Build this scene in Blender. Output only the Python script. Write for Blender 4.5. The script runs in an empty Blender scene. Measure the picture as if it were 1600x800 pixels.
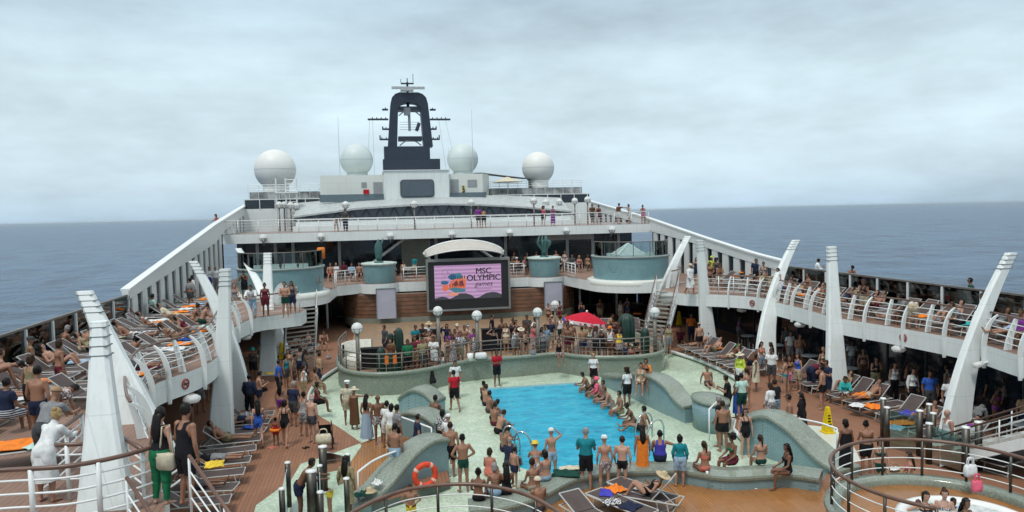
import bpy, bmesh, math, random
import numpy as np
from mathutils import Vector, Matrix
SC = bpy.context.scene
COL = SC.collection
R_ = math.radians
rnd = random.Random(7)

# ---------------------------------------------------------------- camera, sky, sun, exposure
H = 8.2; FPX = 1155.0
def _axes(yaw, pitch, roll):
    y, p, r = R_(yaw), R_(pitch), R_(roll)
    fw = Vector((math.sin(y)*math.cos(p), math.cos(y)*math.cos(p), -math.sin(p)))
    rt = Vector((math.cos(y), -math.sin(y), 0)); up = rt.cross(fw)
    return fw, rt*math.cos(r) - up*math.sin(r), up*math.cos(r) + rt*math.sin(r)
FW, RT, UP = _axes(10.5, 3.37, 1.29)
cam = bpy.data.cameras.new('camera'); camo = bpy.data.objects.new('camera', cam); COL.objects.link(camo)
M = Matrix((( RT.x, UP.x, -FW.x, 0), (RT.y, UP.y, -FW.y, 0), (RT.z, UP.z, -FW.z, H), (0, 0, 0, 1)))
camo.matrix_world = M
cam.sensor_width = 36.0; cam.lens = 36.0*FPX/1600; cam.clip_start = 0.1; cam.clip_end = 200000
SC.camera = camo

SUN_EL, SUN_AZ = 62.0, 215.0          # azimuth clockwise from +Y
w = bpy.data.worlds.new('World'); SC.world = w; w.use_nodes = True
nt = w.node_tree; nt.nodes.clear()
out = nt.nodes.new('ShaderNodeOutputWorld'); bg = nt.nodes.new('ShaderNodeBackground')
sky = nt.nodes.new('ShaderNodeTexSky'); sky.sky_type = 'NISHITA'; sky.sun_disc = False
sky.sun_elevation = R_(SUN_EL); sky.sun_rotation = R_(SUN_AZ); sky.air_density = 1.0; sky.dust_density = 2.0
tc = nt.nodes.new('ShaderNodeTexCoord'); sep = nt.nodes.new('ShaderNodeSeparateXYZ')
nt.links.new(tc.outputs['Generated'], sep.inputs[0])
ramp = nt.nodes.new('ShaderNodeValToRGB')     # overcast cloud deck: greyer low down, unseen dome overhead kept bright for lighting
cr = ramp.color_ramp
cr.elements[0].position = 0.0; cr.elements[0].color = (0.36, 0.485, 0.59, 1)
cr.elements[1].position = 1.0; cr.elements[1].color = (0.74, 0.80, 0.83, 1)
for p, c in ((0.04, (0.42, 0.53, 0.60, 1)), (0.10, (0.50, 0.615, 0.675, 1)), (0.17, (0.465, 0.575, 0.622, 1)), (0.27, (0.39, 0.495, 0.56, 1)), (0.40, (0.42, 0.53, 0.59, 1)), (0.6, (0.68, 0.74, 0.78, 1))):
    e = cr.elements.new(p); e.color = c
nt.links.new(sep.outputs['Z'], ramp.inputs[0])
mp = nt.nodes.new('ShaderNodeMapping'); mp.inputs['Scale'].default_value = (1.0, 1.0, 3.2)
nt.links.new(tc.outputs['Generated'], mp.inputs[0])
nz = nt.nodes.new('ShaderNodeTexNoise'); nz.inputs['Scale'].default_value = 3.4; nz.inputs['Detail'].default_value = 8; nz.inputs['Roughness'].default_value = 0.58
nt.links.new(mp.outputs[0], nz.inputs['Vector'])
mr = nt.nodes.new('ShaderNodeMapRange'); mr.inputs['From Min'].default_value = 0.3; mr.inputs['From Max'].default_value = 0.7
mr.inputs['To Min'].default_value = 0.76; mr.inputs['To Max'].default_value = 1.20
nt.links.new(nz.outputs['Fac'], mr.inputs['Value'])
mul = nt.nodes.new('ShaderNodeVectorMath'); mul.operation = 'SCALE'
nt.links.new(ramp.outputs[0], mul.inputs[0]); nt.links.new(mr.outputs[0], mul.inputs['Scale'])
sc2 = nt.nodes.new('ShaderNodeVectorMath'); sc2.operation = 'SCALE'; sc2.inputs['Scale'].default_value = 11.0
nt.links.new(mul.outputs[0], sc2.inputs[0])
mix = nt.nodes.new('ShaderNodeMix'); mix.data_type = 'RGBA'; mix.inputs['Factor'].default_value = 0.9
nt.links.new(sky.outputs[0], mix.inputs['A']); nt.links.new(sc2.outputs[0], mix.inputs['B'])
bg.inputs['Strength'].default_value = 0.10
nt.links.new(mix.outputs['Result'], bg.inputs['Color']); nt.links.new(bg.outputs[0], out.inputs[0])

sun = bpy.data.lights.new('sun', 'SUN'); suno = bpy.data.objects.new('sun', sun); COL.objects.link(suno)
sun.energy = 1.5; sun.angle = R_(12); sun.color = (1.0, 0.96, 0.90)
_sd = Vector((math.sin(R_(SUN_AZ))*math.cos(R_(SUN_EL)), math.cos(R_(SUN_AZ))*math.cos(R_(SUN_EL)), math.sin(R_(SUN_EL))))
suno.rotation_euler = _sd.to_track_quat('Z', 'Y').to_euler()
suno.location = (0, 0, 60)
SC.view_settings.view_transform = 'Standard'; SC.view_settings.look = 'None'
SC.view_settings.exposure = 0.38; SC.view_settings.gamma = 1.0; SC.view_settings.use_curve_mapping = False
SC.render.engine = 'CYCLES'
SC.cycles.max_bounces = 5; SC.cycles.diffuse_bounces = 3; SC.cycles.glossy_bounces = 2
SC.cycles.transparent_max_bounces = 12; SC.cycles.use_denoising = True
SC.cycles.caustics_reflective = False; SC.cycles.caustics_refractive = False

# ---------------------------------------------------------------- placing helpers: a sight line met with a real plane
CAM0 = Vector((0, 0, H))
def ray(px, py): return FW + RT*((px-800)/FPX) + UP*((400-py)/FPX)
def at(px, py, z):
    d = ray(px, py); return CAM0 + d*((z-H)/d.z)
def atY(px, py, Y):
    d = ray(px, py); return CAM0 + d*(Y/d.y)
def xat(px, Y, py=335): return atY(px, py, Y).x

# ---------------------------------------------------------------- mesh builder
def V3(p): return (float(p[0]), float(p[1]), float(p[2]))
class MB:
    def __init__(s): s.v, s.f, s.mi = [], [], []
    def add(s, vs, fs, mi=0):
        o = len(s.v); s.v += [V3(p) for p in vs]; s.f += [tuple(i+o for i in f) for f in fs]; s.mi += [mi]*len(fs); return s
    def box(s, x0, x1, y0, y1, z0, z1, mi=0):
        return s.add([(x0,y0,z0),(x1,y0,z0),(x1,y1,z0),(x0,y1,z0),(x0,y0,z1),(x1,y0,z1),(x1,y1,z1),(x0,y1,z1)],
            [(3,2,1,0),(4,5,6,7),(0,1,5,4),(1,2,6,5),(2,3,7,6),(3,0,4,7)], mi)
    def obox(s, c, hx, hy, hz, rz=0, mi=0):
        ca, sa = math.cos(rz), math.sin(rz); vs = []
        for z in (-hz, hz):
            for x, y in ((-hx,-hy),(hx,-hy),(hx,hy),(-hx,hy)):
                vs.append((c[0]+x*ca-y*sa, c[1]+x*sa+y*ca, c[2]+z))
        return s.add(vs, [(3,2,1,0),(4,5,6,7),(0,1,5,4),(1,2,6,5),(2,3,7,6),(3,0,4,7)], mi)
    def tube(s, pts, r, n=8, closed=False, r2=None, mi=0, cap=True):
        pts = [Vector(p) for p in pts]; k = len(pts); rings = []
        prev = None
        for i, p in enumerate(pts):
            if closed: t = pts[(i+1) % k] - pts[i-1]
            else: t = pts[min(i+1, k-1)] - pts[max(i-1, 0)]
            t = t.normalized() if t.length > 1e-9 else Vector((0,0,1))
            if prev is None:
                u = t.cross(Vector((0,0,1)))
                if u.length < 1e-3: u = t.cross(Vector((1,0,0)))
            else: u = prev - t*prev.dot(t)
            u.normalize(); prev = u; w_ = t.cross(u)
            rr = r[i] if isinstance(r, (list, tuple)) else (r if r2 is None else r+(r2-r)*i/(k-1))
            rings.append([p + (u*math.cos(2*math.pi*j/n) + w_*math.sin(2*math.pi*j/n))*rr for j in range(n)])
        return s.loft(rings, closed_path=closed, cap=cap and not closed, mi=mi)
    def loft(s, rings, closed_path=False, cap=True, mi=0):
        n = len(rings[0]); k = len(rings); vs = [p for r in rings for p in r]; fs = []
        for i in range(k if closed_path else k-1):
            a, b = i*n, ((i+1) % k)*n
            for j in range(n): fs.append((a+j, a+(j+1) % n, b+(j+1) % n, b+j))
        if cap: fs.append(tuple(range(n-1, -1, -1))); fs.append(tuple((k-1)*n+j for j in range(n)))
        return s.add(vs, fs, mi)
    def lathe(s, prof, c=(0,0,0), n=24, mi=0, a0=0, a1=2*math.pi):
        full = abs(a1-a0-2*math.pi) < 1e-6; m = n if full else n+1; vs = []; fs = []
        for r, z in prof:
            for j in range(m):
                a = a0+(a1-a0)*j/n; vs.append((c[0]+r*math.cos(a), c[1]+r*math.sin(a), c[2]+z))
        for i in range(len(prof)-1):
            for j in range(n):
                j2 = (j+1) % m; fs.append((i*m+j, i*m+j2, (i+1)*m+j2, (i+1)*m+j))
        return s.add(vs, fs, mi)
    def sphere(s, c, r, n=16, m=10, sq=(1,1,1), mi=0):
        prof = [(max(r*math.sin(math.pi*i/m), 1e-4), -r*math.cos(math.pi*i/m)) for i in range(m+1)]
        o = len(s.v); s.lathe(prof, (0,0,0), n, mi)
        for i in range(o, len(s.v)):
            x, y, z = s.v[i]; s.v[i] = (c[0]+x*sq[0], c[1]+y*sq[1], c[2]+z*sq[2])
        return s
    def prism(s, poly, z0, z1, mi=0, bottom=True):
        n = len(poly); a = sum(poly[i][0]*poly[(i+1)%n][1]-poly[(i+1)%n][0]*poly[i][1] for i in range(n))
        if a < 0: poly = list(poly)[::-1]
        vs = [(p[0],p[1],z0) for p in poly] + [(p[0],p[1],z1) for p in poly]
        fs = [(j,(j+1)%n,n+(j+1)%n,n+j) for j in range(n)] + [tuple(range(n,2*n))]
        if bottom: fs.append(tuple(range(n-1,-1,-1)))
        return s.add(vs, fs, mi)
    def build(s, name, mats, parent=None, smooth=False, origin=None, link=True):
        o0 = Vector(origin) if origin is not None else (parent.location if parent is not None and parent.parent is None else (parent['_o'] if parent is not None and '_o' in parent else Vector((0,0,0))))
        o0 = Vector(o0)
        me = bpy.data.meshes.new(name)
        me.from_pydata([(x-o0.x, y-o0.y, z-o0.z) for x, y, z in s.v], [], s.f)
        if not isinstance(mats, (list, tuple)): mats = [mats]
        for m in mats: me.materials.append(m)
        if len(mats) > 1: me.polygons.foreach_set('material_index', s.mi)
        if smooth: me.polygons.foreach_set('use_smooth', [True]*len(me.polygons))
        me.update()
        ob = bpy.data.objects.new(name, me)
        if link: COL.objects.link(ob)
        if parent is not None:
            ob.parent = parent
            if parent.type == 'MESH' and parent.parent is not None: pass
        elif origin is not None: ob.location = o0
        return ob
def sub(mb, name, mats, parent, root, smooth=False):       # a part of a part: built in the root's frame
    me_o = mb.build(name, mats, None, smooth, origin=root.location); me_o.location = (0,0,0); me_o.parent = parent
    return me_o
def fillpoly(name, outer, holes, z, mat, kind='structure'):
    bm = bmesh.new(); es = []
    for loop in [outer]+list(holes):
        vs = [bm.verts.new((p[0], p[1], z)) for p in loop]
        es += [bm.edges.new((vs[i], vs[(i+1) % len(vs)])) for i in range(len(vs))]
    bmesh.ops.triangle_fill(bm, use_beauty=True, use_dissolve=False, edges=es, normal=(0,0,1))
    for f in bm.faces:
        if f.normal.z < 0: f.normal_flip()
    me = bpy.data.meshes.new(name); bm.to_mesh(me); bm.free(); me.materials.append(mat)
    o = bpy.data.objects.new(name, me); COL.objects.link(o)
    if kind: o['kind'] = kind
    return o
def crom(pts, n=8, closed=False):                            # smooth curve through points
    pts = [np.array(p, float) for p in pts]; k = len(pts); res = []
    for i in range(k if closed else k-1):
        g = lambda j: pts[j % k] if closed else pts[min(max(j, 0), k-1)]
        p0, p1, p2, p3 = g(i-1), g(i), g(i+1), g(i+2)
        for t in np.linspace(0, 1, n, endpoint=False):
            res.append(.5*((2*p1)+(p2-p0)*t+(2*p0-5*p1+4*p2-p3)*t*t+(3*p1-p0-3*p2+p3)*t**3))
    if not closed: res.append(pts[-1])
    return res
def along(pts, step):                                        # points every ~step metres along a polyline, with tangents
    P = [Vector(p) for p in pts]; L = [0]
    for a, b in zip(P, P[1:]): L.append(L[-1]+(b-a).length)
    n = max(1, round(L[-1]/step)); res = []
    for i in range(n+1):
        d = L[-1]*i/n; j = 0
        while j < len(P)-2 and L[j+1] < d: j += 1
        t = (d-L[j])/max(L[j+1]-L[j], 1e-9); res.append((P[j].lerp(P[j+1], t), (P[j+1]-P[j]).normalized()))
    return res
LABELS = {}
def tag(o, label, cat, group=None):
    o['label'] = label; o['category'] = cat
    if group: o['group'] = group
    LABELS.setdefault(label, []).append(o)
    n = len(label.split())
    if not 4 <= n <= 16: print('LABEL LENGTH', n, label)
    return o
def thing(name, label, cat, loc=(0,0,0), group=None, rz=0):
    o = bpy.data.objects.new(name, None); COL.objects.link(o); o.location = loc; o.rotation_euler = (0,0,rz); o.empty_display_size = .2
    return tag(o, label, cat, group)
def struct(o): o['kind'] = 'structure'; return o
def kids(o): return [c for c in KID.get(o.name, [])]
def copy_thing(root, loc, rz, label, group=None, scale=None):
    def cp(o, par):
        c = o.copy(); COL.objects.link(c)
        if par is not None: c.parent = par
        for ch in list(o.children): cp(ch, c)
        return c
    r = cp(root, None); r.location = loc; r.rotation_euler = (0,0,rz)
    if scale: r.scale = scale
    tag(r, label, root['category'], group or root.get('group'))
    return r
ORD = ['first','second','third','fourth','fifth','sixth','seventh','eighth','ninth','tenth','eleventh','twelfth','thirteenth','fourteenth','fifteenth','sixteenth','seventeenth','eighteenth','nineteenth','twentieth'] + ['twenty-'+x for x in ('first','second','third','fourth','fifth','sixth','seventh','eighth','ninth')] + ['thirtieth'] + ['thirty-'+x for x in ('first','second','third','fourth','fifth','sixth','seventh','eighth','ninth')] + ['fortieth'] + ['forty-'+x for x in ('first','second','third','fourth','fifth','sixth','seventh','eighth','ninth')]

# ---------------------------------------------------------------- materials
def newmat(name):
    m = bpy.data.materials.new(name); m.use_nodes = True
    return m, m.node_tree, m.node_tree.nodes['Principled BSDF']
def lk(t, a, b): t.links.new(a, b)
def objco(t, scale=(1,1,1), rot=(0,0,0)):
    c = t.nodes.new('ShaderNodeTexCoord'); m = t.nodes.new('ShaderNodeMapping')
    m.inputs['Scale'].default_value = scale; m.inputs['Rotation'].default_value = rot
    lk(t, c.outputs['Object'], m.inputs[0]); return m.outputs[0]
def mixc(t, fac, a, b, blend='MIX'):
    n = t.nodes.new('ShaderNodeMix'); n.data_type = 'RGBA'; n.blend_type = blend
    for k, v in (('Factor', fac), ('A', a), ('B', b)):
        if isinstance(v, (int, float)): n.inputs[k].default_value = v
        elif isinstance(v, tuple): n.inputs[k].default_value = v if len(v) == 4 else (*v, 1)
        else: lk(t, v, n.inputs[k])
    return n.outputs['Result']
def noise(t, vec, scale, detail=4, rough=.55):
    n = t.nodes.new('ShaderNodeTexNoise'); n.inputs['Scale'].default_value = scale; n.inputs['Detail'].default_value = detail; n.inputs['Roughness'].default_value = rough
    lk(t, vec, n.inputs['Vector']); return n.outputs['Fac']
def rampf(t, fac, p0, p1, v0=0., v1=1.):
    n = t.nodes.new('ShaderNodeMapRange'); n.inputs['From Min'].default_value = p0; n.inputs['From Max'].default_value = p1
    n.inputs['To Min'].default_value = v0; n.inputs['To Max'].default_value = v1; lk(t, fac, n.inputs['Value']); return n.outputs[0]
def bump(t, b, h, strength, dist=.01):
    n = t.nodes.new('ShaderNodeBump'); n.inputs['Strength'].default_value = strength; n.inputs['Distance'].default_value = dist
    lk(t, h, n.inputs['Height']); lk(t, n.outputs[0], b.inputs['Normal'])
def plain(name, col, rough=.5, metal=0, var=.12, scale=3., spec=.5, dirt=None):
    m, t, b = newmat(name); co = objco(t)
    f = noise(t, co, scale, 5)
    d = tuple(c*(1-var*1.6) for c in col) if dirt is None else dirt
    lk(t, mixc(t, rampf(t, f, .3, .72), col, d), b.inputs['Base Color'])
    b.inputs['Roughness'].default_value = rough; b.inputs['Metallic'].default_value = metal; b.inputs['Specular IOR Level'].default_value = spec
    return m
_fab = {}
def fab(col, rough=.85):
    if col not in _fab:
        m, t, b = newmat('fabric'); co = objco(t)
        f = noise(t, co, 9, 3)
        lk(t, mixc(t, rampf(t, f, .35, .7), col, tuple(c*.72 for c in col)), b.inputs['Base Color'])
        b.inputs['Roughness'].default_value = rough; b.inputs['Specular IOR Level'].default_value = .2
        _fab[col] = m
    return _fab[col]
_pat = {}
def pattern(c1, c2, kind='spot', scale=22):
    k = (c1, c2, kind, scale)
    if k not in _pat:
        m, t, b = newmat('printed_fabric'); co = objco(t)
        if kind == 'stripe':
            n = t.nodes.new('ShaderNodeTexWave'); n.bands_direction = 'X'; n.inputs['Scale'].default_value = scale; lk(t, co, n.inputs['Vector']); f = n.outputs['Fac']
        elif kind == 'hstripe':
            n = t.nodes.new('ShaderNodeTexWave'); n.bands_direction = 'Z'; n.inputs['Scale'].default_value = scale; lk(t, co, n.inputs['Vector']); f = n.outputs['Fac']
        else: f = noise(t, co, scale, 2)
        lk(t, mixc(t, rampf(t, f, .47, .53), c1, c2), b.inputs['Base Color']); b.inputs['Roughness'].default_value = .8; b.inputs['Specular IOR Level'].default_value = .2
        _pat[k] = m
    return _pat[k]
def planks(name, c1, c2, gap, width=.11, axis='Y', rough=.55, wet=0):
    m, t, b = newmat(name)
    co = objco(t, rot=(0, 0, math.pi/2) if axis == 'Y' else (0,0,0))
    br = t.nodes.new('ShaderNodeTexBrick'); br.inputs['Scale'].default_value = 1; br.inputs['Brick Width'].default_value = 3.1; br.inputs['Row Height'].default_value = width
    br.inputs['Mortar Size'].default_value = .008; br.inputs['Mortar Smooth'].default_value = .2; br.offset = .37
    br.inputs['Color1'].default_value = (*c1, 1); br.inputs['Color2'].default_value = (*c2, 1); br.inputs['Mortar'].default_value = (*gap, 1)
    lk(t, co, br.inputs['Vector'])
    co2 = objco(t); f = noise(t, co2, .8, 6, .6)
    c = mixc(t, rampf(t, f, .35, .7, 0, .55), br.outputs['Color'], tuple(x*.55 for x in c1))
    f2 = noise(t, objco(t, (9, 1.2, 1) if axis == 'Y' else (1.2, 9, 1)), 3, 4)
    c = mixc(t, rampf(t, f2, .3, .75, 0, .3), c, tuple(min(x*1.35, 1) for x in c2))
    lk(t, c, b.inputs['Base Color'])
    r = rampf(t, f, .35, .65, rough, max(rough-.3*wet, .08)); lk(t, r, b.inputs['Roughness'])
    bump(t, b, br.outputs['Fac'], -.3, .004)
    return m
def mosaic(name, cols, size=.05, grout=(.3,.32,.3), rough=.35):
    m, t, b = newmat(name); co = objco(t)
    v = t.nodes.new('ShaderNodeTexVoronoi'); v.inputs['Scale'].default_value = 1/size; lk(t, co, v.inputs['Vector'])
    s = t.nodes.new('ShaderNodeSeparateColor'); lk(t, v.outputs['Color'], s.inputs[0])
    r = t.nodes.new('ShaderNodeValToRGB'); r.color_ramp.interpolation = 'CONSTANT'
    k = len(cols); r.color_ramp.elements[0].color = (*cols[0], 1); r.color_ramp.elements[1].position = 1/k; r.color_ramp.elements[1].color = (*cols[1], 1)
    for i in range(2, k): e = r.color_ramp.elements.new(i/k); e.color = (*cols[i], 1)
    lk(t, s.outputs[0], r.inputs[0])
    g = t.nodes.new('ShaderNodeTexVoronoi'); g.feature = 'DISTANCE_TO_EDGE'; g.inputs['Scale'].default_value = 1/size; lk(t, co, g.inputs['Vector'])
    c = mixc(t, rampf(t, g.outputs['Distance'], .02, .09), grout, r.outputs[0])
    f = noise(t, co, .9, 6, .65); c = mixc(t, rampf(t, f, .35, .7, 0, .45), c, tuple(x*.55 for x in cols[0]))
    f3 = noise(t, co, .33, 4); c = mixc(t, rampf(t, f3, .5, .68, 0, .30), c, tuple(min(x*1.25, .8) for x in cols[1]))
    lk(t, c, b.inputs['Base Color']); lk(t, rampf(t, f3, .42, .6, rough+.15, .12), b.inputs['Roughness'])
    bump(t, b, g.outputs['Distance'], .25, .003)
    return m
def tiles(name, c1, c2, gap, w_=.12, h_=.06, rough=.25):
    m, t, b = newmat(name)
    c = t.nodes.new('ShaderNodeTexCoord'); s = t.nodes.new('ShaderNodeSeparateXYZ'); lk(t, c.outputs['Object'], s.inputs[0])
    ad = t.nodes.new('ShaderNodeMath'); ad.operation = 'ADD'; lk(t, s.outputs['X'], ad.inputs[0]); lk(t, s.outputs['Y'], ad.inputs[1])
    cb = t.nodes.new('ShaderNodeCombineXYZ'); lk(t, ad.outputs[0], cb.inputs['X']); lk(t, s.outputs['Z'], cb.inputs['Y'])
    br = t.nodes.new('ShaderNodeTexBrick'); br.inputs['Scale'].default_value = 1; br.inputs['Brick Width'].default_value = w_; br.inputs['Row Height'].default_value = h_
    br.inputs['Mortar Size'].default_value = .006; br.inputs['Color1'].default_value = (*c1, 1); br.inputs['Color2'].default_value = (*c2, 1); br.inputs['Mortar'].default_value = (*gap, 1)
    lk(t, cb.outputs[0], br.inputs['Vector'])
    f = noise(t, c.outputs['Object'], 1.3, 5)
    lk(t, mixc(t, rampf(t, f, .3, .75, 0, .45), br.outputs['Color'], tuple(x*.55 for x in c1)), b.inputs['Base Color'])
    b.inputs['Roughness'].default_value = rough; bump(t, b, br.outputs['Fac'], -.2, .003)
    return m
def glassmat(name, tint=(.8,.9,.88), refl=.12):
    m = bpy.data.materials.new(name); m.use_nodes = True; t = m.node_tree; t.nodes.clear()
    o = t.nodes.new('ShaderNodeOutputMaterial'); tr = t.nodes.new('ShaderNodeBsdfTransparent'); tr.inputs[0].default_value = (*tint, 1)
    g = t.nodes.new('ShaderNodeBsdfGlossy'); g.inputs['Roughness'].default_value = .04; g.inputs[0].default_value = (.9,.95,.95,1)
    fr = t.nodes.new('ShaderNodeFresnel'); fr.inputs[0].default_value = 1.5
    mr_ = t.nodes.new('ShaderNodeMath'); mr_.operation = 'MAXIMUM'; mr_.inputs[1].default_value = refl; lk(t, fr.outputs[0], mr_.inputs[0])
    mx = t.nodes.new('ShaderNodeMixShader'); lk(t, mr_.outputs[0], mx.inputs[0]); lk(t, tr.outputs[0], mx.inputs[1]); lk(t, g.outputs[0], mx.inputs[2]); lk(t, mx.outputs[0], o.inputs[0])
    return m
def emit(name, col, strength=1.0):
    m, t, b = newmat(name); b.inputs['Base Color'].default_value = (.01,.01,.01,1); b.inputs['Emission Color'].default_value = (*col, 1); b.inputs['Emission Strength'].default_value = strength; b.inputs['Roughness'].default_value = .3
    return m
def streaked(name, col, dirt, amount=.45, rough=.38):
    m, t, b = newmat(name); f = noise(t, objco(t, (5, 5, .35)), 1.4, 6, .6); f2 = noise(t, objco(t), .7, 5)
    br = t.nodes.new('ShaderNodeTexBrick'); br.inputs['Scale'].default_value = 1; br.inputs['Brick Width'].default_value = 2.6; br.inputs['Row Height'].default_value = 1.55; br.inputs['Mortar Size'].default_value = .012; br.offset = 0
    br.inputs['Color1'].default_value = (0,0,0,1); br.inputs['Color2'].default_value = (0,0,0,1); br.inputs['Mortar'].default_value = (1,1,1,1)
    c0 = t.nodes.new('ShaderNodeTexCoord'); s0 = t.nodes.new('ShaderNodeSeparateXYZ'); lk(t, c0.outputs['Object'], s0.inputs[0]); a0 = t.nodes.new('ShaderNodeMath'); lk(t, s0.outputs['X'], a0.inputs[0]); lk(t, s0.outputs['Y'], a0.inputs[1]); cb0 = t.nodes.new('ShaderNodeCombineXYZ'); lk(t, a0.outputs[0], cb0.inputs['X']); lk(t, s0.outputs['Z'], cb0.inputs['Y']); lk(t, cb0.outputs[0], br.inputs['Vector'])
    c = mixc(t, rampf(t, f, .48, .78, 0, amount), col, dirt); c = mixc(t, rampf(t, f2, .4, .75, 0, amount*.7), c, tuple(x*.8 for x in col))
    c = mixc(t, mixc(t, .35, (0,0,0), br.outputs['Color']), c, tuple(x*.6 for x in col))
    lk(t, c, b.inputs['Base Color']); b.inputs['Roughness'].default_value = rough
    return m
WHITE = streaked('white_paint', (.70,.745,.735), (.47,.50,.46))
WHITE2 = plain('white_tube_paint', (.74,.77,.76), .35, var=.08)
CREAM = streaked('cream_paint', (.66,.69,.64), (.45,.47,.42), .3)
GREYW = plain('pale_grey_panel', (.47,.50,.51), .5)
TEAK = planks('teak_deck', (.225,.100,.052), (.26,.125,.068), (.05,.033,.026), .12, 'Y', .75)
TEAKB = planks('balcony_teak', (.225,.135,.10), (.26,.16,.115), (.07,.05,.04), .12, 'Y', .65)
AMBER = planks('wet_amber_deck', (.29,.125,.034), (.345,.155,.048), (.07,.03,.01), .10, 'Y', .5, 1)
STAGE = plain('stage_floor', (.30,.20,.12), .5, var=.2)
MOS = mosaic('pale_green_mosaic', [(.47,.58,.44),(.58,.68,.54),(.40,.52,.38),(.53,.63,.47),(.34,.46,.34)], .075, (.42,.50,.40))
MOSG = mosaic('grey_green_pebble_mosaic', [(.21,.25,.205),(.26,.30,.245),(.17,.21,.175),(.23,.27,.22),(.30,.33,.27)], .04, (.14,.165,.14))
TEAL = tiles('blue_grey_tile', (.205,.325,.35), (.24,.37,.39), (.14,.22,.24))
TEALD = tiles('teal_drum_tile', (.19,.345,.38), (.215,.38,.41), (.13,.24,.27), .16, .08)
STEEL = plain('brushed_steel', (.13,.125,.11), .45, 1.0, var=.3)
RAILW = plain('varnished_handrail', (.155,.085,.06), .35, var=.25)
STEELD = plain('dull_metal_post', (.20,.185,.165), .5, .3, var=.2)
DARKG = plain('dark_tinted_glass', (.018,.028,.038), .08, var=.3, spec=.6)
DARKB = plain('dark_shaded_wall', (.03,.038,.05), .5)  # dark blue grey for side mullions and roof struts
GLASS = glassmat('clear_glass', (.80,.88,.87), .07)
GLASSG = glassmat('green_glass', (.62,.78,.75), .10)
GLASSD = glassmat('smoked_glass', (.30,.36,.40), .12)
NAVY = plain('navy_mast_paint', (.018,.030,.052), .45, var=.2)
GLOBE = plain('opal_globe', (.84,.86,.84), .25, var=.03)
_t = GLOBE.node_tree; _p = _t.nodes['Principled BSDF']; _tl = _t.nodes.new('ShaderNodeBsdfTranslucent'); _tl.inputs[0].default_value = (.95,.96,.94,1); _mx = _t.nodes.new('ShaderNodeMixShader'); _mx.inputs[0].default_value = .45
_t.links.new(_p.outputs[0], _mx.inputs[1]); _t.links.new(_tl.outputs[0], _mx.inputs[2]); _t.links.new(_mx.outputs[0], [n for n in _t.nodes if n.type == 'OUTPUT_MATERIAL'][0].inputs[0])
RADW = plain('radome_white', (.70,.71,.68), .5, var=.05, scale=.6)
RADG = plain('radome_pale_green', (.54,.61,.60), .5, var=.05, scale=.6)
TUBE = plain('lounger_tube', (.50,.51,.49), .45, var=.2)
SLING = plain('brown_sling_mesh', (.085,.062,.058), .8, var=.2)
CACT = plain('dark_green_sculpture', (.007,.042,.030), .5, var=.3)
VERD = plain('verdigris_bronze', (.05,.14,.135), .5, var=.3)
ORANGE = fab((.78,.22,.035)); REDC = fab((.50,.018,.035)); WHT = fab((.74,.76,.76)); BLK = fab((.012,.012,.015)); NAV = fab((.022,.032,.065))
# ================================================================ THE SETTING
m, t, b = newmat('sea_water'); co = objco(t)
b.inputs['Base Color'].default_value = (.030, .060, .095, 1); b.inputs['Roughness'].default_value = .30; b.inputs['IOR'].default_value = 1.33
big = noise(t, objco(t, (1, .55, 1), (0,0,.5)), .06, 5, .6); sm = noise(t, objco(t, (1,.6,1), (0,0,.3)), .35, 6, .65)
ad = t.nodes.new('ShaderNodeMath'); ad.operation = 'MULTIPLY_ADD'; lk(t, big, ad.inputs[0]); ad.inputs[1].default_value = 2.2; lk(t, sm, ad.inputs[2])
bump(t, b, ad.outputs[0], .9, 2.6)
c_ = mixc(t, rampf(t, noise(t, objco(t, (1, .25, 1)), .0022, 4), .35, .65), (.036,.082,.155), (.058,.118,.205))
c_ = mixc(t, rampf(t, noise(t, objco(t, (1, .35, 1), (0,0,.25)), .035, 7, .7), .43, .57, 0, .8), c_, (.014,.036,.072))  # wave shading put into the colour as dark ripples
c_ = mixc(t, rampf(t, noise(t, objco(t, (1, .4, 1), (0,0,.1)), .11, 5, .7), .70, .78, 0, .5), c_, (.30,.36,.40))
c_ = mixc(t, rampf(t, noise(t, objco(t, (.45, 1.6, 1), (0,0,-.18)), .05, 8, .78), .45, .56, 0, .75), c_, (.085,.15,.225))  # lit wave facets put into the colour as pale streaks
lk(t, c_, b.inputs['Base Color'])
SEA = m
s = MB(); s.add([(-9e4,-2e3,-27),(9e4,-2e3,-27),(9e4,9e4,-27),(-9e4,9e4,-27)], [(0,1,2,3)]); struct(s.build('sea', SEA))
XL, XR = -11.3, 22.9
hull = thing('ship_hull', 'white hull of the cruise ship carrying all the decks, above the sea', 'ship hull', (5.8, 40, -27))
HAZE = True
s = MB(); s.prism([(XL-.2,-8),(XR+.2,-8),(XR+.2,118),(14,132),(-2,132),(XL-.2,118)], -28, -.75); s.build('hull_plating', WHITE, hull)

def pz(l, z): return [tuple(at(x, y, z)[:2]) for x, y in l]
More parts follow.
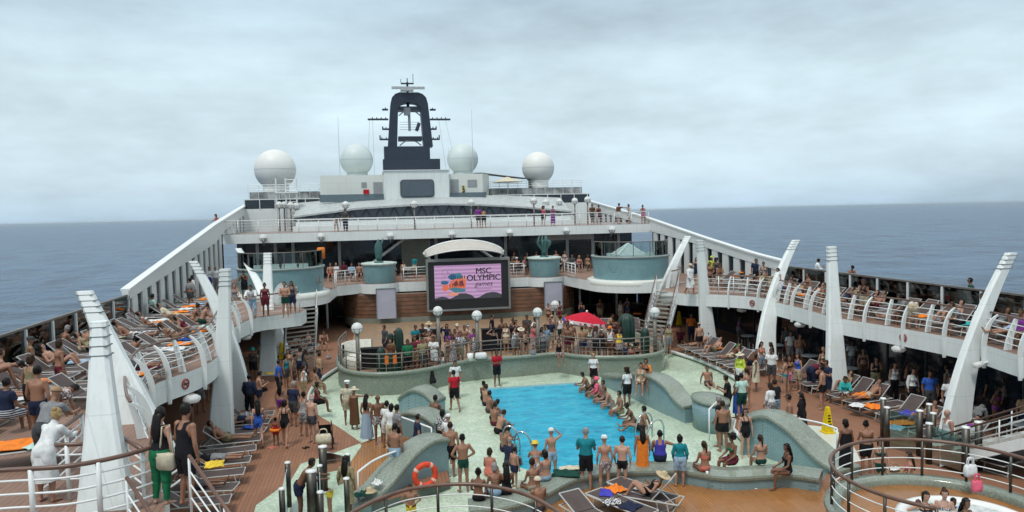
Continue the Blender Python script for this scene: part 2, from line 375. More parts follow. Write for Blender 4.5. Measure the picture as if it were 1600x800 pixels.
# wading area let into the deck
BAS = pz([(545,562),(519,577),(494,595),(482,612),(481,628),(497,648),(530,668),(565,692)], 0)
BAS = [tuple(p) for p in crom(BAS, 5)]
BAS += pz([(622,672),(690,690),(703,752),(545,800),(500,870)], 0) + pz([(700,870),(735,800),(800,778),(870,756),(905,748),(960,744),(1069,742),(1130,750),(1200,748),(1283,755)], 0)
BAS += pz([(1300,722),(1240,700),(1168,688),(1148,668),(1152,648)], 0)
BAS += [tuple(p) for p in crom(pz([(1170,622),(1163,600),(1140,582),(1100,563),(1047,546)], 0), 5)]
BAS += [(14.5, 44), (0, 44)]
deck = fillpoly('pool_deck', [(XL,3.5),(XR,3.5),(XR,66),(XL,66)], [BAS], 0, TEAK)
POOL = [(4.75,35.0),(9.55,34.95),(9.75,29.5),(9.75,25.6),(9.2,23.0),(7.5,22.6),(5.2,22.7),(4.3,23.9),(4.5,27.4),(4.65,31)]
fillpoly('mosaic_floor', [(-9,10),(20,10),(20,46),(-9,46)], [POOL], -.25, MOS)
s = MB(); n = len(BAS)                                       # skirt and white nosing round the wading area
s.add([(p[0],p[1],-.25) for p in BAS]+[(p[0],p[1],0) for p in BAS], [(j,(j+1)%n,n+(j+1)%n,n+j) for j in range(n)])
struct(s.build('deck_kerb', plain('dark_green_fascia', (.10,.13,.11), .4)))
for seg in (BAS[0:22], BAS[-26:-2]):
    s = MB(); s.tube([(p[0],p[1],-.10) for p in seg], .10, 6); o = s.build('white_nosing', WHITE2, smooth=True); struct(o)
m, t, b = newmat('pool_water'); co = objco(t)
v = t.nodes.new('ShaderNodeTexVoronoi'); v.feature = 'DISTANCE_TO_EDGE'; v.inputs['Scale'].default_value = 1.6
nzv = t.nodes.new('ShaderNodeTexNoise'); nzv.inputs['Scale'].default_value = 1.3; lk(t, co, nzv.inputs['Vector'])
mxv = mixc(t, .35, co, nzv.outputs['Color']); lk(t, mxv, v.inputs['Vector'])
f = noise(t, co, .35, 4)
c = mixc(t, rampf(t, v.outputs['Distance'], .0, .14, .30, 0), mixc(t, rampf(t, noise(t, objco(t, (1, 2.2, 1)), .9, 6, .7), .36, .66), (.004,.255,.42), (.012,.43,.60)), (.08,.50,.62))  # pale light net and ripple tones put into the water colour
lk(t, c, b.inputs['Base Color']); b.inputs['Roughness'].default_value = .07; b.inputs['IOR'].default_value = 1.33
rip = noise(t, objco(t, (1.0, 1.7, 1)), 2.1, 5, .62); bump(t, b, rip, .8, .16)
POOLW = m
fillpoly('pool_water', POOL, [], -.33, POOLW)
s = MB(); n = len(POOL); s.add([(p[0],p[1],-.4) for p in POOL]+[(p[0],p[1],-.25) for p in POOL], [(j,(j+1)%n,n+(j+1)%n,n+j) for j in range(n)])
struct(s.build('pool_edge', plain('pale_pool_edge', (.5,.62,.58), .4)))
# wet amber decks: the front one below the bench and the walkway beside the wave wall
o = fillpoly('amber_deck', pz([(735,800),(800,781),(870,759),(905,751),(960,747),(1069,745),(1130,753),(1200,751),(1283,758),(1300,790),(1330,900),(700,900)], 0.004), [], .006, AMBER)
o = fillpoly('amber_walkway', pz([(563,695),(622,674),(652,690),(640,712),(575,778),(520,800),(500,770),(545,720)], 0), [], .006, AMBER)
o = fillpoly('pale_floor', pz([(500,716),(563,693),(565,697),(548,722),(510,765),(505,800),(520,840),(380,860),(400,790),(455,750),(470,725)], 0), [], .010, MOS)
o = fillpoly('pale_floor', pz([(1255,664),(1300,668),(1330,690),(1345,720),(1310,730),(1270,705)], 0), [], .010, plain('white_wet_floor', (.62,.66,.58), .3))

CEIL_SHADE = plain('dim_ceiling_panels', (.10,.11,.12), .6)  # under-deck shade put into the ceiling colour, darker than the white slabs
# ---------------------------------------------------------------- balconies
def balcony(name, poly, z0=2.6, z1=3.3):
    s = MB(); s.prism(poly, z0, z1-.004); struct(s.build(name+'_slab', WHITE)); fillpoly('ceiling', poly, [], z0-.006, CEIL_SHADE)
    cx = sum(p[0] for p in poly)/len(poly); cy = sum(p[1] for p in poly)/len(poly)
    fillpoly(name, poly, [], z1, TEAKB)
LIN = [(-3.6,12.9)] + [tuple(at(x,y,3.3)[:2]) for x,y in ((262,730),(236,690),(228,640),(240,604),(262,592),(300,579),(330,565),(350,545),(366,512),(399,497),(435,492),(470,488))]
LIN = [tuple(p) for p in crom(LIN, 4)]
LPOLY = [(-5.0,10.2),(-4.2,11.3)] + LIN + [(-3.7,40.6),(-4.4,41.8),(-5.6,43.2),(-5.9,45),(XL,46),(XL,7.5),(-8,8.3)]
balcony('balcony_deck', LPOLY)
RIN = [tuple(at(x,y,3.3)[:2]) for x,y in ((1690,575),(1600,557),(1535,538),(1475,525),(1390,510),(1305,496),(1250,481),(1212,472),(1187,465),(1139,461),(1075,459))]
RIN = [tuple(p) for p in crom(RIN, 4)]
RPOLY = [(19.9,12)] + RIN + [(16.7,41.6),(17.5,43),(18.8,44.2),(19.3,46),(XR,46),(XR,12)]
balcony('balcony_deck', RPOLY)
def arc(cx, cy, r, a0, a1, n=14): return [(cx+r*math.cos(R_(a0+(a1-a0)*i/n)), cy+r*math.sin(R_(a0+(a1-a0)*i/n))) for i in range(n+1)]
DLC, DRC = (-6.05,50.0), (17.8,50.0)
REAR = [(XL,46.02),(-6.6,46.02)] + arc(DLC[0],DLC[1],3.05,-80,0,10) + [(-2.75,53.2),(-1.6,54.0)] + arc(.25,54.9,1.45,200,340,10) + [(2.2,54.4),(10.6,54.4)] + arc(12.65,54.9,1.45,200,340,10) + [(14.2,53.2)] + arc(DRC[0],DRC[1],3.05,190,262,10) + [(XR,46.02),(XR,66),(XL,66)]
balcony('rear_balcony', REAR)
# side and back enclosure under the balconies, ceiling painted dark lies under the slab; dark glazed walls
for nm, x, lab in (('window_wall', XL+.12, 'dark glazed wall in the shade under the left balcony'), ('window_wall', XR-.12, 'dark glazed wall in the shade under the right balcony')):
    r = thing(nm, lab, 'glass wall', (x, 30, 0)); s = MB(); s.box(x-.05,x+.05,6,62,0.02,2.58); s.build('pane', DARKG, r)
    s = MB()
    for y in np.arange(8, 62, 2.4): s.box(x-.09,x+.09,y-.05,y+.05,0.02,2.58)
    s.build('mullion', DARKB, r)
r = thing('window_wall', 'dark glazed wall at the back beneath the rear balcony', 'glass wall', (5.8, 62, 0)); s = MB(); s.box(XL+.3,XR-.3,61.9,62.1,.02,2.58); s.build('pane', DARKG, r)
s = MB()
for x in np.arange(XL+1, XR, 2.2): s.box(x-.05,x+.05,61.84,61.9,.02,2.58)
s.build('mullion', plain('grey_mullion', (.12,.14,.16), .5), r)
for i, x in enumerate((15.6, 18.6, -3.6, -8.4)):
    s = MB(); s.tube([(x,55.5,0),(x,55.5,2.6)], .09, 10); tag(s.build('deck_column', WHITE2, smooth=True, origin=(x,55.5,0)), 'thin white column under the rear balcony, %s' % ('beside the red umbrella', 'beyond the umbrella near the stairs', 'next to the wooden screen wall', 'behind the left stairs')[i], 'column')

# ---------------------------------------------------------------- rear: dark lounge front on balcony level, upper deck slab, its rail
r = thing('lounge_front', 'dark glazed lounge front behind the crowded rear balcony', 'glass wall', (5.8, 63, 3.3))
s = MB(); s.box(XL+.3,XR-.3,63,63.2,3.31,6.28); s.build('pane', DARKG, r)
s = MB()
for x in (-9.4,-8.0,-6.6,-2.9,5.1,11.1,14.7,16.6,18.9,21.3): s = MB(); s.box(x-.12,x+.12,62.8,63,3.31,6.28); s.build('mullion', GREYW, r)
s = MB(); s.box(2.2,4.6,62.6,62.9,3.31,6.28); s.build('tiled_panel', MOSG, r)
s = MB(); s.box(14.7,18.9,62.75,62.99,5.7,6.28); s.build('lintel', GREYW, r)
for (x, sgn, lab) in ((-1.6, 1, 'white steel stair under the upper deck by the fountain with the fish sculpture'), (11.0, -1, 'white steel stair under the upper deck beside the bronze fish sculpture')):
    r = thing('indoor_stair', lab, 'stairs', (x, 60.5, 3.3)); s = MB()
    for i in range(11): s.box(x+sgn*i*.36-.2, x+sgn*i*.36+.2, 59.9, 61.1, 3.35+i*.27, 3.39+i*.27)
    s.build('tread', GREYW, r); s = MB()
    for yy in (59.85, 61.15): s.tube([(x-.2*sgn,yy,3.3),(x+sgn*3.9,yy,6.25)], .09, 6)
    s.build('stringer', GREYW, r)
UPX0, UPX1 = -11.9, 22.9
s = MB(); s.prism([(UPX0,59),(UPX1,59),(UPX1,95),(UPX0,95)], 6.29, 6.99); struct(s.build('upper_deck_slab', WHITE))
fillpoly('upper_deck', [(UPX0,59),(UPX1,59),(UPX1,95),(UPX0,95)], [], 7.0, plain('pinkish_upper_deck', (.30,.24,.22), .6))
# deck the camera looks out from is off frame; below: sea side windscreens on the balconies
def windscreen(x, y0, y1, lab, z=3.3, h=1.55):
    r = thing('windscreen', lab, 'railing', (x, (y0+y1)/2, z)); 
    s = MB(); s.box(x-.02,x+.02,y0,y1,z+.12,z+h-.06); s.build('glass_pane', GLASSD, r)
    s = MB(); s.box(x-.06,x+.06,y0,y1,z+h-.06,z+h+.01); s.build('top_rail', STEELD, r)
    k = int((y1-y0)/1.9)
    for i in range(k+1):
        y = y0+(y1-y0)*i/k; s = MB(); s.box(x-.07,x+.09,y-.05,y+.05,z+.01,z+h-.07); s.build('post', WHITE2, r)
windscreen(XL+.1, 7.8, 36.3, 'smoked glass windscreen with white posts along the left balcony, sea behind')
windscreen(XR-.1, 12.5, 38.3, 'smoked glass windscreen with white posts along the right balcony, sea behind')
# sloping side walls that rise to the upper decks
def slope_wall(x, top, bot, lab, win_side):
    r = thing('sloping_wall', lab, 'wall', (x, top[0][0], 3.3)); n = 24
    ys = np.linspace(top[0][0], top[-1][0], 40)
    zt = np.interp(ys, [p[0] for p in top], [p[1] for p in top]); zb = np.interp(ys, [p[0] for p in bot], [p[1] for p in bot])
    rings = [[(x-.14,y,a),(x+.14,y,a),(x+.14,y,b_),(x-.14,y,b_)] for y, a, b_ in zip(ys, zb, zt)]
    s = MB(); s.loft(rings); s.build('white_band', WHITE, r)
    s = MB(); s.loft([[(x-.2,y,b_),(x+.2,y,b_),(x+.2,y,b_+.1),(x-.2,y,b_+.1)] for y, b_ in zip(ys, zt)]); s.build('coping', WHITE2, r)
    yl = [y for y in np.arange(top[0][0]+1.0, 80, 1.55) if y < 80]
    s = MB(); 
    for i, y in enumerate(yl):
        z0 = 3.3 if y < 58.8 else 7.0
        zt_ = float(np.interp(y, ys, zb))
        if zt_ - z0 < .35: continue
        q = MB(); q.box(x-.11,x+.11,y-.40,y+.40,z0+.01,zt_-.01); q.build('mullion', WHITE, r)
    for ya, yb, z0 in ((top[0][0]+.3, 58.7, 3.3), (64, 80, 7.0)):
        yy = np.linspace(ya, yb, 14); rr = [[(x-.03,y,z0+.01),(x+.03,y,z0+.01),(x+.03,y,max(float(np.interp(y,ys,zb))-.02, z0+.05)),(x-.03,y,max(float(np.interp(y,ys,zb))-.02, z0+.05))] for y in yy]
        s.loft(rr)
    s.build('window', DARKG, r)
slope_wall(XL+.05, [(36.2,5.02),(46,6.4),(55.8,7.76),(66,8.95),(75.4,10.0),(83.4,10.5)], [(36.2,4.62),(46,5.55),(55.5,6.5),(59,7.35),(71.3,8.9),(83.4,9.4)], 'white wall sloping up along the left sea side with narrow windows', 1)
slope_wall(XR, [(38.3,5.02),(41.8,5.3),(48.9,6.1),(59.4,7.4),(74.9,9.0),(91.4,10.9)], [(38.3,4.48),(43.4,4.92),(51,5.75),(58.7,6.35),(60,6.9),(75,8.2),(91.4,10.0)], 'white wall sloping up along the right sea side with narrow windows', -1)

# ---------------------------------------------------------------- railings
def railing(lab, base, h=1.05, nr=4, step=1.5, hand=None, railm=None, postm=None, z=None, rh=.035, rr=.016, pr=.028, group=None, name='railing', flat=False):
    hand, railm, postm = hand or RAILW, railm or WHITE2, postm or WHITE2
    P = [Vector((p[0], p[1], p[2] if z is None else z)) for p in base]
    r = thing(name, lab, 'railing', P[len(P)//2], group)
    up = Vector((0,0,1))
    s = MB(); s.tube([p+up*h for p in P], rh, 8); s.build('handrail', hand, r, True)
    for i in range(nr):
        s = MB(); s.tube([p+up*(h*(i+.75)/(nr+.6)) for p in P], rr, 6); s.build('rail', railm, r, True)
    for p, t_ in along(P, step):
        s = MB(); 
        if flat: s.obox(p+up*(h/2), .05, .018, h/2-.005, math.atan2(t_.y, t_.x)+math.pi/2)
        else: s.tube([p+up*.003, p+up*(h-.01)], pr, 8)
        s.build('post', postm, r, not flat)
    return r
railing('white railing along the front edge of the upper deck', [(UPX0+.2,59.12,7.0),(UPX1-.2,59.12,7.0)], 1.02, 4, 1.5, hand=WHITE2)
# balcony railings with curved ribs
def ribbed(lab, pts, side, z=3.3, step=.95, skip=None):
    P = [Vector((p[0], p[1], z)) for p in pts]
    r = thing('ribbed_railing', lab, 'railing', P[len(P)//2]); up = Vector((0,0,1))
    off = lambda p, t_, d: p + Vector((-t_.y, t_.x, 0))*d*side
    A = along(P, .5)
    s = MB(); s.tube([off(p,t_,.42)+up*1.08 for p, t_ in A], .035, 8); s.build('handrail', RAILW, r, True)
    for i in range(4):
        hh = .24+.21*i; s = MB(); s.tube([off(p,t_,.10+.30*(hh/1.08)**2)+up*hh for p, t_ in A], .016, 6); s.build('rail', WHITE2, r, True)
    for k, (p, t_) in enumerate(along(P, step)):
        q = MB(); prof = [(-.06,-.78),(-.075,-.4),(-.07,0),(-.03,.35),(.08,.68),(.24,.92),(.42,1.06)] if k % 2 == 0 else [(.14,.01),(.2,.4),(.30,.75),(.40,1.05)]
        wd = [.05,.075,.085,.085,.075,.06,.045] if k % 2 == 0 else [.12,.105,.085,.06]
        rings = []
        for (d, zz), w_ in zip(crom(prof, 3), np.interp(np.linspace(0,1,len(prof)*3-2), np.linspace(0,1,len(prof)), wd)):
            c = off(p, t_, d)+up*zz; nrm = Vector((-t_.y, t_.x, 0))*side
            rings.append([c+t_*.03+nrm*w_, c-t_*.03+nrm*w_, c-t_*.03-nrm*w_, c+t_*.03-nrm*w_])
        q.loft(rings); q.build('rib', WHITE, r)
    return r
lin = [p for p in LIN if 16.8 < p[1] < 37.5]
ribbed('ribbed white railing with wooden handrail curving along the left balcony edge', lin, 1)
rin = [p for p in RIN if p[1] < 38.6]
ribbed('ribbed white railing with wooden handrail along the right balcony edge', rin, -1)
ribbed('short ribbed railing beside the empty right teal tub drum', [(19.2,46.6),(19.1,45.2),(18.6,44.2),(17.6,43.1)], 1, step=.55)
ribbed('short ribbed railing between the left tub drum and the left stair landing', [(-5.9,45.4),(-5.6,43.6),(-4.7,42.2)], 1, step=.55)
lr = LIN[-9:]
railing('white railing round the left stair landing where people watch', [(p[0]-.05,p[1],3.3) for p in lr], 1.08, 4, .9)
railing('white railing round the right stair landing where people watch', [(p[0]+.05,p[1]+.05,3.3) for p in RIN[-9:]], 1.08, 4, .9)
# rear balcony rails between the planters
for lab, pts in (('white railing of the rear balcony left of the big screen', [(2.0,54.5,3.3),(3.9,54.5,3.3)]),
                 ('white railing of the rear balcony right of the big screen', [(9.4,54.5,3.3),(11.0,54.5,3.3)]),
                 ('curved white railing between the left drum and the left fountain', [(-2.75,51.2,3.3),(-2.7,53.1,3.3),(-1.45,54.0,3.3)]),
                 ('curved white railing between the right fountain and the right drum', [(14.1,54.3,3.3),(14.15,53.2,3.3),(14.2,51.6,3.3)])):
    railing(lab, pts, 1.05, 4, .8, hand=WHITE2)
# white panels hanging below the rear balcony edge are the slab itself; apron bowls under the two tub drums
for c, lab in ((DLC, 'white curved apron under the left teal tub drum'), (DRC, 'white curved apron under the right teal tub drum')):
    s = MB(); s.lathe([(1.9,2.54),(2.5,2.57),(2.8,2.66),(3.0,2.85),(3.07,3.1),(3.07,3.36),(2.9,3.42),(2.58,3.43)], (c[0],c[1],0), 40); tag(s.build('apron_bowl', CREAM, smooth=True, origin=(c[0],c[1],2.6)), lab, 'apron')

# ---------------------------------------------------------------- white fins
def fin(lab, foot, top, depth0, depth1, thick=.36, zbase=0., zmid=3.0, mid=None):
    """tapered white blade: foot and top are (x, y, z); depth is its width athwart the ship"""
    f, tp = Vector(foot), Vector(top); r = thing('fin', lab, 'fin', f, 'white fins along the balconies')
    rings = []; n = 16
    for i in range(n+1):
        q = i/n; c = f.lerp(tp, q)
        if mid is not None:
            a = Vector(mid); c = f*(1-q)**2 + a*2*q*(1-q) + tp*q*q
        d = (depth1+(depth0-depth1)*(1-q)**1.7+.16*depth0*q*(1-q))/2; th = thick*(1-.30*q)/2; rr = min(.06, th*.5)
        pts = [(-d+rr,-th),(d-rr,-th),(d,-th+rr),(d,th-rr),(d-rr,th),(-d+rr,th),(-d,th-rr),(-d,-th+rr)]
        rings.append([(c.x+x, c.y+y, c.z) for x, y in pts])
    s = MB(); s.loft(rings); s.build('blade', WHITE, r)
    ax = (tp - Vector(rings and (sum(p[0] for p in rings[-3])/8, sum(p[1] for p in rings[-3])/8, rings[-3][0][2]))).normalized()
    for k in range(4):
        c = tp - ax*(.10+.17*k); d = depth1/2+.004+.014*k; th = thick*.70/2+.006+.004*k
        s = MB(); s.box(c.x-d, c.x+d, c.y-th, c.y+th, c.z-.009, c.z+.009); s.build('groove', plain('dark_groove', (.16,.18,.18), .6) if 'dark_groove' not in bpy.data.materials else bpy.data.materials['dark_groove'], r)
    return r
# left: upright and outward-leaning ones alternate
fin('upright white fin nearest to the viewer, rising from the left stair platform', at(166,795,3.28), at(155,502,6.4), .88, .27)
fin('white fin leaning out over the left balcony, just behind the nearest upright fin', (-5.5,18.9,2.4), at(132,455,6.45), 1.35, .36, .42, mid=(-6.0,19.4,4.0))
fin('upright white fin standing on the pool deck in the middle of the left balcony', at(345,700,0), at(352,420,6.4), .95, .38)
fin('leaning white fin over the left balcony beside the sunbathers', (-5.9,33.0,0), at(301,408,6.4), 1.05, .36, mid=(-6.0,33.3,3.4))
fin('upright white fin at the left stair landing', (-5.7,40.0,0), at(418,395,6.3), 1.0, .42)
fin('leaning white fin farthest along the left balcony, in front of the tub drum', (-5.6,44.6,.2), at(372,388,6.3), 1.0, .38, mid=(-6.0,45,3.4))
# right
fin('large leaning white fin nearest to the viewer on the right balcony', at(1490,690,0), at(1580,395,6.4), 1.15, .40, mid=(20.0,22.2,3.3))
fin('upright white fin in the middle of the right balcony', at(1308,620,0), at(1299,385,6.4), 1.05, .42)
fin('leaning white fin on the right balcony in front of the sloping wall', at(1197,578,0), at(1244,375,6.4), 1.2, .42, mid=(19.6,35,3.4))
fin('upright white fin at the right stair landing', at(1108,548,0), at(1093,375,6.4), 1.05, .42)
fin('leaning white fin beside the right stairs, farthest of the right ones', at(1030,498,.9), at(1075,369,6.4), 1.1, .42, mid=(17.4,43.2,3.6))
for px, py, zz, lab in ((410,560,0,'round white column under the left stair landing'),):
    pass

# ---------------------------------------------------------------- stairs
def stairs(lab, foot, top, width, n=14, closed=False):
    f, tp = Vector(foot), Vector(top); d = Vector((tp.x-f.x, tp.y-f.y, 0)); L = d.length; d.normalize(); sd = Vector((-d.y, d.x, 0))
    r = thing('staircase', lab, 'stairs', f); rz = math.atan2(d.y, d.x)
    for i in range(n):
        q = (i+.5)/n; c = f+d*L*q; c.z = f.z+(tp.z-f.z)*(i+1)/n-.02
        s = MB(); s.obox(c, L/n*.72, width/2-.03, .035, rz); s.build('tread', TREAD, r)
    for sg in (-1, 1):
        a = f+sd*sg*width/2; b_ = tp+sd*sg*width/2; up = Vector((0,0,1)); th = sd*.03
        s = MB(); s.loft([[a+up*.02-th, a+up*.02+th, a+up*.34+th, a+up*.34-th], [b_-up*.30-th, b_-up*.30+th, b_+up*.04+th, b_+up*.04-th]]); s.build('stringer', WHITE, r)
        s = MB(); s.tube([a+up*1.0, b_+up*1.05], .03, 8); s.build('handrail', RAILW, r, True)
        for k in range(3):
            s = MB(); s.tube([a+up*(.38+.2*k), b_+up*(.35+.22*k)], .014, 6); s.build('rail', WHITE2, r, True)
        for k in range(5):
            q = a.lerp(b_, k/4); s = MB(); s.tube([q+up*.1, q+up*1.0], .022, 6); s.build('post', WHITE2, r, True)
    return r
TREAD = plain('worn_white_tread', (.38,.37,.33), .6, var=.3)
stairs('open white stairs from the pool deck up to the left landing', (at(468,577,0.)[0]+.0, at(468,577,0)[1], 0), (-3.9, 40.4, 3.3), 1.7)
stairs('open white stairs from the pool deck up to the right landing', at(1020,548,0), (17.0, 41.3, 3.3), 1.5)
stairs('white stairs at the near right going up to the right balcony', at(1480,722,0), (20.9, 14.8, 3.3), 1.3)
stairs('white stairs going down from the near left platform', (-1.0, 10.3, .5), (-3.45, 12.25, 3.3), 1.1)

# near left platform rails
l1 = [at(x,y,4.3) for x, y in ((-60,742),(0,735),(100,729),(175,716),(230,701),(262,689),(292,671))]
railing('curved brown handrail with white bars across the near left corner', [(p[0],p[1],3.3) for p in crom(l1, 5)], 1.0, 4, 1.0, rh=.04, rr=.02, pr=.045)
l2 = [at(x,y,4.3) for x, y in ((127,647),(87,677),(62,692),(70,696),(125,694),(160,687),(178,675),(200,688),(222,702))]
railing('hairpin shaped brown handrail with white bars round the nearest upright fin', [(p.x,p.y,3.3) for p in l2], 1.0, 4, .9, rh=.04, rr=.018, pr=.04)
# ================================================================ SUPERSTRUCTURE BEHIND THE UPPER DECK
r = thing('curved_roof', 'low white arched roof over a dark glazed band with zigzag struts on the upper deck', 'roof', (5.8, 64, 7.0))
xs = np.linspace(-6.6, 17.4, 33); ze = np.interp(xs, [-6.6,-1.3,3.3,6,9.1,13,17.4], [8.25,8.85,9.06,9.08,8.95,8.66,8.2])
s = MB(); s.loft([[(x,64-.15,z-.10),(x,64-.15,z+.04),(x,65.2,z+.24),(x,68.2,9.92-.0030*(x-5.5)**2),(x,68.2,9.5-.0030*(x-5.5)**2),(x,64.3,z-.10)] for x, z in zip(xs, ze)]); s.build('roof_shell', plain('weathered_roof', (.46,.50,.50), .5, var=.2), r)
s = MB(); s.loft([[(x,64.2,7.85),(x,64.26,7.85),(x,64.26,z-.11),(x,64.2,z-.11)] for x, z in zip(xs, ze)]); s.build('glass_band', plain('grey_band_glass',(.075,.095,.11),.12,var=.2), r)  # sky reflection put into the band glass as a lighter base colour
s = MB(); s.box(-6.6,17.4,63.4,64.1,7.005,7.45); s.box(-6.4,17.2,63.8,64.3,7.45,7.82); s.build('base_wall', WHITE, r)
for i in range(20):
    x = -5.9+i*1.18; z = float(np.interp(x+.55, xs, ze)); s = MB(); z0 = 7.86
    if z - z0 < .3: continue
    s.tube([(x,64.12,z0),(x+.55,64.12,z-.12),(x+1.1,64.12,z0)], .06, 5); s.build('strut', DARKB, r)
s = MB(); 
for x in np.arange(-6.2,17.4,.55): s.tube([(x,63.5,7.45),(x,63.5,7.95)], .012, 4)
s.tube([(-6.3,63.5,7.95),(17.3,63.5,7.95)], .02, 5); s.build('low_rail', WHITE2, r)

r = thing('deckhouse', 'white deckhouse with large dark rounded window below the mast', 'building', (3.5, 70, 9.6))
s = MB(); s.prism([(-4.6,68),(10.0,68),(10.9,70),(10.9,77),(-4.6,77)], 9.3, 11.85); s.build('wall', CREAM, r)
s = MB(); s.prism([(1.0,67.2),(6.8,67.2),(6.8,69),(1.0,69)], 9.2, 12.15); s.box(.9,6.9,67.1,79,12.15,12.22); s.build('center_block', WHITE, r)
def rrect(x0,x1,z0,z1,rad,n=5):
    p=[]
    for cx,cz,a in ((x1-rad,z1-rad,0),(x0+rad,z1-rad,90),(x0+rad,z0+rad,180),(x1-rad,z0+rad,270)):
        for i in range(n+1): p.append((cx+rad*math.cos(R_(a+90*i/n)), cz+rad*math.sin(R_(a+90*i/n))))
    return p
def ycard(pts, y0, y1, s=None):
    s = s or MB(); n=len(pts); s.add([(x,y0,z) for x,z in pts]+[(x,y1,z) for x,z in pts], [tuple(range(n)), tuple(range(2*n-1,n-1,-1))]+[(j,n+j,n+(j+1)%n,(j+1)%n) for j in range(n)]); return s
f = ycard(rrect(2.4,5.45,9.75,11.35,.3),67.12,67.19).build('window', plain('window_surround', (.09,.10,.11), .4), r); sub(ycard(rrect(2.52,5.33,9.86,11.24,.26),67.05,67.11), 'pane', plain('sky_lit_pane', (.075,.10,.125), .06, var=.1), f, r)  # plain bluish grey pane set in the dark surround
for x0,x1,z0,z1,nm in ((-1.0,-.55,10.75,11.2,'vent'),(.05,.85,9.7,11.2,'door'),(7.0,7.75,9.7,11.35,'door'),(8.6,9.45,10.65,11.3,'window')):
    s=MB(); s.box(x0,x1,67.95,67.99,z0,z1); s.build(nm, plain('grey_'+nm, (.30,.32,.33), .5), r)
s=MB(); s.box(-.85,-.35,67.9,67.99,10.05,10.55); tag(s.build('fire_cabinet', REDC, origin=(-.6,67.95,10.05)), 'small red fire cabinet on the white deckhouse wall', 'cabinet')
s=MB(); s.box(8.1,8.3,67.9,67.98,9.75,10.75); tag(s.build('hazard_sign', pattern((.75,.6,.03),(.02,.02,.02),'spot',5), origin=(8.2,67.95,9.75)), 'yellow and black striped panel on the deckhouse wall', 'sign')
for x0,x1 in ((-4.6,.95),(6.85,10.2)):
    s=MB(); s.box(x0,x1,67.0 if x0<0 else 67.3,67.04 if x0<0 else 67.34,9.45,10.12); s.build('glass_balustrade', GLASSD, r)
# side terraces with dark screens, either side of the deckhouse
for x0,x1,lab in ((-11.2,-4.7,'white raised terrace below the far left radome with smoked glass and white rails'),(10.95,20.4,'white raised terrace below the far right radome with smoked glass and white rails')):
    r = thing('terrace', lab, 'terrace', ((x0+x1)/2, 70, 7.0))
    s=MB(); s.box(x0,x1,68.3,80,7.01,9.0); s.build('front_wall', WHITE, r)
    s=MB(); s.box(x0+.1,x1-.1,68.32,68.38,9.03,9.80); s.build('glass_screen', DARKG, r)
    s=MB(); s.box(x0,x1,68.28,68.42,9.80,9.87)
    for x in np.arange(x0+.05,x1,1.3): s.box(x-.03,x+.03,68.24,68.31,9.0,9.80)
    s.build('screen_frame', WHITE2, r)
    s=MB(); s.box(x0+.2,x1-.2,70.4,76,9.01,10.55); s.build('pedestal_block', plain('grey_machinery', (.42,.44,.44), .6, var=.5, scale=1.5), r)
    s=MB()
    for z in (10.75,10.98,11.2): s.tube([(x0+.1,70.3,z),(x1-.1,70.3,z)],.025,5)
    for x in np.arange(x0+.1,x1,.9): s.tube([(x,70.3,9.0),(x,70.3,11.2)],.022,5)
    s.build('guard_rail', WHITE2, r)
r = thing('ladder_tower', 'white ladder frame with small landing left of the curved roof', 'ladder', (-7.0, 66.5, 7.0)); s=MB()
for x in (-8.2,-7.4,-6.5): s.tube([(x,66.5,7.0),(x,66.5,11.6)],.07,6)
for z in np.arange(7.3,11.5,.32): s.tube([(-7.4,66.5,z),(-6.5,66.5,z)],.03,5)
s.build('frame', WHITE2, r); s=MB(); s.box(-8.3,-6.4,66.2,67.2,10.3,10.4); s.build('landing', WHITE, r)
s=MB(); s.loft([[(x,70,z),(x,76,z+.3),(x,76,z+.36),(x,70,z+.06)] for x,z in ((10.2,12.0),(12,11.75),(14,11.5),(15.4,11.35))]); tag(s.build('fabric_awning', plain('grey_awning', (.16,.17,.17), .7), origin=(12.5,73,11.7)), 'dark grey awning stretched beside the right side of the deckhouse', 'awning')
r = thing('sun_umbrella', 'cream sun umbrella on the terrace under the grey awning', 'umbrella', (12.6,69.6,9.02)); s=MB(); s.lathe([(1.5,11.1),(.8,11.35),(.05,11.6)],(12.6,69.6,0),10); s.build('canopy', fab((.6,.55,.42)), r); s=MB(); s.tube([(12.6,69.6,9.02),(12.6,69.6,11.55)],.03,6); s.build('pole', WHITE2, r)
# radomes
def radome(lab, c, rad, zb, mt):
    r = thing('radome', lab, 'radome', (c[0],c[1],zb), 'radomes beside the mast'); a = math.radians(38)
    prof=[(rad*math.sin(math.pi-a2), c[2]+rad*-math.cos(math.pi-a2)*-1) for a2 in ()]
    prof=[]
    for i in range(25):
        th = R_(-52)+ (R_(90)-R_(-52))*i/24; prof.append((max(rad*math.cos(th),1e-3), c[2]+rad*math.sin(th)))
    s=MB(); s.lathe(prof,(c[0],c[1],0),40); s.build('dome', mt, r, True)
    zc=c[2]+rad*math.sin(R_(-52)); rc=rad*math.cos(R_(-52)); s=MB(); s.lathe([(rc*1.02,zb),(rc*1.02,zc+.12),(rc*.9,zc+.12)],(c[0],c[1],0),32); s.build('base_ring', mt, r, True)
    s=MB(); s.lathe([(rad+.004,c[2]-.02),(rad+.006,c[2]+.02)],(c[0],c[1],0),48); s.build('seam', GREYW, r, True)
radome('large cream white radome farthest left, above the terrace', (-9.0,73,12.72), 1.90, 10.6, RADW)
radome('pale green radome just left of the dark mast', (-1.45,73,13.55), 1.56, 11.9, RADG)
radome('pale green radome just right of the dark mast', (8.8,73,13.55), 1.52, 11.9, RADG)
radome('bright white radome farthest right, above the terrace', (16.4,73,12.6), 1.62, 10.6, RADW)
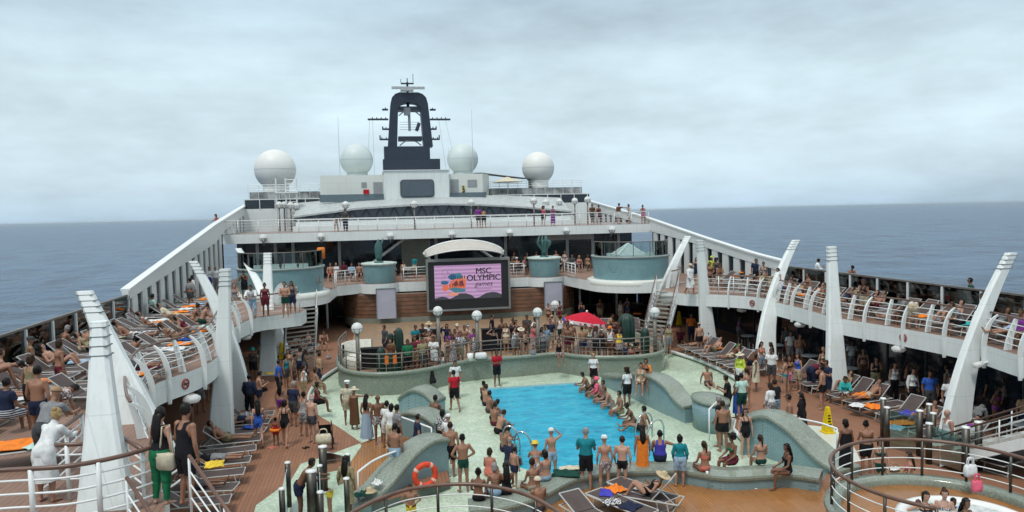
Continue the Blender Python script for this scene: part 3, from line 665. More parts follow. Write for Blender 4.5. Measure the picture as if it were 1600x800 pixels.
# mast
def mastbox(s, pts0, pts1): s.loft([pts0, pts1])
MY=78; r = thing('mast', 'tall dark navy mast with two legs joined by an arch, carrying radar bars', 'mast', (4.0,MY,12.2))
s=MB(); s.prism([(1.1,MY-1.3),(6.9,MY-1.3),(6.9,MY+1.6),(1.1,MY+1.6)],12.2,13.9); s.prism([(1.25,MY-1.2),(5.9,MY-1.2),(5.9,MY+1.4),(1.25,MY+1.4)],13.9,15.2)
s.build('base', NAVY, r)
for sg in (-1,1):
    cx=3.95; o=lambda q,d: (cx+sg*q, MY+d)
    q0,q1=2.55,1.98; w0,w1=1.35,1.1
    pts=[]; 
    for z,q in ((15.2,2.3),(17,2.14),(18.8,1.98),(19.6,1.90),(20.2,1.74),(20.55,1.4),(20.72,.95),(20.72,0)):
        pts.append((z,q))
    rings=[]; inner=[(15.2,1.36),(17,1.26),(18.8,1.16),(19.25,1.12),(19.5,.98),(19.66,.65),(19.72,.3),(19.72,0)]
    for (z,q),(zi,qi) in zip(pts,inner): rings.append([(cx+sg*q,MY-.9,z),(cx+sg*q,MY+.9,z),(cx+sg*qi,MY+.9,zi),(cx+sg*qi,MY-.9,zi)])
    s=MB(); s.loft(rings); s.build('leg', NAVY, r)
for z,h_ in ((15.3,.42),(18.35,.42)):
    s=MB(); s.box(2.75,5.15,MY-.7,MY+.7,z+.55,z+.55+h_); s.tube(crom([(2.85,MY-.8,z),(3.4,MY-.8,z+.42),(3.95,MY-.8,z+.52),(4.5,MY-.8,z+.42),(5.05,MY-.8,z)],4),.06,6); s.build('cross_beam', NAVY, r)
s=MB()
for z in (16.95,17.2,17.45,17.7): s.tube([(2.9,MY-.75,z),(5.0,MY-.75,z)],.02,4)
s.build('inner_rail', plain('mid_grey_metal', (.2,.22,.24), .5), r); MG=bpy.data.materials['mid_grey_metal']
s=MB(); s.tube([(3.9,MY-.8,16.8),(3.9,MY-.8,18.4)],.13,8); s.obox((3.7,MY-.9,18.75),.28,.2,.38,.4); s.build('camera_head', MG, r)
s=MB(); s.tube([(4.6,MY-.8,16.8),(4.9,MY-.8,17.6)],.2,6); s.build('satellite_dish', NAVY, r)
s=MB(); s.tube([(3.85,MY,19.1),(3.85,MY,21.9)],.16,8,r2=.10); s.box(3.2,4.5,MY-.2,MY+.2,21.7,21.8); s.tube([(3.2,MY,21.8),(3.2,MY,22.2)],.03,5); s.tube([(4.45,MY,21.8),(4.45,MY,22.75)],.03,5); s.tube([(3.85,MY,21.9),(3.85,MY,22.3)],.05,5); s.build('pole', NAVY, r)
s=MB(); s.box(2.2,5.55,MY-1.2,MY-1.02,21.0,21.25); s.box(3.1,4.4,MY-1.3,MY-.6,20.82,21.05); s.build('radar_bar', plain('pale_radar', (.42,.45,.45), .5), r)
for sg in (-1,1):
    for z,l,hh in ((19.0,.6,.12),(18.0,2.1,.14),(17.0,.6,.2),(15.95,.9,.35),(13.9+.1,.0,0)):
        if l==0: continue
        x0=3.95+sg*2.15; s=MB(); x1=x0+sg*l; s.box(min(x0,x1),max(x0,x1),MY-.25,MY+.25,z,z+.14)
        if hh>.18: s.tube([(x1,MY,z),(x1,MY,z+hh+.15)],.07,5)
        for k in range(int(l/.45)): s.tube([(x0+sg*(k+.6)*.45,MY,z),(x0+sg*(k+.6)*.45,MY,z+.3)],.05,5)
        s.build('yardarm', NAVY, r)
s=MB()
for x0,z0,x1,z1 in ((.2,18.0,.2,12.2),(-.1,18,-.5,12.2),(7.7,18,8.6,12.2),(7.0,18,7.5,12.2)): s.tube([(x0,MY,z0),(x1,MY-2,z1)],.012,4)
s.build('halyard', MG, r)
for i,(x,z0,z1,lab) in enumerate(((-3.0,11.9,17.6,'thin whip antenna beside the left pale green radome'),(7.3,12.2,14.6,'short grey antenna post between mast and right green radome'),(9.6,12.2,18.2,'tall thin whip antenna at the right pale green radome'))):
    s=MB(); s.tube([(x,71.5,z0),(x,71.5,z1)],.035,5,r2=.012); tag(s.build('whip_antenna', GREYW, origin=(x,71.5,z0)),lab,'antenna')

# lamps of the upper deck: short globe lamps on posts, and half-round wall lamps on the slab's edge
def globe_lamp(lab, base, h, rad, postm=None, pr=.07, group='globe lamps', cluster=False):
    r = thing('globe_lamp', lab, 'lamp', base, group); b_=Vector(base)
    s=MB(); s.tube([b_, b_+Vector((0,0,h-rad*1.05))],pr,10); s.build('post', postm or STEELD, r, True)
    s=MB(); s.sphere(b_+Vector((0,0,h)),rad,24,16); s.build('globe', GLOBE, r, True)
    s=MB(); s.lathe([(pr*1.1,h-rad*1.25),(rad*.75,h-rad*.78),(rad*.9,h-rad*.52),(rad*1.01,h-rad*.15)],b_,16); s2=MB()
    for k in range(6):
        a=k*math.pi/3; s2.tube([b_+Vector((math.cos(a)*rad*q,math.sin(a)*rad*q,h+z*rad)) for q,z in ((.12,-1.1),(.72,-.76),(.98,-.3),(1.03,-.02))],.018,4)
    s2.tube([b_+Vector((math.cos(a)*rad*1.03,math.sin(a)*rad*1.03,h-.02*rad)) for a in np.linspace(0,2*math.pi,17)[:-1]],.015,4,closed=True)
    s2.build('cage', MG, r)
for px,py,Y,lab in ((540,320,61,'globe lamp on the upper deck near the man in jeans'),(647,319,61,'globe lamp on the upper deck in front of the big dark window'),(736,317,61,'globe lamp on the upper deck beside the couple at the rail'),(834,314,61,'globe lamp on the upper deck beside the woman in the purple dress'),
    (436,320,66,'leftmost globe lamp of the cluster by the ladder frame'),(444,320,66.4,'second globe lamp of the cluster by the ladder frame'),(454,321,66,'third globe lamp of the cluster by the ladder frame'),(462,322,66.3,'fourth globe lamp of the cluster by the ladder frame'),
    (853,316,66,'small globe lamp by the right terrace, leftmost of three'),(874,315,66,'small globe lamp by the right terrace, middle of three'),(898,314,65,'small globe lamp by the right terrace, third of three'),(918,312,62.5,'globe lamp near the sloping wall on the upper deck right side')):
    p=atY(px,py,Y); globe_lamp(lab,(p.x,Y,7.0),p.z-7.0,.29,pr=.06)
for i,px in enumerate((412,502,610,706,796,884,955)):
    p=atY(px,[372,370,369,367,364,361,359][i],58.9); r=thing('wall_lamp','half round lamp on the upper deck edge, %s of seven from the left'%ORD[i],'lamp',(p.x,58.95,p.z-.25),'wall lamps along the upper deck edge')
    s=MB(); s.lathe([(.01,.30),(.15,.27),(.26,.17),(.30,.02)],(p.x,58.68,p.z),16); s.build('shade', GLOBE, r, True); s=MB()
    for a in range(6): s.tube([(p.x+.29*math.cos(a*1.047),58.68+.29*math.sin(a*1.047),p.z+.02),(p.x+.2*math.cos(a*1.047),58.68+.2*math.sin(a*1.047),p.z-.2),(p.x,58.68,p.z-.32)],.022,4)
    s.tube([(p.x,58.68,p.z-.32),(p.x,58.98,p.z-.5)],.05,5); s.build('bracket', MG, r)

# ================================================================ STAGE END: wood wall, screen, canopy, banners, planters, drums
ISL=[tuple(p) for p in crom([(-1.8,42.5),(-2.1,39.5),(-1.75,36.6),(-.6,35.15),(.9,34.85),(2.4,35.4),(3.8,36.4),(5.4,36.9),(7.2,37.0),(8.8,37.3)],5)][:-1]+[tuple(p) for p in crom([(9.3,37.35),(10.1,36.3),(11.4,35.6),(12.8,35.35),(14.0,35.7),(14.9,36.7),(15.4,38.6),(15.3,42.5)],5)]
ISLF=ISL+[(15.0,46),(13.9,50),(13.9,54.2),(-1.4,54.2),(-1.6,46)]
r=thing('island_platform','raised island with grey green mosaic wall behind the pool','platform',(6.5,42,-.25))
s=MB(); n=len(ISLF); s.add([(x,y,-.26) for x,y in ISLF]+[(x,y,.45) for x,y in ISLF],[(j,(j+1)%n,n+(j+1)%n,n+j) for j in range(n)]); s.loft([[(x,y,.44),(x,y,.78),(x+(.12 if x<0 else -.12 if x>14 else 0),y+.16,.78),(x+(.12 if x<0 else -.12 if x>14 else 0),y+.16,.44)] for x,y in ISL]); s.build('mosaic_wall',MOSG,r)
s=MB(); s.tube([(x,y,.76) for x,y in ISL],.11,8); s.build('rounded_coping',MOSG,r,True)
o=fillpoly('platform_floor',ISLF,[],.45,STAGE,None); o.parent=r; o.location=-r.location
# rail of the island
rl=[(x+(.05 if x<0 else 0)-(.05 if x>14 else 0),y+.08,.84) for x,y in ISL]
railing('bronze railing along the rim of the island behind the pool, its left half',rl[:28],.85,3,1.1,hand=STEELD,railm=STEELD,postm=STEELD,rr=.016)
railing('bronze railing along the rim of the island behind the pool, its right half',rl[46:],.85,3,1.1,hand=STEELD,railm=STEELD,postm=STEELD,rr=.016)
railing('bronze railing along the straight middle rim of the island behind the pool',rl[28:46],.85,3,1.1,hand=STEELD,railm=STEELD,postm=STEELD,rr=.016)
r=thing('wood_wall','curved reddish wooden slat wall behind the stage under the rear balcony','wall',(6.5,54.6,.5))
wp=[tuple(p) for p in crom([(-2.5,57.0),(-2.1,55.2),(-1.1,54.15),(.6,53.9),(3,53.85),(6.5,53.85),(10,53.85),(12.4,53.9),(14,54.15),(15.0,55.2),(15.4,57.0)],5)]
WOODW=planks('red_brown_slats',(.115,.052,.032),(.15,.07,.042),(.05,.025,.015),.3,'X',.45)
for i in range(6):
    z0=.80+i*.29
    s=MB(); rings=[[(x,y-.04,z0),(x,y+.06,z0),(x,y+.06,z0+.225),(x,y-.04,z0+.225)] for x,y in wp]; s.loft(rings); s.build('board',plain('red_brown_board',(.235,.115,.066),.45,var=.35,scale=2) if 'red_brown_board' not in bpy.data.materials else bpy.data.materials['red_brown_board'],r)
s=MB(); s.loft([[(x,y+.03,.2),(x,y+.1,.2),(x,y+.1,2.54),(x,y+.03,2.54)] for x,y in wp]); s.build('backing',plain('tan_backing',(.36,.28,.22),.6),r)
s=MB(); s.loft([[(x,y-.16,.30),(x,y+.02,.30),(x,y+.02,.79),(x,y-.16,.79)] for x,y in wp]); s.build('plinth',plain('grey_green_plinth',(.22,.24,.20),.6),r)
for x0,x1,lab in ((.02,1.32,'tall blank lilac grey banner left of the big screen'),(12.3,13.6,'tall blank lilac grey banner right of the big screen')):
    r=thing('banner',lab,'banner',((x0+x1)/2,53.3,.81)); s=MB(); s.box(x0,x1,53.28,53.34,.82,2.95); s.build('sheet',plain('lilac_grey_sheet',(.42,.44,.53),.5,var=.12,scale=1),r)
    s=MB(); s.box(x0-.06,x0,53.25,53.37,.81,2.95); s.box(x1,x1+.06,53.25,53.37,.81,2.95); s.box(x0-.06,x1+.06,53.25,53.37,2.95,3.01); s.build('frame',MG,r)
# screen
SY=53.0; r=thing('video_screen','big outdoor video screen showing the pink games announcement','screen',(6.55,SY,1.3))
x0,x1,z0,z1=3.68,9.5,1.33,4.78
s=MB(); s.box(x0,x1,SY,SY+.5,z0,z1); s.build('casing',plain('black_casing',(.015,.017,.02),.4),r)
s=MB(); fw=.13
for a in ((x0-fw,x1+fw,z1,z1+fw+.05),(x0-fw,x1+fw,z0-fw,z0),(x0-fw,x0,z0,z1),(x1,x1+fw,z0,z1)): s.box(a[0],a[1],SY-.12,SY+.4,a[2],a[3])
s.build('bezel',plain('grey_bezel',(.20,.22,.215),.4),r)
px0,px1,pz0,pz1=4.12,8.98,2.02,4.50
m,t,b=newmat('lit_pink_picture'); co=objco(t); wv=t.nodes.new('ShaderNodeTexWave'); wv.bands_direction='Z'; wv.inputs['Scale'].default_value=1.15; wv.inputs['Distortion'].default_value=2.2; wv.inputs['Detail'].default_value=2; wv.inputs['Detail Scale'].default_value=.7; lk(t,co,wv.inputs['Vector'])
b.inputs['Base Color'].default_value=(.02,.02,.02,1); lk(t,mixc(t,wv.outputs['Fac'],(.50,.31,.50),(.33,.19,.36)),b.inputs['Emission Color']); b.inputs['Emission Strength'].default_value=.8
pic=MB(); pic.box(px0,px1,SY-.03,SY-.002,pz0,pz1); pic=pic.build('picture',m,r)
def scr(name,pts,col,y): # flat lit shape on the picture, in picture units 0..1
    P=[(px0+(px1-px0)*u,pz0+(pz1-pz0)*v) for u,v in pts]; key='lit_'+name; mt=bpy.data.materials.get(key) or emit(key,col,.8)
    s=MB(); ycard(P,y-.006,y,s); sub(s,name,mt,pic,r)
def ell(u,v,a,b_,n=18,a0=0,a1=360): return [(u+a*math.cos(R_(a0+(a1-a0)*i/n)),v+b_*math.sin(R_(a0+(a1-a0)*i/n))) for i in range(n)]
scr('dark_hills',[(0,0),(1,0),(1,.10),(.93,.16),(.86,.18),(.76,.15),(.66,.04),(.6,.02),(.54,.12),(.46,.17),(.36,.17),(.28,.07),(.22,.03),(.16,.08),(.1,.10),(0,.05)],(.035,.04,.05),SY-.036)
for nm,pts,col,y in (('blue_shape',ell(.31,.66,.11,.10),(.02,.10,.20),SY-.036),('blue_shape',ell(.15,.50,.06,.055),(.03,.14,.28),SY-.037),('orange_shape',[(.22,.48),(.3,.6),(.47,.62),(.46,.34),(.3,.26),(.2,.3)],(.62,.14,.07),SY-.043),
    ('orange_shape',[(.11,.3),(.12,.44),(.19,.44),(.21,.3),(.15,.24)],(.6,.15,.09),SY-.044),('rose_shape',[(.17,.17),(.28,.22),(.36,.2),(.34,.12),(.22,.11)],(.62,.25,.18),SY-.045),('teal_shape',[(.2,.32),(.3,.36),(.46,.30),(.45,.22),(.3,.2)],(.05,.17,.22),SY-.050),('teal_shape',[(.3,.74),(.35,.78),(.4,.76),(.4,.6),(.32,.6)],(.04,.16,.22),SY-.051),
    ('dark_shape',[(.26,.44),(.33,.56),(.36,.42),(.3,.38)],(.1,.03,.03),SY-.056),('dark_shape',[(.36,.52),(.42,.56),(.43,.4),(.38,.38)],(.12,.04,.03),SY-.056),('rose_shape',ell(.44,.62,.03,.045),(.6,.2,.12),SY-.057)):
    scr(nm,pts,col,y)
for k,(u,v,a) in enumerate(((.16,.78,.05),(.23,.80,.04),(.13,.62,.03),(.27,.50,.025),(.40,.50,.03))): scr('ink_ring',ell(u,v,a,a*1.7)+ell(u,v,a*.9,a*1.5)[::-1],(.20,.10,.20),SY-.060-.0005*k)
for k in range(7): scr('navy_bar',[(.24+.033*k,.60),(.255+.033*k,.60),(.252+.033*k,.70),(.243+.033*k,.70)],(.015,.03,.06),SY-.0645); scr('rust_bar',[(.22+.034*k,.36),(.236+.034*k,.36),(.233+.034*k,.47),(.224+.034*k,.47)],(.28,.04,.02),SY-.0655)
for k in range(3): scr('faint_line',[(.60+.02*k,.285-.035*k),(.86-.03*k,.285-.035*k),(.86-.03*k,.272-.035*k),(.60+.02*k,.272-.035*k)],(.25,.13,.26),SY-.0670)
def lettering(txt,u,v,size,shear=0,bold=.012):
    c=bpy.data.curves.new('lettering','FONT'); c.body=txt; c.size=size; c.align_x='CENTER'; c.align_y='CENTER'; c.offset=0; c.extrude=.004; c.shear=shear
    o=bpy.data.objects.new('lettering',c); COL.objects.link(o); dg=bpy.context.evaluated_depsgraph_get(); me=bpy.data.meshes.new_from_object(o.evaluated_get(dg)); bpy.data.objects.remove(o)
    o=bpy.data.objects.new('lettering',me); COL.objects.link(o); me.materials.clear(); me.materials.append(bpy.data.materials.get('lit_ink') or emit('lit_ink',(.02,.018,.028),.6))
    if bold>.004:                                            # heavier strokes: the same letters again, a hair to the side
        bm=bmesh.new(); bm.from_mesh(me)
        for dx,dz in ((.016,.0012),(-.016,.0024),(.0,.0036)):
            g=bmesh.ops.duplicate(bm,geom=[f for f in bm.faces if f.index>=0][:len(me.polygons)]); vs=[e for e in g['geom'] if isinstance(e,bmesh.types.BMVert)]; bmesh.ops.translate(bm,verts=vs,vec=(dx,.012 if dx==0 else 0,dz)); bm.faces.index_update()
        bm.to_mesh(me); bm.free()
    X=px0+(px1-px0)*u; Z=pz0+(pz1-pz0)*v; me.transform(Matrix.Translation(Vector((X,SY-.04,Z))-r.location)@Matrix.Rotation(math.pi/2,4,'X')); o.parent=pic
lettering("MSC",.735,.80,.60,0,.005); lettering("OLYMPIC",.735,.605,.60,0,.005); lettering('games',.73,.43,.52,.35,.003)
# shell canopy above the screen
r=thing('shell_canopy','cream shell shaped canopy arching over the big screen','canopy',(6.5,53.6,4.9))
N=26; us=np.linspace(-1,1,N); sh=[]
for u in us:
    X=6.45+3.0*u; g=max(1-u*u,0); zt=5.32+.92*g**.7; yb=54.3-.25*g; yf=53.2-1.25*g**.8; zf=5.14+.50*g**.8; k=.93
    sh.append([(X,yb,zt),(X*.98+.13,yb+.10,zt+.05),(X*.98+.13,yb+.12,zt-.06),(6.45+(X-6.45)*k,yf+.05,zf-.05),(6.45+(X-6.45)*k,yf,zf),(6.45+(X-6.45)*.97,(yf*.55+yb*.45),zf*.55+zt*.45-.10)])
s=MB(); s.loft(sh); s.build('shell',plain('cream_shell',(.47,.44,.39),.5,var=.1),r,True)
s=MB(); s.tube([q[0] for q in sh],.07,8); s.tube([q[4] for q in sh],.045,8); s.build('rim_tube',WHITE2,r,True)
s=MB()
for sg in (-1,1): s.tube([(6.45+sg*2.95,54.25,5.34),(6.45+sg*2.55,53.4,4.93)],.06,6); s.tube([(6.45+sg*2.7,53.3,5.15),(6.45+sg*2.55,53.3,4.93)],.05,6)
s.build('strut',WHITE2,r)
# fountain planters with bronze sculptures
for c,lab,lab2,sc in (((.25,54.8),'teal tiled fountain tub on the rear balcony left of the big screen','tall slim verdigris fish sculpture standing in the left fountain tub',0),((12.65,54.8),'teal tiled fountain tub on the rear balcony right of the big screen','verdigris open seaweed sculpture standing in the right fountain tub',1)):
    r=thing('fountain_tub',lab,'fountain',(c[0],c[1],3.3)); s=MB(); s.lathe([(1.08,3.31),(1.14,3.6),(1.22,4.62)],(c[0],c[1],0),36); s.build('tiled_wall',TEALD,r,True)
    s=MB(); s.lathe([(1.24,4.6),(1.31,4.66),(1.31,4.76),(1.05,4.80),(1.0,4.72),(.01,4.70)],(c[0],c[1],0),36); s.build('rim',plain('pale_green_rim',(.48,.58,.54),.4),r,True)
    s=MB(); z=4.74
    s.lathe([(.34,z),(.34,z+.1),(.2,z+.14)],(c[0],c[1],0),14)
    if sc==0:
        s.loft([[(c[0]+a*math.cos(q),c[1]+.55*a*math.sin(q),zz) for q in np.linspace(0,2*math.pi,11)[:-1]] for a,zz in ((.14,z+.1),(.25,z+.5),(.30,z+.95),(.26,z+1.3),(.12,z+1.55),(.03,z+1.75))])
        s.loft([[(c[0]+x+a*math.cos(q),c[1]+.3*a*math.sin(q),zz) for q in np.linspace(0,2*math.pi,9)[:-1]] for x,a,zz in ((.1,.08,z+1.2),(.24,.10,z+1.45),(.36,.03,z+1.8))])
    else:
        for k in range(9):
            a=k*.7; q=.16+.13*(k%3); s.loft([[(c[0]+math.cos(a)*rr+w_*math.cos(t_),c[1]+.6*math.sin(a)*rr+w_*.5*math.sin(t_),zz) for t_ in np.linspace(0,2*math.pi,8)[:-1]] for rr,w_,zz in ((.08,.1,z+.1),(.14,.11,z+.55),(q+.08,.12,z+.95),(q+.12,.10,z+1.2),(q*.9,.03,z+1.35+.3*(k%2)))])
    tag(s.build('sculpture',VERD,smooth=True,origin=(c[0],c[1],z)),lab2,'sculpture')
for c,lab in ((DLC,'large teal tiled hot tub drum on the left end of the rear balcony'),(DRC,'large teal tiled hot tub drum on the right end of the rear balcony')):
    r=thing('tub_drum',lab,'hot tub',(c[0],c[1],3.3)); s=MB(); s.lathe([(2.6,3.44),(2.66,3.9),(2.7,4.92)],(c[0],c[1],0),56); s.build('tiled_wall',TEALD,r,True)
    s=MB(); s.lathe([(2.72,4.90),(2.78,4.95),(2.78,5.03),(2.2,5.05),(2.15,4.9),(.01,4.86)],(c[0],c[1],0),56); s.build('rim',plain('grey_green_rim',(.27,.34,.33),.4) if 'grey_green_rim' not in bpy.data.materials else bpy.data.materials['grey_green_rim'],r,True)
    for k in range(7):
        a0=R_(178+k*26); a1=R_(178+(k+1)*26-1.5); s=MB(); s.lathe([(2.62,5.06),(2.62,6.0),(2.60,6.0),(2.60,5.06)],(c[0],c[1],0),6,a0=a0,a1=a1); s.build('glass_panel',GLASS,r)
    s=MB(); s.tube([(c[0]+2.61*math.cos(a),c[1]+2.61*math.sin(a),6.03) for a in np.linspace(R_(178),R_(360),30)],.035,6); s.build('handrail',STEELD,r,True)
    for k in range(0,8):
        a=R_(178+k*26-.8); s=MB(); s.tube([(c[0]+2.61*math.cos(a),c[1]+2.61*math.sin(a),5.04),(c[0]+2.61*math.cos(a),c[1]+2.61*math.sin(a),6.02)],.03,6); s.build('post',STEELD,r)
r=thing('skylight','small white pyramid skylight inside the right tub drum','skylight',(17.0,49.6,4.9)); s=MB(); s.loft([[(17.5-q,49.6-q*.7,z),(17.5+q,49.6-q*.7,z),(17.5+q,49.6+q*.7,z),(17.5-q,49.6+q*.7,z)] for q,z in ((.95,5.06),(.04,5.80))]); s.build('glass_faces',plain('pale_glass_faces',(.5,.56,.56),.2),r); s=MB()
for a,b_ in ((-1,-1),(1,-1),(1,1),(-1,1)): s.tube([(17.5+a*.96,49.6+b_*.67,5.08),(17.5,49.6,5.83)],.07,5)
s.build('ribs',WHITE2,r)

# ================================================================ POOL LEVEL WALLS
def wave_wall(lab, path, thick, zb=-.25, name='wave_wall', over=.07, n=8, topm=None):
    """path: (x, y, top z) points along its centre line"""
    P=[Vector(p) for p in crom(path,n)]; k=len(P); r=thing(name,lab,'wall',(P[k//2].x,P[k//2].y,zb))
    L,Rr=[],[]
    for i,p in enumerate(P):
        t_=(P[min(i+1,k-1)]-P[max(i-1,0)]); t_.z=0; t_.normalize(); nn=Vector((-t_.y,t_.x,0)); L.append(p+nn*thick/2); Rr.append(p-nn*thick/2)
    s=MB(); s.loft([[(a.x,a.y,zb),(b_.x,b_.y,zb),(b_.x,b_.y,b_.z-.06),(a.x,a.y,a.z-.06)] for a,b_ in zip(L,Rr)]); s.build('tiled_face',TEAL,r)
    s=MB(); rings=[]
    for i in range(k):
        d=(Rr[i]-L[i]).normalized()*over; a,b_=L[i]-d,Rr[i]+d; m_=.04
        rings.append([(a.x,a.y,a.z-.13),(b_.x,b_.y,b_.z-.13),(b_.x+d.x*.3,b_.y+d.y*.3,b_.z-.06),(b_.x,b_.y,b_.z),((a.x+b_.x)/2,(a.y+b_.y)/2,a.z+m_),(a.x,a.y,a.z),(a.x-d.x*.3,a.y-d.y*.3,a.z-.06)])
    s.loft(rings); s.build('mosaic_top',topm or MOSG,r,False); return r
def wp_(l): # (px, py of the wall's foot, height of its top above z 0)
    return [(*tuple(at(x,y,-.25))[:2],h) for x,y,h in l]
WA=wave_wall('tall wave shaped teal wall with the orange lifebuoy',wp_([(692,742,1.05),(672,748,1.12),(645,758,.98),(615,772,.62),(585,790,.30),(550,806,.12),(500,830,.06)]),.72)
wave_wall('middle wave shaped teal wall at the left pool entry',wp_([(690,697,.72),(672,694,.95),(652,690,.98),(634,686,.80),(620,680,.45)]),.8)
wave_wall('farthest wave shaped teal wall at the left pool entry',wp_([(688,652,.50),(672,650,.85),(655,648,.95),(640,646,.72),(632,645,.5)]),.8)
wave_wall('long wave shaped teal wall right of the pool with a hump in its middle',wp_([(950,600,.28),(975,612,.52),(1000,622,.92),(1025,634,1.12),(1048,645,1.0),(1065,652,.62),(1082,660,.42)]),.7)
p=at(1110,668,-.25); r=thing('wall_pillar','rounded teal tiled pillar at the end of the right wave wall','pillar',(p.x,p.y,-.25))
s=MB(); el=[(p.x+.62*math.cos(a),p.y+.95*math.sin(a)) for a in np.linspace(0,2*math.pi,21)[:-1]]; s.loft([[(x,y,z) for x,y in el] for z in (-.25,.86)]); s.build('tiled_face',TEAL,r,True)
s=MB(); s.loft([[(p.x+(x-p.x)*q,p.y+(y-p.y)*q,z) for x,y in el] for q,z in ((1.06,.80),(1.09,.87),(1.04,.93),(.6,1.02),(.2,1.05))]); s.build('mosaic_top',MOSG,r,True)
wave_wall('nearest wave shaped teal wall on the right sloping down towards the round hot tub',wp_([(1158,704,.75),(1180,706,1.10),(1210,712,1.22),(1240,722,1.02),(1270,732,.62),(1300,744,.30),(1330,756,.2)]),.85)
wave_wall('long low curved bench wall with mosaic seat along the near pool edge',[(*tuple(at(x,y,.42))[:2],.42) for x,y in ((733,788),(767,785),(800,778),(835,766),(875,746),(905,737),(950,731),(1010,728),(1069,728),(1130,737),(1180,735),(1230,733),(1283,740))],.75,name='bench_wall',over=.05)
# handrails lying on the wave walls
for lab,pts,z in (('thin white handrail on the middle wave wall',((622,650),(650,660),(674,669)),1.0),('thin curved white handrail beside the tall wave wall',((559,738),(580,722),(600,712),(622,704)),.95),('thin white handrail on the nearest right wave wall',((1237,652),(1262,657),(1285,662),(1308,670)),1.0),('short white handrail by the teal pillar',((1108,640),(1122,626)),1.2)):
    P=[at(x,y,z) for x,y in pts]; s=MB(); s.tube(crom(P,4),.035,8); s.tube([P[0],(P[0].x,P[0].y,.1)],.025,6); s.tube([P[-1],(P[-1].x,P[-1].y,.3)],.025,6); tag(s.build('handrail',WHITE2,smooth=True,origin=(P[0].x,P[0].y,.1)),lab,'handrail')
# lifebuoy
cb=at(664,742,.45); dv=(CAM0-cb); 
a0=Vector(WA.children[0].data.vertices[0].co); 
r=thing('lifebuoy','orange lifebuoy with white bands hanging on the tall wave wall','lifebuoy',cb)
nrm=Vector((.25,-1,0)).normalized(); sx=Vector((0,0,1)).cross(nrm).normalized()*-1; cc=cb+nrm*.02
s=MB(); s.tube([cc+sx*.32*math.cos(a)+Vector((0,0,1))*.32*math.sin(a) for a in np.linspace(0,2*math.pi,33)[:-1]],.085,10,closed=True); s.build('ring',fab((.70,.07,.03),.5),r,True)
for k in range(4):
    a=k*math.pi/2+.6; s=MB(); s.tube([cc+sx*.32*math.cos(q)+Vector((0,0,1))*.32*math.sin(q) for q in np.linspace(a-.13,a+.13,5)],.089,10); s.build('band',fab((.7,.45,.38)),r,True)
# pool ladders
for lab,q in (('steel pool ladder rails on the left near corner of the pool',((786,706),(805,716))),('steel pool ladder rails on the right near corner of the pool',((1019,682),(1037,694)))):
    r=thing('pool_ladder',lab,'ladder',at(*q[0],-.25))
    for (x,y) in q:
        b_=at(x,y,-.25); e=b_+Vector((.55 if x<900 else -.75,-.25,0)); s=MB(); s.tube(crom([b_,b_+Vector((0,0,.65)),b_.lerp(e,.25)+Vector((0,0,.92)),b_.lerp(e,.7)+Vector((0,0,.85)),e+Vector((0,0,.4)),e+Vector((0,0,-.15))],5),.03,8); s.build('rail',plain('shiny_steel',(.6,.63,.63),.15,1.0) if 'shiny_steel' not in bpy.data.materials else bpy.data.materials['shiny_steel'],r,True)

# island globe lamps
for px,py,rad,q,lab in ((561,514,.27,(560,580),'white globe lamp on a post at the left end of the island, beside the cacti'),(687,487,.25,(687,562),'white globe lamp on the island directly below the screen'),(748,494,.26,(748,561),'white globe lamp on the island behind the man in red'),(843,489,.25,(843,553),'white globe lamp on the island before the right banner'),(869,477,.25,None,'white globe lamp by the right end of the wooden wall'),(1027,489,.27,(1027,549),'white globe lamp at the right end of the island by the stairs')):
    if q: b_=at(*q,.8)
    else: b_=Vector((atY(869,477,43).x,43,.8))
    t_=atY(px,py,b_.y); globe_lamp(lab,(b_.x,b_.y+.3,.45),t_.z-.45,rad,pr=.10 if q else .05)
# cactus sculptures
def cactus(lab,b_,parts):
    r=thing('cactus_sculpture',lab,'sculpture',b_,'cactus sculptures on the island')
    for (dx,w_,z0,z1) in parts:
        s=MB(); rings=[]; 
        for q,sc in ((0,.8),(.1,1),(.5,1.02),(.85,.95),(.95,.7),(1,.25)):
            z=z0+(z1-z0)*q; rings.append([(b_[0]+dx+(w_*sc*(1+.16*math.cos(8*a)))*math.cos(a),b_[1]+(w_*sc*(1+.16*math.cos(8*a)))*math.sin(a),b_[2]+z) for a in np.linspace(0,2*math.pi,33)[:-1]])
        s.loft(rings); s.build('column',CACT,r,True)
cactus('tallest dark green cactus sculpture near the left end of the island',at(625,583,.45),((0,.20,0,2.25),(-.42,.13,1.5,2.0),(.45,.14,.5,1.5)))
cactus('short dark green cactus sculpture with rounded top beside the tall one',at(596,586,.45),((0,.19,0,1.35),))
cactus('small dark green cactus sculpture with orange tags between two larger ones',at(611,586,.45),((0,.14,0,1.15),))
cactus('big dark green cactus sculpture on the right of the island behind the bathers',at(979,552,.45),((0,.42,0,2.15),(-.55,.28,0,1.2)))
cactus('slim dark green cactus sculpture at the right end of the island',at(1008,555,.45),((0,.22,0,1.45),))
for i,(x,y) in enumerate(((604,563),(617,562))):
    p=atY(x,y,35.3); s=MB(); s.box(p.x-.09,p.x+.09,p.y-.02,p.y+.02,p.z-.2,p.z+.2); tag(s.build('orange_flag',fab((.85,.20,.03)),origin=(p.x,p.y,p.z-.2)),('small orange flag hung between the cacti, left one' if i==0 else 'small orange flag hung between the cacti, right one'),'flag')
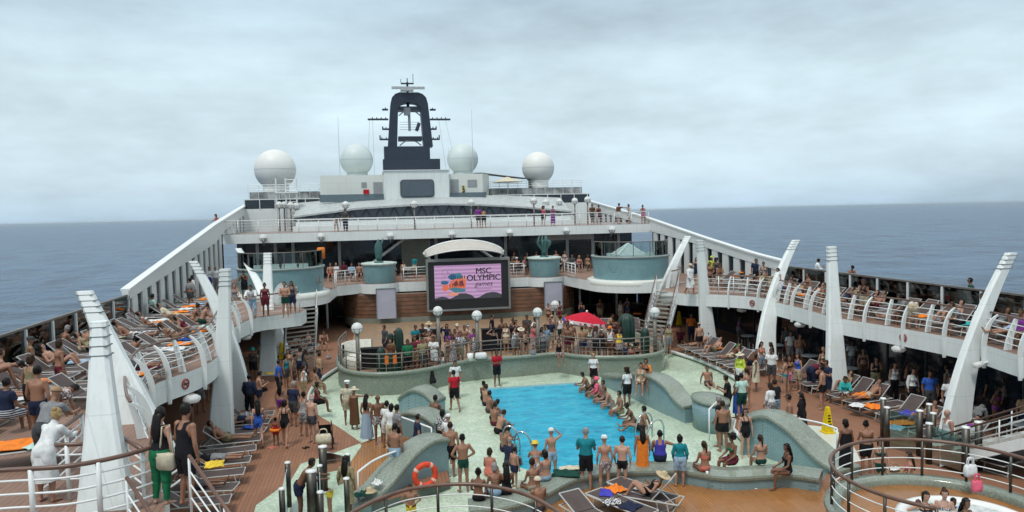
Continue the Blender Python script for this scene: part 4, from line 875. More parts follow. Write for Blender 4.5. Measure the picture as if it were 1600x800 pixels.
# umbrella
ub=at(918,548,.45); r=thing('parasol','bright red parasol with white printed valance open over the island','parasol',ub)
R0=1.18; s=MB(); apex=Vector((ub.x,ub.y,2.62)); tilt=Matrix.Rotation(R_(9),3,'Y')
rings=[]
for q,dz in ((.02,.0),(.35,-.13),(.7,-.30),(1.0,-.50)):
    rings.append([apex+tilt@Vector((R0*q*math.cos(a),R0*q*math.sin(a),dz-(.0 if k%2==0 else -.015*q))) for k,a in enumerate(np.linspace(0,2*math.pi,17)[:-1])])
s.loft(rings,cap=False); s.build('canopy',fab((.50,.008,.03),.7),r)
s=MB(); s.loft([rings[-1],[p+Vector((0,0,-.17)) for p in rings[-1]]],cap=False); s.build('valance',pattern((.55,.02,.06),(.72,.62,.62),'spot',3.2),r)
s=MB(); s.tube([ub,apex],.03,8); s.build('pole',STEELD,r,True); s=MB(); s.sphere(apex+Vector((0,0,.03)),.07,8,6); s.build('finial',WHITE2,r,True)

# ================================================================ HOT TUB AT THE RIGHT, RAILS
hc=at(1478,806,1.0); HC=(hc.x,hc.y); TC=hc+Vector((.30,-.30,0))
r=thing('hot_tub_platform','round raised hot tub platform with mosaic rim and wet amber deck at the lower right','hot tub',(hc.x,hc.y,0))
pl=at(1303,772,1.05); HR=math.hypot(pl.x-hc.x,pl.y-hc.y)
s=MB(); s.lathe([(HR+.12,.01),(HR+.12,.95),(HR+.20,1.0),(HR+.18,1.08),(HR-.16,1.10),(HR-.20,1.02),(HR-.2,.9)],(hc.x,hc.y,0),64); s.build('mosaic_rim',MOSG,r,True)
s=MB(); s.lathe([(HR-.19,.90),(.2,.905)],(hc.x,hc.y,0),64); s.build('amber_deck',AMBER,r)
s=MB(); s.lathe([(1.46,.90),(1.46,1.0),(1.36,1.03),(1.24,1.01),(1.20,.95),(1.19,.91)],(TC.x,TC.y,0),64); s.build('white_tub',plain('white_tub',(.72,.74,.72),.25,var=.05),r,True)
m,t,b=newmat('bubbling_water'); co=objco(t); f=noise(t,co,5,8,.7); lk(t,mixc(t,rampf(t,f,.35,.65),(.34,.40,.39),(.68,.71,.70)),b.inputs['Base Color']); b.inputs['Roughness'].default_value=.15; bump(t,b,noise(t,co,9,5),.8,.05); BUB=m
s=MB(); s.lathe([(1.22,.955),(.001,.955)],(TC.x,TC.y,0),48); s.build('water',BUB,r)
railing('round brown handrail with steel bars encircling the hot tub at the lower right',[(hc.x+(HR+.05)*math.cos(a),hc.y+(HR+.05)*math.sin(a),1.08) for a in np.linspace(R_(225),R_(-8),44)],.95,3,1.0,rh=.045,rr=.014,pr=.035,postm=STEEL,railm=WHITE2)
lc=[at(x,y,2.0) for x,y in ((538,808),(580,785),(625,768),(660,761),(700,757),(745,757),(790,764),(830,776),(868,797),(885,812))]
railing('curved brown handrail with thin steel bars across the lower middle in front of the bench',[(p[0],p[1],1.0) for p in crom([tuple(q) for q in lc],4)],1.0,3,1.35,rh=.045,rr=.013,pr=.035,postm=STEEL,railm=WHITE2)
o=fillpoly('raised_forward_deck',[(p[0],p[1]-.08) for p in crom([tuple(q)[:2] for q in lc],4)]+[(9.0,10),(-2,10)],[],.93,TEAK)
s=MB(); s.prism([(p[0],p[1]-.08) for p in crom([tuple(q)[:2] for q in lc],4)]+[(9.0,10),(-2,10)],.0,.92); struct(s.build('forward_deck_wall',MOSG))
# steel showers and glass screens
SPS={'thick':.15,'thin':.075}
def glasspost(lab,px,py_top,ztop,rad,zb=0):
    p=at(px,py_top,ztop); r=thing('steel_post',lab,'post',(p.x,p.y,zb)); s=MB(); s.tube([(p.x,p.y,zb),(p.x,p.y,ztop)],rad,14); s.build('tube',STEEL,r,True)
    s=MB(); s.lathe([(rad+.008,ztop-.03),(rad+.008,ztop+.01),(.001,ztop+.025)],(p.x,p.y,0),14); s.build('cap',WHITE2,r,True); return p
lp=[]
for i,(px,py,zt,rd) in enumerate(((449,722,1.3,.075),(440,763,1.3,.075),(486,735,1.45,.14),(499,727,1.3,.075),(500,768,1.3,.075),(504,697,1.35,.125),(543,709,1.3,.075),(541,747,1.3,.075))):
    lp.append(glasspost('%s steel glass screen post at lower left, %s'%('thick' if rd>.1 else 'slim',['beside the brown deck','nearest to the lower edge','second from the left, like a pillar','just right of the thickest pillar','nearest the white floor','behind the others, like a pillar','beside the amber walkway','in front of the straw hat'][i]),px,py,zt,rd))
for i,(px,py,zt,rd) in enumerate(((1380,622,1.5,.09),(1386,636,1.4,.09),(1437,641,1.5,.10),(1452,631,1.5,.09),(1458,645,1.4,.09),(1452,661,1.3,.10),(1509,667,1.5,.11),(1529,659,1.5,.11))):
    lp.append(glasspost('%s steel post behind the round hot tub, %s of eight from the left'%('stout' if rd>.1 else 'slim',ORD[i]),px,py,zt,rd))
for a,b_,lab in ((0,1,'glass screen beside the left brown deck posts'),(3,4,'glass screen between the slim posts near the white floor'),(5,6,'glass screen towards the amber walkway'),(4,7,'nearest glass screen at the lower left'),(9,10,'glass screen behind the dark bikini woman'),(11,12,'glass screen between posts before the loungers'),(13,14,'glass screen behind the round hot tub'),(14,15,'narrow glass screen by the near right stairs')):
    p,q=lp[a],lp[b_]; d=(q-p).normalized(); p,q=p+d*.12,q-d*.12; nn=Vector((-d.y,d.x,0)).normalized()*.008; s=MB(); z0,z1=.12,min(p.z,q.z)-.1
    s.loft([[p.xy.to_3d()+nn+Vector((0,0,z)),q.xy.to_3d()+nn+Vector((0,0,z)),q.xy.to_3d()-nn+Vector((0,0,z)),p.xy.to_3d()-nn+Vector((0,0,z))] for z in (z0,z1)]); tag(s.build('glass_screen',GLASSG,origin=(p.x,p.y,0)),lab,'glass screen')
# lamps under the balconies, signs
for i,(px,py,lab) in enumerate(((1159,484,'round white lamp under the right balcony edge by the stair landing'),(1250,507,'round white lamp under the right balcony edge, between the first two fins'),(1404,545,'round white lamp under the right balcony edge below the no smoking sign'),(300,623,'round white lamp under the left balcony edge by the thin column'),(384,527,'round white lamp under the left balcony edge by the far stairs'),(1014,447,'small white lamp under the rear balcony edge by the right drum'))):
    p=at(px,py,2.45); s=MB(); s.lathe([(.01,-.13),(.2,-.11),(.27,-.03),(.26,.05),(.16,.12),(.1,.14)],p,18); tag(s.build('ceiling_lamp',GLOBE,smooth=True,origin=p),lab,'lamp')
def disc(name,c,nrm,rad,th,mat,parent=None,root=None,n=22):
    nrm=Vector(nrm).normalized(); u=nrm.cross(Vector((0,0,1))).normalized(); v=u.cross(nrm); s=MB(); s.loft([[Vector(c)+nrm*d+(u*math.cos(a)+v*math.sin(a))*rad for a in np.linspace(0,2*math.pi,n+1)[:-1]] for d in (0,th)]); return s.build(name,mat,parent)
for px,py,sd,lab in ((1410,527,-1,'round red no smoking sign on the right balcony edge between two fins'),(1177,473,-1,'round red no smoking sign on the right balcony edge near the stair landing'),(289,604,1,'round red no smoking sign on the left balcony edge')):
    pts=RIN if sd<0 else LIN; best=None
    for (p,t_) in along([(q[0],q[1],2.95) for q in pts],.15):
        d=(p-CAM0); xx=800+FPX*d.dot(RT)/d.dot(FW); 
        if best is None or abs(xx-px)<best[0]: best=(abs(xx-px),p,t_)
    p,t_=best[1],best[2]; nn=Vector((t_.y,-t_.x,0)); 
    if (CAM0-p).dot(nn)<0: nn=-nn
    r=thing('no_smoking_sign',lab,'sign',p+nn*.02); disc('plate',p+nn*.01,nn,.17,.012,plain('sign_plate',(.42,.40,.38),.5) if 'sign_plate' not in bpy.data.materials else bpy.data.materials['sign_plate'],r)
    u=nn.cross(Vector((0,0,1))).normalized(); s=MB(); s.tube([p+nn*.025+(u*math.cos(a)+Vector((0,0,1))*math.sin(a))*.15 for a in np.linspace(0,2*math.pi,23)[:-1]],.025,6,closed=True); s.tube([p+nn*.025+(u*.1+Vector((0,0,.1))),p+nn*.025-(u*.1+Vector((0,0,.1)))],.02,6); s.build('red_ring',fab((.35,.05,.04)),r); s=MB(); s.box(-.01,.01,-.01,.01,-.01,.01) if False else s.tube([p+nn*.023+u*.09,p+nn*.023-u*.09],.02,6); s.build('cigarette_symbol',BLK,r)
p=at(1535,568,2.7); r=thing('flood_lamp','white flood lamp on an arm by the nearest leaning fin on the right','lamp',p); s=MB(); s.tube([p+Vector((.5,0,.12)),p],.035,6); s.build('arm',WHITE2,r); s=MB(); s.tube([p+Vector((-.32,0,-.06)),p],.10,10); s.build('head',GLOBE,r,True)
p=at(1497,627,1.2); s=MB(); s.box(p.x-.11,p.x+.11,p.y-.03,p.y-.01,p.z-.13,p.z+.13); o=tag(s.build('warning_sign',fab((.75,.62,.02)),origin=p),'small yellow warning sign on the nearest leaning fin','sign')
s=MB(); s.add([(p.x-.06,p.y-.034,p.z-.06),(p.x+.06,p.y-.034,p.z-.06),(p.x,p.y-.034,p.z+.06)],[(0,1,2)]); q=s.build('symbol',BLK,None,origin=p); q.location=(0,0,0); q.parent=o
# wet floor cones
for px,py,lab in ((1293,676,'yellow wet floor cone standing on the white floor beside the wave wall'),(1061,507,'small yellow wet floor cone in the shade behind the right stairs'),(441,560,'tall yellow wet floor sign in the shade beside the left stairs')):
    p=at(px,py,0); r=thing('wet_floor_cone',lab,'cone',p); s=MB(); q4=lambda h_,z:[(p.x-h_,p.y-h_,z),(p.x+h_,p.y-h_,z),(p.x+h_,p.y+h_,z),(p.x-h_,p.y+h_,z)]
    s.loft([q4(.20,.012),q4(.20,.05),q4(.15,.06),q4(.06,.92),q4(.045,.95)]); s.build('body',fab((.78,.56,.012),.5),r)
    if px>1200:
        s=MB(); 
        for z,w_ in ((.30,.07),(.42,.06),(.52,.055),(.62,.05)): y=p.y-(.15-.09*(z-.06)/.86)-.006; s.box(p.x-w_,p.x+w_,y-.004,y,z,z+.05)
        s.build('printed_lines',BLK,r)
# ================================================================ PEOPLE: one continuous body per pose, clothes and hair as children
def nv(*a): v=np.array(a,float); return v/np.linalg.norm(v)
LEN=dict(th=.43,sh=.42,up=.285,fo=.25,sp=.52)
def pose_def(name):
    """P height of pelvis, spine, head, thigh/shin/foot and upper/fore arm directions for (left, right); x right, y ahead, z up"""
    st=dict(P=(0,0,.925),sp=(0,.03,1),hd=(0,.10,1),th=((-.05,.02,-1),(.05,.02,-1)),sh=((-.02,-.04,-1),(.02,-.04,-1)),ft=((-.25,1,-.12),(.25,1,-.12)),up=((-.24,-.05,-1),(.24,-.05,-1)),fo=((-.04,.22,-1),(.04,.22,-1)))
    d=dict(st)
    sit=dict(st,P=(0,0,.115),th=((-.12,1,-.03),(.12,1,-.03)),sh=((0,.08,-1),(0,.08,-1)),ft=((-.15,1,-.25),(.15,1,-.25)),up=((-.22,.25,-1),(.22,.25,-1)),fo=((.12,.9,-.5),(-.12,.9,-.5)))
    T=dict(
     stand=st,
     relax=dict(st,P=(.03,0,.92),th=((-.12,.10,-1),(.02,0,-1)),sh=((-.02,-.12,-1),(.0,-.03,-1)),up=((-.25,.0,-1),(.25,-.08,-1)),fo=((.1,.55,-1),(-.05,.2,-1))),
     akimbo=dict(st,up=((-.75,-.2,-1),(.75,-.2,-1)),fo=((.75,.35,-.55),(-.75,.35,-.55))),
     cross=dict(st,up=((-.25,.25,-1),(.25,.25,-1)),fo=((1,.55,.15),(-1,.5,.05))),
     phone=dict(st,hd=(0,.3,1),up=((-.22,.25,-1),(.22,.25,-1)),fo=((.35,1,.45),(-.35,1,.45))),
     shoot=dict(st,up=((-.25,.9,-.25),(.25,.9,-.25)),fo=((.3,.6,.9),(-.3,.6,.9))),
     shade=dict(st,up=((-.25,-.05,-1),(.75,.45,.15)),fo=((0,.3,-1),(-.75,.1,.75))),
     point=dict(st,up=((-.25,-.05,-1),(.85,.6,-.05)),fo=((0,.25,-1),(.85,.6,.0))),
     walk=dict(st,th=((-.04,.36,-1),(.04,-.26,-1)),sh=((-.02,.05,-1),(.02,-.55,-1)),ft=((-.1,1,.05),(.1,1,-.6)),up=((-.22,-.35,-1),(.22,.35,-1)),fo=((-.05,.05,-1),(.05,.6,-1)),P=(0,0,.905)),
     lean=dict(st,sp=(0,.62,1),hd=(0,.35,1),P=(0,-.12,.91),th=((-.08,.1,-1),(.08,.1,-1)),up=((-.2,.75,-.8),(.2,.75,-.8)),fo=((.25,1,.0),(-.25,1,.0))),
     bend=dict(st,sp=(0,1,.25),hd=(0,1,.0),P=(0,-.2,.90),th=((-.08,.16,-1),(.08,.16,-1)),up=((-.1,.25,-1),(.1,.25,-1)),fo=((0,.3,-1),(0,.3,-1))),
     sit=sit,
     sitlean=dict(sit,sp=(0,.45,1),hd=(0,.45,1),up=((-.2,.5,-1),(.2,.5,-1)),fo=((.25,1,-.05),(-.25,1,-.05))),
     sitback=dict(sit,sp=(0,-.28,1),hd=(0,.2,1),th=((-.12,1,.28),(.12,1,.15)),sh=((-.02,.75,-.65),(.02,1,-.3)),ft=((-.1,.7,.7),(.1,.7,.7)),up=((-.3,-.45,-1),(.3,-.45,-1)),fo=((-.05,-.2,-1),(.05,-.2,-1))),
     sitfloor=dict(sit,sp=(0,.12,1),th=((-.45,1,.35),(.45,1,.35)),sh=((.45,.25,-.75),(-.45,.25,-.75)),ft=((.3,.8,-.2),(-.3,.8,-.2)),up=((-.25,.5,-1),(.25,.5,-1)),fo=((.2,1,.0),(-.2,1,.0))),
     sitarm=dict(sit,up=((-.22,.25,-1),(.9,.1,-.3)),fo=((.12,.9,-.5),(.9,-.1,-.3))),
     lie=dict(st,P=(0,0,.12),sp=(0,-1,.04),hd=(0,-1,.12),th=((-.09,1,.02),(.09,1,.02)),sh=((-.02,1,-.05),(.02,1,-.05)),ft=((-.3,.35,.9),(.3,.35,.9)),up=((-.3,.9,-.25),(.3,.9,-.25)),fo=((.1,1,.1),(-.1,1,.1))),
     recline=dict(st,P=(0,0,.12),sp=(0,-.75,.66),hd=(0,-.45,.9),th=((-.1,1,.03),(.1,1,.03)),sh=((-.02,1,-.06),(.02,1,-.06)),ft=((-.3,.45,.85),(.3,.45,.85)),up=((-.3,.35,-1),(.3,.35,-1)),fo=((.15,1,.1),(-.15,1,.1))),
     reclknee=dict(st,P=(0,0,.12),sp=(0,-.75,.66),hd=(0,-.4,.9),th=((-.1,.8,.62),(.1,.85,.5)),sh=((-.02,.5,-.85),(.02,.55,-.8)),ft=((-.1,1,-.2),(.1,1,-.2)),up=((-.3,.55,-.8),(.3,.55,-.8)),fo=((.3,.9,.6),(-.3,.9,.6))),
     prone=dict(st,P=(0,0,.12),sp=(0,1,.06),hd=(0,1,.35),th=((-.09,-1,.0),(.09,-1,.0)),sh=((-.02,-1,.0),(.02,-1,.0)),ft=((0,-1,-.2),(0,-1,-.2)),up=((-.6,.8,-.12),(.6,.8,-.12)),fo=((.5,.9,.0),(-.5,.9,.0))),
    )
    return T[name]
SITP={'sit','sitlean','sitback','sitfloor','sitarm','lie','recline','reclknee','prone'}
def skeleton(pose, sex):
    d=pose_def(pose); f=sex=='f'; S={}
    P=np.array(d['P'],float); sp=nv(*d['sp']); side=np.array((1.,0,0)); fr=np.cross(sp,side)
    N=P+sp*LEN['sp']; hd=nv(*d['hd']); S['P'],S['N'],S['sp'],S['fr'],S['hd']=P,N,sp,fr,hd
    nk=nv(*(sp*.5+hd*.5)); S['H']=N+nk*.09+hd*.105+fr*.012
    lying=pose in ('lie','recline','reclknee'); 
    hf=np.cross(hd,side); S['hf']=hf/np.linalg.norm(hf)
    sw=.165 if f else .19
    for i,sg in enumerate((-1,1)):
        k='LR'[i]
        hip=P+side*sg*(.088 if f else .085)-sp*.03; kn=hip+nv(*d['th'][i])*LEN['th']; an=kn+nv(*d['sh'][i])*LEN['sh']; toe=an+nv(*d['ft'][i])*.17
        s_=P+sp*(LEN['sp']-.055)+side*sg*sw; el=s_+nv(*d['up'][i])*LEN['up']; wr=el+nv(*d['fo'][i])*LEN['fo']; hn=wr+nv(*d['fo'][i])*.085
        S.update({'hip'+k:hip,'kn'+k:kn,'an'+k:an,'toe'+k:toe,'sh'+k:s_,'el'+k:el,'wr'+k:wr,'hn'+k:hn})
    S['side']=side; return S
def ringv(c,u,v,a,b_,n=12): return [tuple(c+u*a*math.cos(2*math.pi*j/n)+v*b_*math.sin(2*math.pi*j/n)) for j in range(n)]
def limb(s,pts,rad,n=10):
    """tapered limb; rad: (across, along) pairs per point"""
    pts=[np.array(p,float) for p in pts]; d=pts[-1]-pts[0]; d/=np.linalg.norm(d); u=np.cross(d,(0.31,.2,1.) if abs(d[2])<.9 else (0,1.,.1)); u/=np.linalg.norm(u); v=np.cross(d,u)
    s.loft([ringv(p,u,v,r,r,n) for p,r in zip(pts,rad)])
BODY={}
PH_SKIN=plain('skin_placeholder',(.4,.25,.17)); EYE=plain('eye_dark',(.03,.022,.02),.3); LIP=plain('lip',(.30,.10,.085),.5)
def body(pose, sex):
    key=(pose,sex)
    if key in BODY: return BODY[key]
    S=skeleton(pose,sex); f=sex=='f'; s=MB(); P,N,sp,fr,side,H_,hd,hf=[S[k] for k in ('P','N','sp','fr','side','H','hd','hf')]
    prof=([(-.09,.085,.075),(-.05,.15,.11),(0,.175,.122),(.06,.168,.118),(.13,.142,.10),(.21,.122,.09),(.28,.130,.095),(.35,.148,.108),(.41,.155,.108),(.455,.160,.085),(.49,.115,.07),(.53,.06,.058)] if f else
          [(-.09,.085,.08),(-.05,.145,.11),(0,.160,.118),(.06,.158,.118),(.13,.152,.115),(.21,.150,.112),(.28,.160,.115),(.35,.175,.120),(.41,.182,.118),(.455,.185,.09),(.49,.13,.075),(.53,.068,.065)])
    s.loft([ringv(P+sp*t_,side,fr,a,b_,16) for t_,a,b_ in prof])
    if f:
        for sg in (-1,1): s.sphere(P+sp*.345+side*sg*.075+fr*.085,.062,10,8)
    limb(s,[N-sp*.05,N+(H_-N)*.55],[.058 if not f else .05]*2)
    hp=[(-.118,.030,.034,.030),(-.10,.048,.058,.022),(-.06,.063,.080,.010),(-.02,.071,.090,.004),(.03,.075,.097,0),(.07,.066,.085,-.004),(.10,.044,.055,-.006),(.118,.015,.02,-.006)]
    s.loft([ringv(H_+hd*t_+hf*o,side,hf,a,b_,14) for t_,a,b_,o in hp])
    s.loft([ringv(H_-hd*.005+hf*.085,side,hd,.011,.012,6),ringv(H_-hd*.035+hf*.098,side,hd,.017,.014,6),ringv(H_-hd*.045+hf*.108,side,hd,.012,.010,6)])
    for sg in (-1,1): s.sphere(H_-hd*.012+side*sg*.076-hf*.005,.028,8,6,(.45,.8,1))
    for k in 'LR':
        hip,kn,an,toe=S['hip'+k],S['kn'+k],S['an'+k],S['toe'+k]
        tw=1.08 if f else 1.0
        limb(s,[hip,hip+(kn-hip)*.3,hip+(kn-hip)*.75,kn],[.092*tw,.086*tw,.064,.056])
        limb(s,[kn-(an-kn)*.03,kn+(an-kn)*.10,kn+(an-kn)*.30,kn+(an-kn)*.65,an],[.055,.054,.058,.044,.036])
        fd=(toe-an)/np.linalg.norm(toe-an); u=np.cross(fd,(an-kn)); u/=np.linalg.norm(u); v=np.cross(u,fd); dn=(an-kn)/np.linalg.norm(an-kn)
        s.loft([ringv(an-fd*.045+dn*.03,u,v,.028,.032,8),ringv(an+dn*.028,u,v,.036,.042,8),ringv(an+fd*.09+dn*.035,u,v,.044,.028,8),ringv(toe+dn*.035,u,v,.040,.018,8),ringv(toe+fd*.03+dn*.035,u,v,.02,.01,8)])
        sh_,el,wr,hn=S['sh'+k],S['el'+k],S['wr'+k],S['hn'+k]; q=.88 if f else 1.0
        s.sphere(sh_,.062*q,10,8); limb(s,[sh_,sh_+(el-sh_)*.4,el],[.056*q,.050*q,.040*q]); limb(s,[el,el+(wr-el)*.25,wr],[.041*q,.043*q,.028*q])
        hdv=(hn-wr)/np.linalg.norm(hn-wr); uu=np.cross(hdv,side*(1 if k=='R' else -1)); uu/=max(np.linalg.norm(uu),1e-6); ww=np.cross(hdv,uu)
        s.loft([ringv(wr,uu,ww,.026,.022,8),ringv(wr+hdv*.04,uu,ww,.038,.020,8),ringv(wr+hdv*.085,uu,ww,.040,.018,8),ringv(wr+hdv*.095,uu,ww,.034,.012,8)])
    tmp=s.build('tmp',PH_SKIN); md=tmp.modifiers.new('r','REMESH'); md.mode='VOXEL'; md.voxel_size=.0165; md.adaptivity=0
    sm=tmp.modifiers.new('s','SMOOTH'); sm.factor=.5; sm.iterations=2
    dg=bpy.context.evaluated_depsgraph_get(); me=bpy.data.meshes.new_from_object(tmp.evaluated_get(dg)); bpy.data.objects.remove(tmp)
    n=len(me.vertices); co=np.empty(n*3); me.vertices.foreach_get('co',co); co=co.reshape(-1,3)
    fs=[tuple(p.vertices) for p in me.polygons]
    # fingers and thumb: separate bent chains rooted in the palm
    h=MB()
    for k in 'LR':
        wr,hn=S['wr'+k],S['hn'+k]; hdv=(hn-wr)/np.linalg.norm(hn-wr); uu=np.cross(hdv,side*(1 if k=='R' else -1)); uu/=np.linalg.norm(uu); ww=np.cross(hdv,uu)
        for i,l in enumerate((.070,.080,.075,.058)):
            b0=wr+hdv*.082+uu*(.030-.0195*i); sp_=uu*(.10-.07*i)
            p1=b0+(hdv+sp_*.6)*l*.5+ww*.004; p2=p1+(hdv*.86+ww*.5+sp_*.3)*l*.32; p3=p2+(hdv*.6+ww*.8)*l*.25
            h.tube([b0,p1,p2,p3],[.0085,.008,.0072,.005],5)
        b0=wr+hdv*.035+uu*.030; h.tube([b0,b0+(hdv*.5+uu*.75+ww*.2)*.035,b0+(hdv*.85+uu*.9+ww*.4)*.052],[.011,.0095,.006],5)
    co2=np.vstack([co,np.array(h.v)]); fs2=fs+[tuple(i+n for i in q) for q in h.f]
    lift=0 if pose in SITP else -co2[:,2].min()
    if pose in ('lie','recline','reclknee','prone'): lift=-co[:,2].min() if pose in ('lie','prone') else -np.min(co[np.abs(co[:,1])<.3][:,2])
    sh=np.array((0,0,lift)); co2=co2+sh
    for k in list(S):
        if k not in ('sp','fr','side','hd','hf'): S[k]=S[k]+sh
    me2=bpy.data.meshes.new('person_%s'%pose); me2.from_pydata(co2.tolist(),[],fs2)
    for m_ in (PH_SKIN,EYE,LIP): me2.materials.append(m_)
    mi=np.zeros(len(fs2),int); H_=S['H']
    cen=np.array([co2[list(q)].mean(0) for q in fs2])
    for sg in (-1,1): mi[np.linalg.norm(cen-(H_+hd*.022+side*sg*.032+hf*.090),axis=1)<.017]=1
    mm=H_-hd*.070+hf*.09; dd=cen-mm; mi[(np.abs(dd@side)<.026)&(np.abs(dd@hd)<.011)&(np.abs(dd@hf)<.04)]=2
    me2.polygons.foreach_set('material_index',mi); me2.polygons.foreach_set('use_smooth',[True]*len(fs2)); me2.update()
    nr=np.empty(len(co2)*3); me2.vertices.foreach_get('normal',nr); nr=nr.reshape(-1,3)
    # which limb each point of the skin belongs to, and how far along it
    segs=[('to',S['P'],S['N'],.15)]
    for k in 'LR': segs+=[('th',S['hip'+k],S['kn'+k],.075),('sn',S['kn'+k],S['an'+k],.05),('ft',S['an'+k],S['toe'+k],.04),('up',S['sh'+k],S['el'+k],.05),('fo',S['el'+k],S['wr'+k],.036),('ha',S['wr'+k],S['wr'+k]+(S['hn'+k]-S['wr'+k])*2.2,.035)]
    segs.append(('he',S['H']-hd*.06,S['H']+hd*.06,.085)); segs.append(('ne',S['N'],S['N']+(S['H']-S['N'])*.45,.05))
    best=np.full(len(co2),9.); lab=np.array(['to']*len(co2)); tt=np.zeros(len(co2))
    for nm,a,b_,r_ in segs:
        ab=b_-a; t_=((co2-a)@ab)/(ab@ab); tc_=np.clip(t_,-.25 if nm=='to' else 0,1); d_=np.linalg.norm(co2-a-tc_[:,None]*ab,axis=1)-r_
        if nm=='th': d_=d_+.02*(t_<.0)
        w_=d_<best; best[w_]=d_[w_]; lab[w_]=nm; tt[w_]=t_[w_]
    rel=co2-S['P']; B=dict(me=me2,co=co2[:n],nr=nr[:n],fs=fs,lab=lab[:n],tt=tt[:n],S=S,sd=(rel@side)[:n],fd=(rel@fr)[:n],up=((rel@sp)/LEN['sp'])[:n],zmax=float((co2-0)[:,2].max()),key=key)
    BODY[key]=B; return B
GAR={}
def garment_mesh(B, g):
    key=(*B['key'],g)
    if key in GAR: return GAR[key]
    L,t_,u,sd,fd,co,nr=B['lab'],B['tt'],B['up'],B['sd'],B['fd'],B['co'],B['nr']; S=B['S']; f=B['key'][1]=='f'
    to=L=='to'; th=L=='th'; sn=L=='sn'; up=L=='up'; fo=L=='fo'; off=.007; nm=g; asd=np.abs(sd)
    crot=to&(u<.10)
    if g=='trunks': sel=(to&(u<.20))|(th&(t_<.52)); off=.016; nm='swim_trunks'
    elif g=='shorts': sel=(to&(u<.22))|(th&(t_<.85)); off=.022
    elif g=='briefs': sel=(to&(u<.17)&(u>-.4))|(th&(t_<.10)); nm='swim_briefs'
    elif g=='bikini_bottom': sel=(to&(u<.14))|(th&(t_<.04)); nm='bikini_bottom'
    elif g=='bikini_top': sel=to&(((u>.60)&(u<.665))|((u>.56)&(u<.745)&(fd>.05)&(asd<.135)))|(to&(u>=.70)&(asd>.05)&(asd<.085)&(fd>.0)); nm='bikini_top'
    elif g=='bandeau': sel=to&(u>.55)&(u<.76); nm='bikini_top'
    elif g=='swimsuit': sel=(to&(u<.66))|(th&(t_<.05))|(to&(u<.76)&(fd>.02))|(to&(u>=.6)&(u<1.0)&(asd>.045)&(asd<.095)); nm='swimsuit'
    elif g=='tank': sel=(to&(u>.02)&(u<.80))|(to&(u>=.7)&(u<1.02)&(asd<.135)&(asd>.04)); off=.015; nm='tank_top'
    elif g=='tshirt': sel=(to&(u>.0)&(u<1.05))|(up&(t_<.62)); off=.018; nm='t_shirt'
    elif g=='crop': sel=(to&(u>.45)&(u<1.02))|(up&(t_<.4)); off=.014; nm='crop_top'
    elif g=='longsleeve': sel=(to&(u>-.1)&(u<1.06))|up|(fo&(t_<.93)); off=.02; nm='long_sleeved_shirt'
    elif g=='robe': sel=to|up|(fo&(t_<.9))|(th&(t_<.95)); off=.032; nm='robe'
    elif g=='dress': sel=(to&(u<.82))|(th&(t_<.8))|(to&(u>=.7)&(u<1.02)&(asd>.04)&(asd<.11)); off=.02
    elif g=='trousers': sel=(to&(u<.2))|th|(sn&(t_<.97)); off=.022
    elif g=='wrap': sel=(to&(u<.25))|(th&(t_<.75)); off=.03; nm='sarong'
    elif g=='towel': sel=to&(u>.45)&(u<1.08)&(fd<.06)|up; off=.03; nm='shoulder_towel'
    else: raise KeyError(g)
    fs=[q for q in B['fs'] if all(sel[i] for i in q)]
    used=sorted({i for q in fs for i in q}); mp_={i:j for j,i in enumerate(used)}
    o=np.full(len(co),off)
    v=co+nr*o[:,None]
    if off>.013:                                             # loose cloth hangs out a little towards its hem
        fl=np.where(to,np.clip(.55-u,0,.5)*.05,0)+np.where(up,np.clip(t_,0,1)*.02,0)+np.where(th,np.clip(t_,0,1)*.022,0)
        v=v+nr*fl[:,None]+np.sin(co[:,0:1]*60+co[:,2:3]*23)*nr*.004
        it_=22 if off>.025 else 6                            # cloth does not follow every hollow of the body
        ed=np.array([(q[k],q[(k+1)%len(q)]) for q in fs for k in range(len(q))]) if fs else np.zeros((0,2),int)
        cnt=np.zeros(len(v)); np.add.at(cnt,ed[:,0],1); np.add.at(cnt,ed[:,1],1); w0=v.copy()
        for _ in range(it_):
            ac=np.zeros_like(v); np.add.at(ac,ed[:,0],v[ed[:,1]]); np.add.at(ac,ed[:,1],v[ed[:,0]]); m_=cnt>0; v=v.copy(); v[m_]=.5*v[m_]+.5*ac[m_]/cnt[m_][:,None]
        dv=((v-co)*nr).sum(1); v=v+nr*np.clip(.012-dv,0,.05)[:,None]
    me=bpy.data.meshes.new(nm); me.from_pydata(v[used].tolist(),[],[tuple(mp_[i] for i in q) for q in fs]); me.materials.append(PH_SKIN)
    me.polygons.foreach_set('use_smooth',[True]*len(me.polygons)); me.update(); GAR[key]=(me,nm); return GAR[key]
def mb_mesh(s,nm,smooth=True):
    me=bpy.data.meshes.new(nm); me.from_pydata([tuple(p) for p in s.v],[],s.f); me.materials.append(PH_SKIN)
    me.polygons.foreach_set('use_smooth',[smooth]*len(me.polygons)); me.update(); return me
